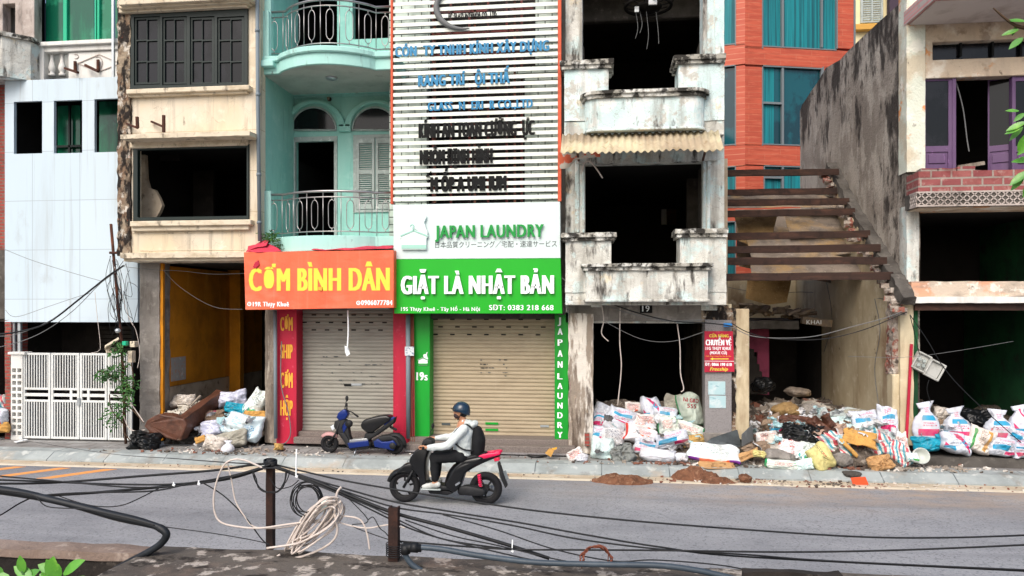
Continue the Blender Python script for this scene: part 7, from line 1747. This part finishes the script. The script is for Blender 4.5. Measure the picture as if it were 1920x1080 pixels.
for i in range(6): mb.tube(catmull([P(739+15*math.cos(t), 1040+6*math.sin(t)-i*4, 3.83-.045*math.sin(t)) for t in [2*math.pi*k/12 for k in range(12)]], 2, True), .0026, 5, closed=True)
tag(mb.done('wire_binding', M['wire'], smooth=True), 'black wire bound round the foot of the short post', 'wire')
for px, y0, y1, lab in ((961, 1012, 1033, 'white zip tie on the cable bundle at the middle of the wall'), (556, 842, 893, 'white zip tie standing up right of the tall post'), (326, 904, 909, 'white clip on the left cable bundle nearer the left edge'), (373, 901, 907, 'white clip on the left cable bundle nearer the tall post')):
    tag(MB().bar(P(px, y0, 3.86), P(px-1, y1, 3.86), .006, .006).bar(P(px-2, y1-1, 3.855), P(px+2, y1+1, 3.855), .007, .012).done('zip_tie', M['ink_white']), lab, 'zip tie')
tag(MB().pp([(602, 938), (612, 933), (616, 942), (608, 958), (601, 962)], 3.83, .004).done('plastic_tag', M['pale_white']), 'milky plastic tag on the hank of white cable', 'tag')
# ------------------------------------------------------------------ leaning pole, creeper, meter boxes, street wires
t = thing('leaning_pole', 'thin black leaning pole carrying wires beside the white gate', 'pole', base(228, 15.0))
MB().tube([P(208, 420, 15.0), P(220, 560, 15.0), P(228, 640, 15.0), P(236, 832, 15.0)], .03, 8).bar(P(206, 474, 14.95), P(240, 474, 14.95), .05).done('shaft', M['rust'], t, smooth=True)
wl_ = MB(); r5 = random.Random(31)
for _ in range(26):
    a, b = r5.uniform(206, 245), r5.uniform(470, 560)
    wl_.tube(catmull([P(a, b, 14.95), P(a+r5.uniform(-14, 20), b+r5.uniform(10, 60), 14.85), P(a+r5.uniform(-8, 16), b+r5.uniform(60, 110), 14.95)], 4), .006, 4)
wl_.done('wire_nest', M['wire'], t, smooth=True)
t = thing('meter_cabinet', 'open tilted white meter cover with small boxes on the leaning pole', 'meter box', tuple(P(212, 645, 14.9)))
MB().hull8([P(x, y, Y) for x, y, Y in ((197, 652, 14.8), (224, 636, 14.8), (222, 640, 15.0), (197, 657, 15.0), (196, 648, 14.8), (222, 632, 14.8), (221, 635, 15.0), (196, 651, 15.0))]).done('cover', M['cream_trim'], t, bevel=.008)
MB().pb(198, 652, 212, 662, 14.95, .14).pb(243, 640, 252, 651, 14.95, .14).pb(239, 658, 247, 680, 14.95, .14).each('box', M['cream_trim'], t, bevel=.008)
MB().ell(P(221, 620, 14.85), .06, .06, .05).done('lamp_shade', M['alu'], t, smooth=True); MB().pb(228, 640, 236, 648, 14.85, .1).done('green_box', M['green_frame'], t, bevel=.01)
cr_ = thing('creeper', 'leafy green creeper climbing the leaning pole beside the white gate', 'plant', base(225, 14.9))
tw = MB()
for pts in (((236, 830), (230, 780), (238, 720), (226, 660), (222, 640)), ((236, 800), (210, 770), (205, 740)), ((234, 720), (200, 700), (185, 695)), ((236, 760), (250, 720), (246, 680)), ((232, 810), (250, 830), (262, 806)), ((228, 750), (250, 770), (270, 793))):
    tw.tube(catmull([P(x, y, 14.9) for x, y in pts], 5), .012, 5)
tw.done('stem', M['twig'], cr_, smooth=True)
lf = MB(); r6 = random.Random(17)
for px, py, rx, rz, n_ in ((222, 655, .2, .2, 90), (200, 702, .28, .17, 150), (238, 720, .2, .22, 130), (214, 780, .25, .3, 120), (236, 748, .2, .2, 90), (226, 690, .16, .16, 60)):
    leafclump(lf, P(px, py, 14.9), (rx, .22, rz), n_, .1, r6)
lf.done('leaves', M['leaf'], cr_)
def wire(pts, label, m='wire_grey', r=.008, Y=14.9):
    return tag(MB().tube(catmull([P(p[0], p[1], p[2] if len(p) > 2 else Y) for p in pts], 6), r, 5).done('street_wire', M[m], smooth=True), label, 'wire', 'wires strung over the shop fronts')
wire([(-20, 628), (35, 622), (90, 605), (150, 560), (200, 520), (232, 498)], 'dark wire bundle rising across the white cladding to the cream house', 'wire', .02)
wire([(-20, 655), (40, 640), (90, 617), (140, 580), (190, 530), (235, 497)], 'lower grey wire sweeping over the gate and up the white cladding')
wire([(-20, 630), (30, 627), (100, 598), (160, 552), (236, 496)], 'upper grey wire sweeping over the gate and up the white cladding')
wire([(10, 581), (30, 594), (90, 575), (150, 555), (170, 550)], 'thin wire kinked against the left of the white cladding', r=.005)
wire([(10, 468), (60, 488), (130, 510), (190, 527)], 'thin faint wire slanting down across the upper white cladding', r=.005)
wire([(178, 548), (182, 590), (188, 645), (185, 658), (170, 662)], 'pale wire hanging from the bundle to the gate top', 'wire_white', .006)
wire([(215, 500), (240, 590), (255, 620), (262, 660), (258, 690)], 'grey wire dropping beside the leaning pole to the meter boxes', 'wire_white', .007)
wire([(232, 500), (290, 506), (340, 508), (400, 514), (470, 512)], 'thin wire across the top of the orange shop opening', r=.005, Y=15.3)
wire([(300, 500), (340, 540), (400, 575), (455, 580)], 'thin sagging wire inside the orange shop opening', r=.005, Y=15.5)
wire([(238, 745), (255, 770), (270, 792)], 'white wire sloping from the creeper to the sofa', 'wire_white', .012)
wire([(232, 780), (240, 800), (252, 808), (272, 806)], 'white wire curling at the foot of the creeper', 'wire_white', .012)
wire([(1036, 520), (1070, 545), (1120, 560), (1190, 585), (1260, 602), (1330, 606), (1375, 612)], 'dark wire slung under the lower balcony of the peeling house', 'wire', .013)
wire([(1040, 510), (1090, 548), (1150, 578), (1240, 600), (1330, 600), (1372, 606)], 'grey wire slung just above the dark one under the lower balcony', 'wire_grey', .008)
wire([(1128, 600), (1200, 635), (1260, 640), (1320, 622)], 'thin wire sagging inside the sack doorway', 'wire_grey', .005)
wire([(1372, 612), (1410, 630), (1470, 634), (1530, 630), (1600, 612), (1660, 596), (1700, 580)], 'pale wire pair crossing the ruin from the red notice', 'wire_grey', .008)
wire([(1372, 606), (1400, 622), (1450, 635), (1540, 636), (1620, 618), (1700, 585)], 'dark wire crossing the ruin beside the pale pair', 'wire', .009)
wire([(1590, 668), (1690, 670), (1780, 660), (1900, 640)], 'thin wire in front of the purple door house shop', 'wire_grey', .004)
wire([(1706, 590), (1740, 640), (1770, 690), (1820, 745), (1920, 835)], 'dark wire slanting down over the sacks on the step', 'wire', .009)
tag(MB().pb(1357, 606, 1373, 613, 15.1, .08).done('blue_tape', mat('blue_tape', '#2f7fc4', .5), bevel=.01), 'blue tape wound round the wires above the red moving notice', 'tape')
t = thing('hanging_box', 'broken grey plastic meter box hanging by wires in the right shop opening', 'meter box', tuple(P(1745, 690, 15.2)))
def obox(px, py, w_, h_, ang, Y, m, nm, d=.14):
    k = ppm(px, Y); M4 = Matrix.Translation(P(px, py, Y)) @ Matrix.Rotation(-math.radians(ang), 4, 'Y')
    return MB().wallw(-w_/2/k, w_/2/k, -h_/2/k, h_/2/k, 0, d, [(-w_/2/k*.8, w_/2/k*.8, -h_/2/k*.8, h_/2/k*.8)]).box(-w_/2/k*.78, w_/2/k*.78, .05, .07, -h_/2/k*.78, h_/2/k*.78).xf(M4).done(nm, m, t, bevel=.01)
M['box_grey'] = mat('grey_plastic_box', '#b9bab5', .5, (('#8d8e88', 6, .5, .68, .7),))
obox(1729, 679, 26, 34, -28, 15.2, M['box_grey'], 'case'); obox(1754, 694, 30, 34, -28, 15.15, M['box_grey'], 'door', .06)
sm = MB()
for dx, dy in ((-4, -6), (5, -2), (-6, 5), (3, 7)): sm.pb(1729+dx-3, 679+dy-3, 1729+dx+3, 679+dy+3, 15.16, .05)
sm.each('meter_part', M['louvre'], t, bevel=.006)
MB().tube(catmull([P(1706, 590, 15.1), P(1716, 630, 15.1), P(1724, 664, 15.15)], 4), .008, 5).tube(catmull([P(1742, 712, 15.15), P(1738, 730, 15.15), P(1745, 755, 15.15)], 4), .006, 5).done('wire', M['wire'], t, smooth=True)
# ------------------------------------------------------------------ leaves near the viewer
def leaf3(mb, p, d, up_, L1, W1, curl=.2):
    d = d.normalized(); s_ = d.cross(up_).normalized(); n_ = s_.cross(d); prof = [(0, .02), (.15, .32), (.35, .48), (.55, .5), (.75, .36), (.9, .16), (1, .0)]
    Lf, Cn, Rt = [], [], []
    for t_, w_ in prof:
        c = p+d*L1*t_-n_*curl*L1*t_*t_
        Cn.append(mb.bm.verts.new(c-n_*W1*.12*(w_*2))); Lf.append(mb.bm.verts.new(c+s_*W1*w_)); Rt.append(mb.bm.verts.new(c-s_*W1*w_))
    for i in range(len(prof)-1):
        mb.face((Lf[i], Cn[i], Cn[i+1], Lf[i+1])); mb.face((Cn[i], Rt[i], Rt[i+1], Cn[i+1]))
M['leaf_near'] = mat('glossy_fresh_leaf', '#5a9a33', .4, (('#3f7a2a', 9, .42, .6, .8), ('#8fc24f', 14, .55, .68, .6), ('#b9b35a', 22, .66, .72, .5)), None, 0, .5)
t = thing('street_tree', 'branch tips of a light green tree reaching in at the right edge', 'tree', (P(2150, CY, 3.6).x, 3.6, 1.2))
bx = P(2150, CY, 3.6).x
MB().tube(catmull([(bx, 3.6, 1.15), (bx+.05, 3.62, 2.6), (bx-.02, 3.6, 3.6), (bx+.08, 3.65, 4.8), (bx+.1, 3.6, 6)], 6), [.09-.0023*i for i in range(25)], 10).done('trunk', M['twig'], t, smooth=True)
tw = MB(); lf = MB(); r7 = random.Random(12)
for pts in (((2150, 180), (2040, 110), (1960, 60), (1905, 48), (1862, 15)), ((2150, 420), (2040, 330), (1960, 300), (1925, 320), (1900, 335)), ((2150, 330), (2040, 250), (1960, 220), (1915, 235), (1893, 245)), ((2150, 60), (2050, 10), (1960, -30))):
    C = catmull([P(x, y, 3.6) for x, y in pts], 6); tw.tube(C, [.02-.018*i/len(C) for i in range(len(C))], 6)
tw.done('branch', M['twig'], t, smooth=True)
spots = [(a+6, b, c, d) for a, b, c, d in [(1905, 55, 190, 34), (1912, 70, 215, 40), (1918, 40, 160, 36), (1900, 48, 250, 22), (1905, 208, 170, 26), (1915, 212, 215, 30), (1918, 228, 200, 40), (1912, 238, 225, 36), (1920, 250, 250, 40), (1906, 242, 190, 28), (1922, 320, 215, 46), (1914, 332, 225, 36), (1925, 300, 180, 40), (1922, 345, 250, 30), (1908, 330, 240, 24), (1930, 262, 230, 40)]]
for px, py, a, L1 in spots:
    a = math.radians(a); leaf3(lf, P(px, py, 3.6+r7.uniform(-.05, .05)), Vector((math.cos(a), r7.uniform(-.3, .3), math.sin(a))), Vector((r7.uniform(-.3, .3), -.8, .5)), L1/480, L1/480*.36)
for _ in range(260):
    px, py = r7.uniform(1945, 2300), r7.uniform(-200, 420); a = r7.uniform(0, 6.28)
    leaf3(lf, P(px, py, 3.6+r7.uniform(-.3, .5)), Vector((math.cos(a), r7.uniform(-.5, .5), math.sin(a))), Vector((r7.uniform(-.5, .5), -.8, .5)), .11, .045)
lf.done('crown', M['leaf_near'], t, smooth=True)
t = thing('seedling', 'bright green broad leaved plant below the wall at the bottom left', 'plant', tuple(PZ(70, 1079, 1.6)))
st = MB(); lf = MB()
for pts in (((90, 1160), (92, 1110), (95, 1062)), ((60, 1160), (55, 1100), (40, 1070)), ((120, 1160), (118, 1100), (122, 1075))): st.tube(catmull([P(x, y, 3.45) for x, y in pts], 5), .006, 6)
st.done('stem', M['leaf'], t, smooth=True)
for px, py, a, L1, W1 in ((94, 1080, 80, 36, 26), (112, 1086, 110, 44, 26), (118, 1076, 40, 56, 24), (100, 1070, 150, 30, 18), (60, 1082, 150, 44, 20), (44, 1075, 95, 34, 16), (130, 1092, 10, 44, 22), (20, 1084, 170, 40, 22), (78, 1092, 60, 36, 24), (5, 1080, 120, 26, 16), (40, 1090, 40, 40, 22), (105, 1095, 150, 40, 22)):
    a = math.radians(a); leaf3(lf, P(px, py, 3.45), Vector((math.cos(a), r7.uniform(-.5, .0), math.sin(a))), Vector((r7.uniform(-.3, .3), -.9, .7)), L1/370, W1/370, .25)
lf.done('leaves', M['leaf_near'], t, smooth=True)
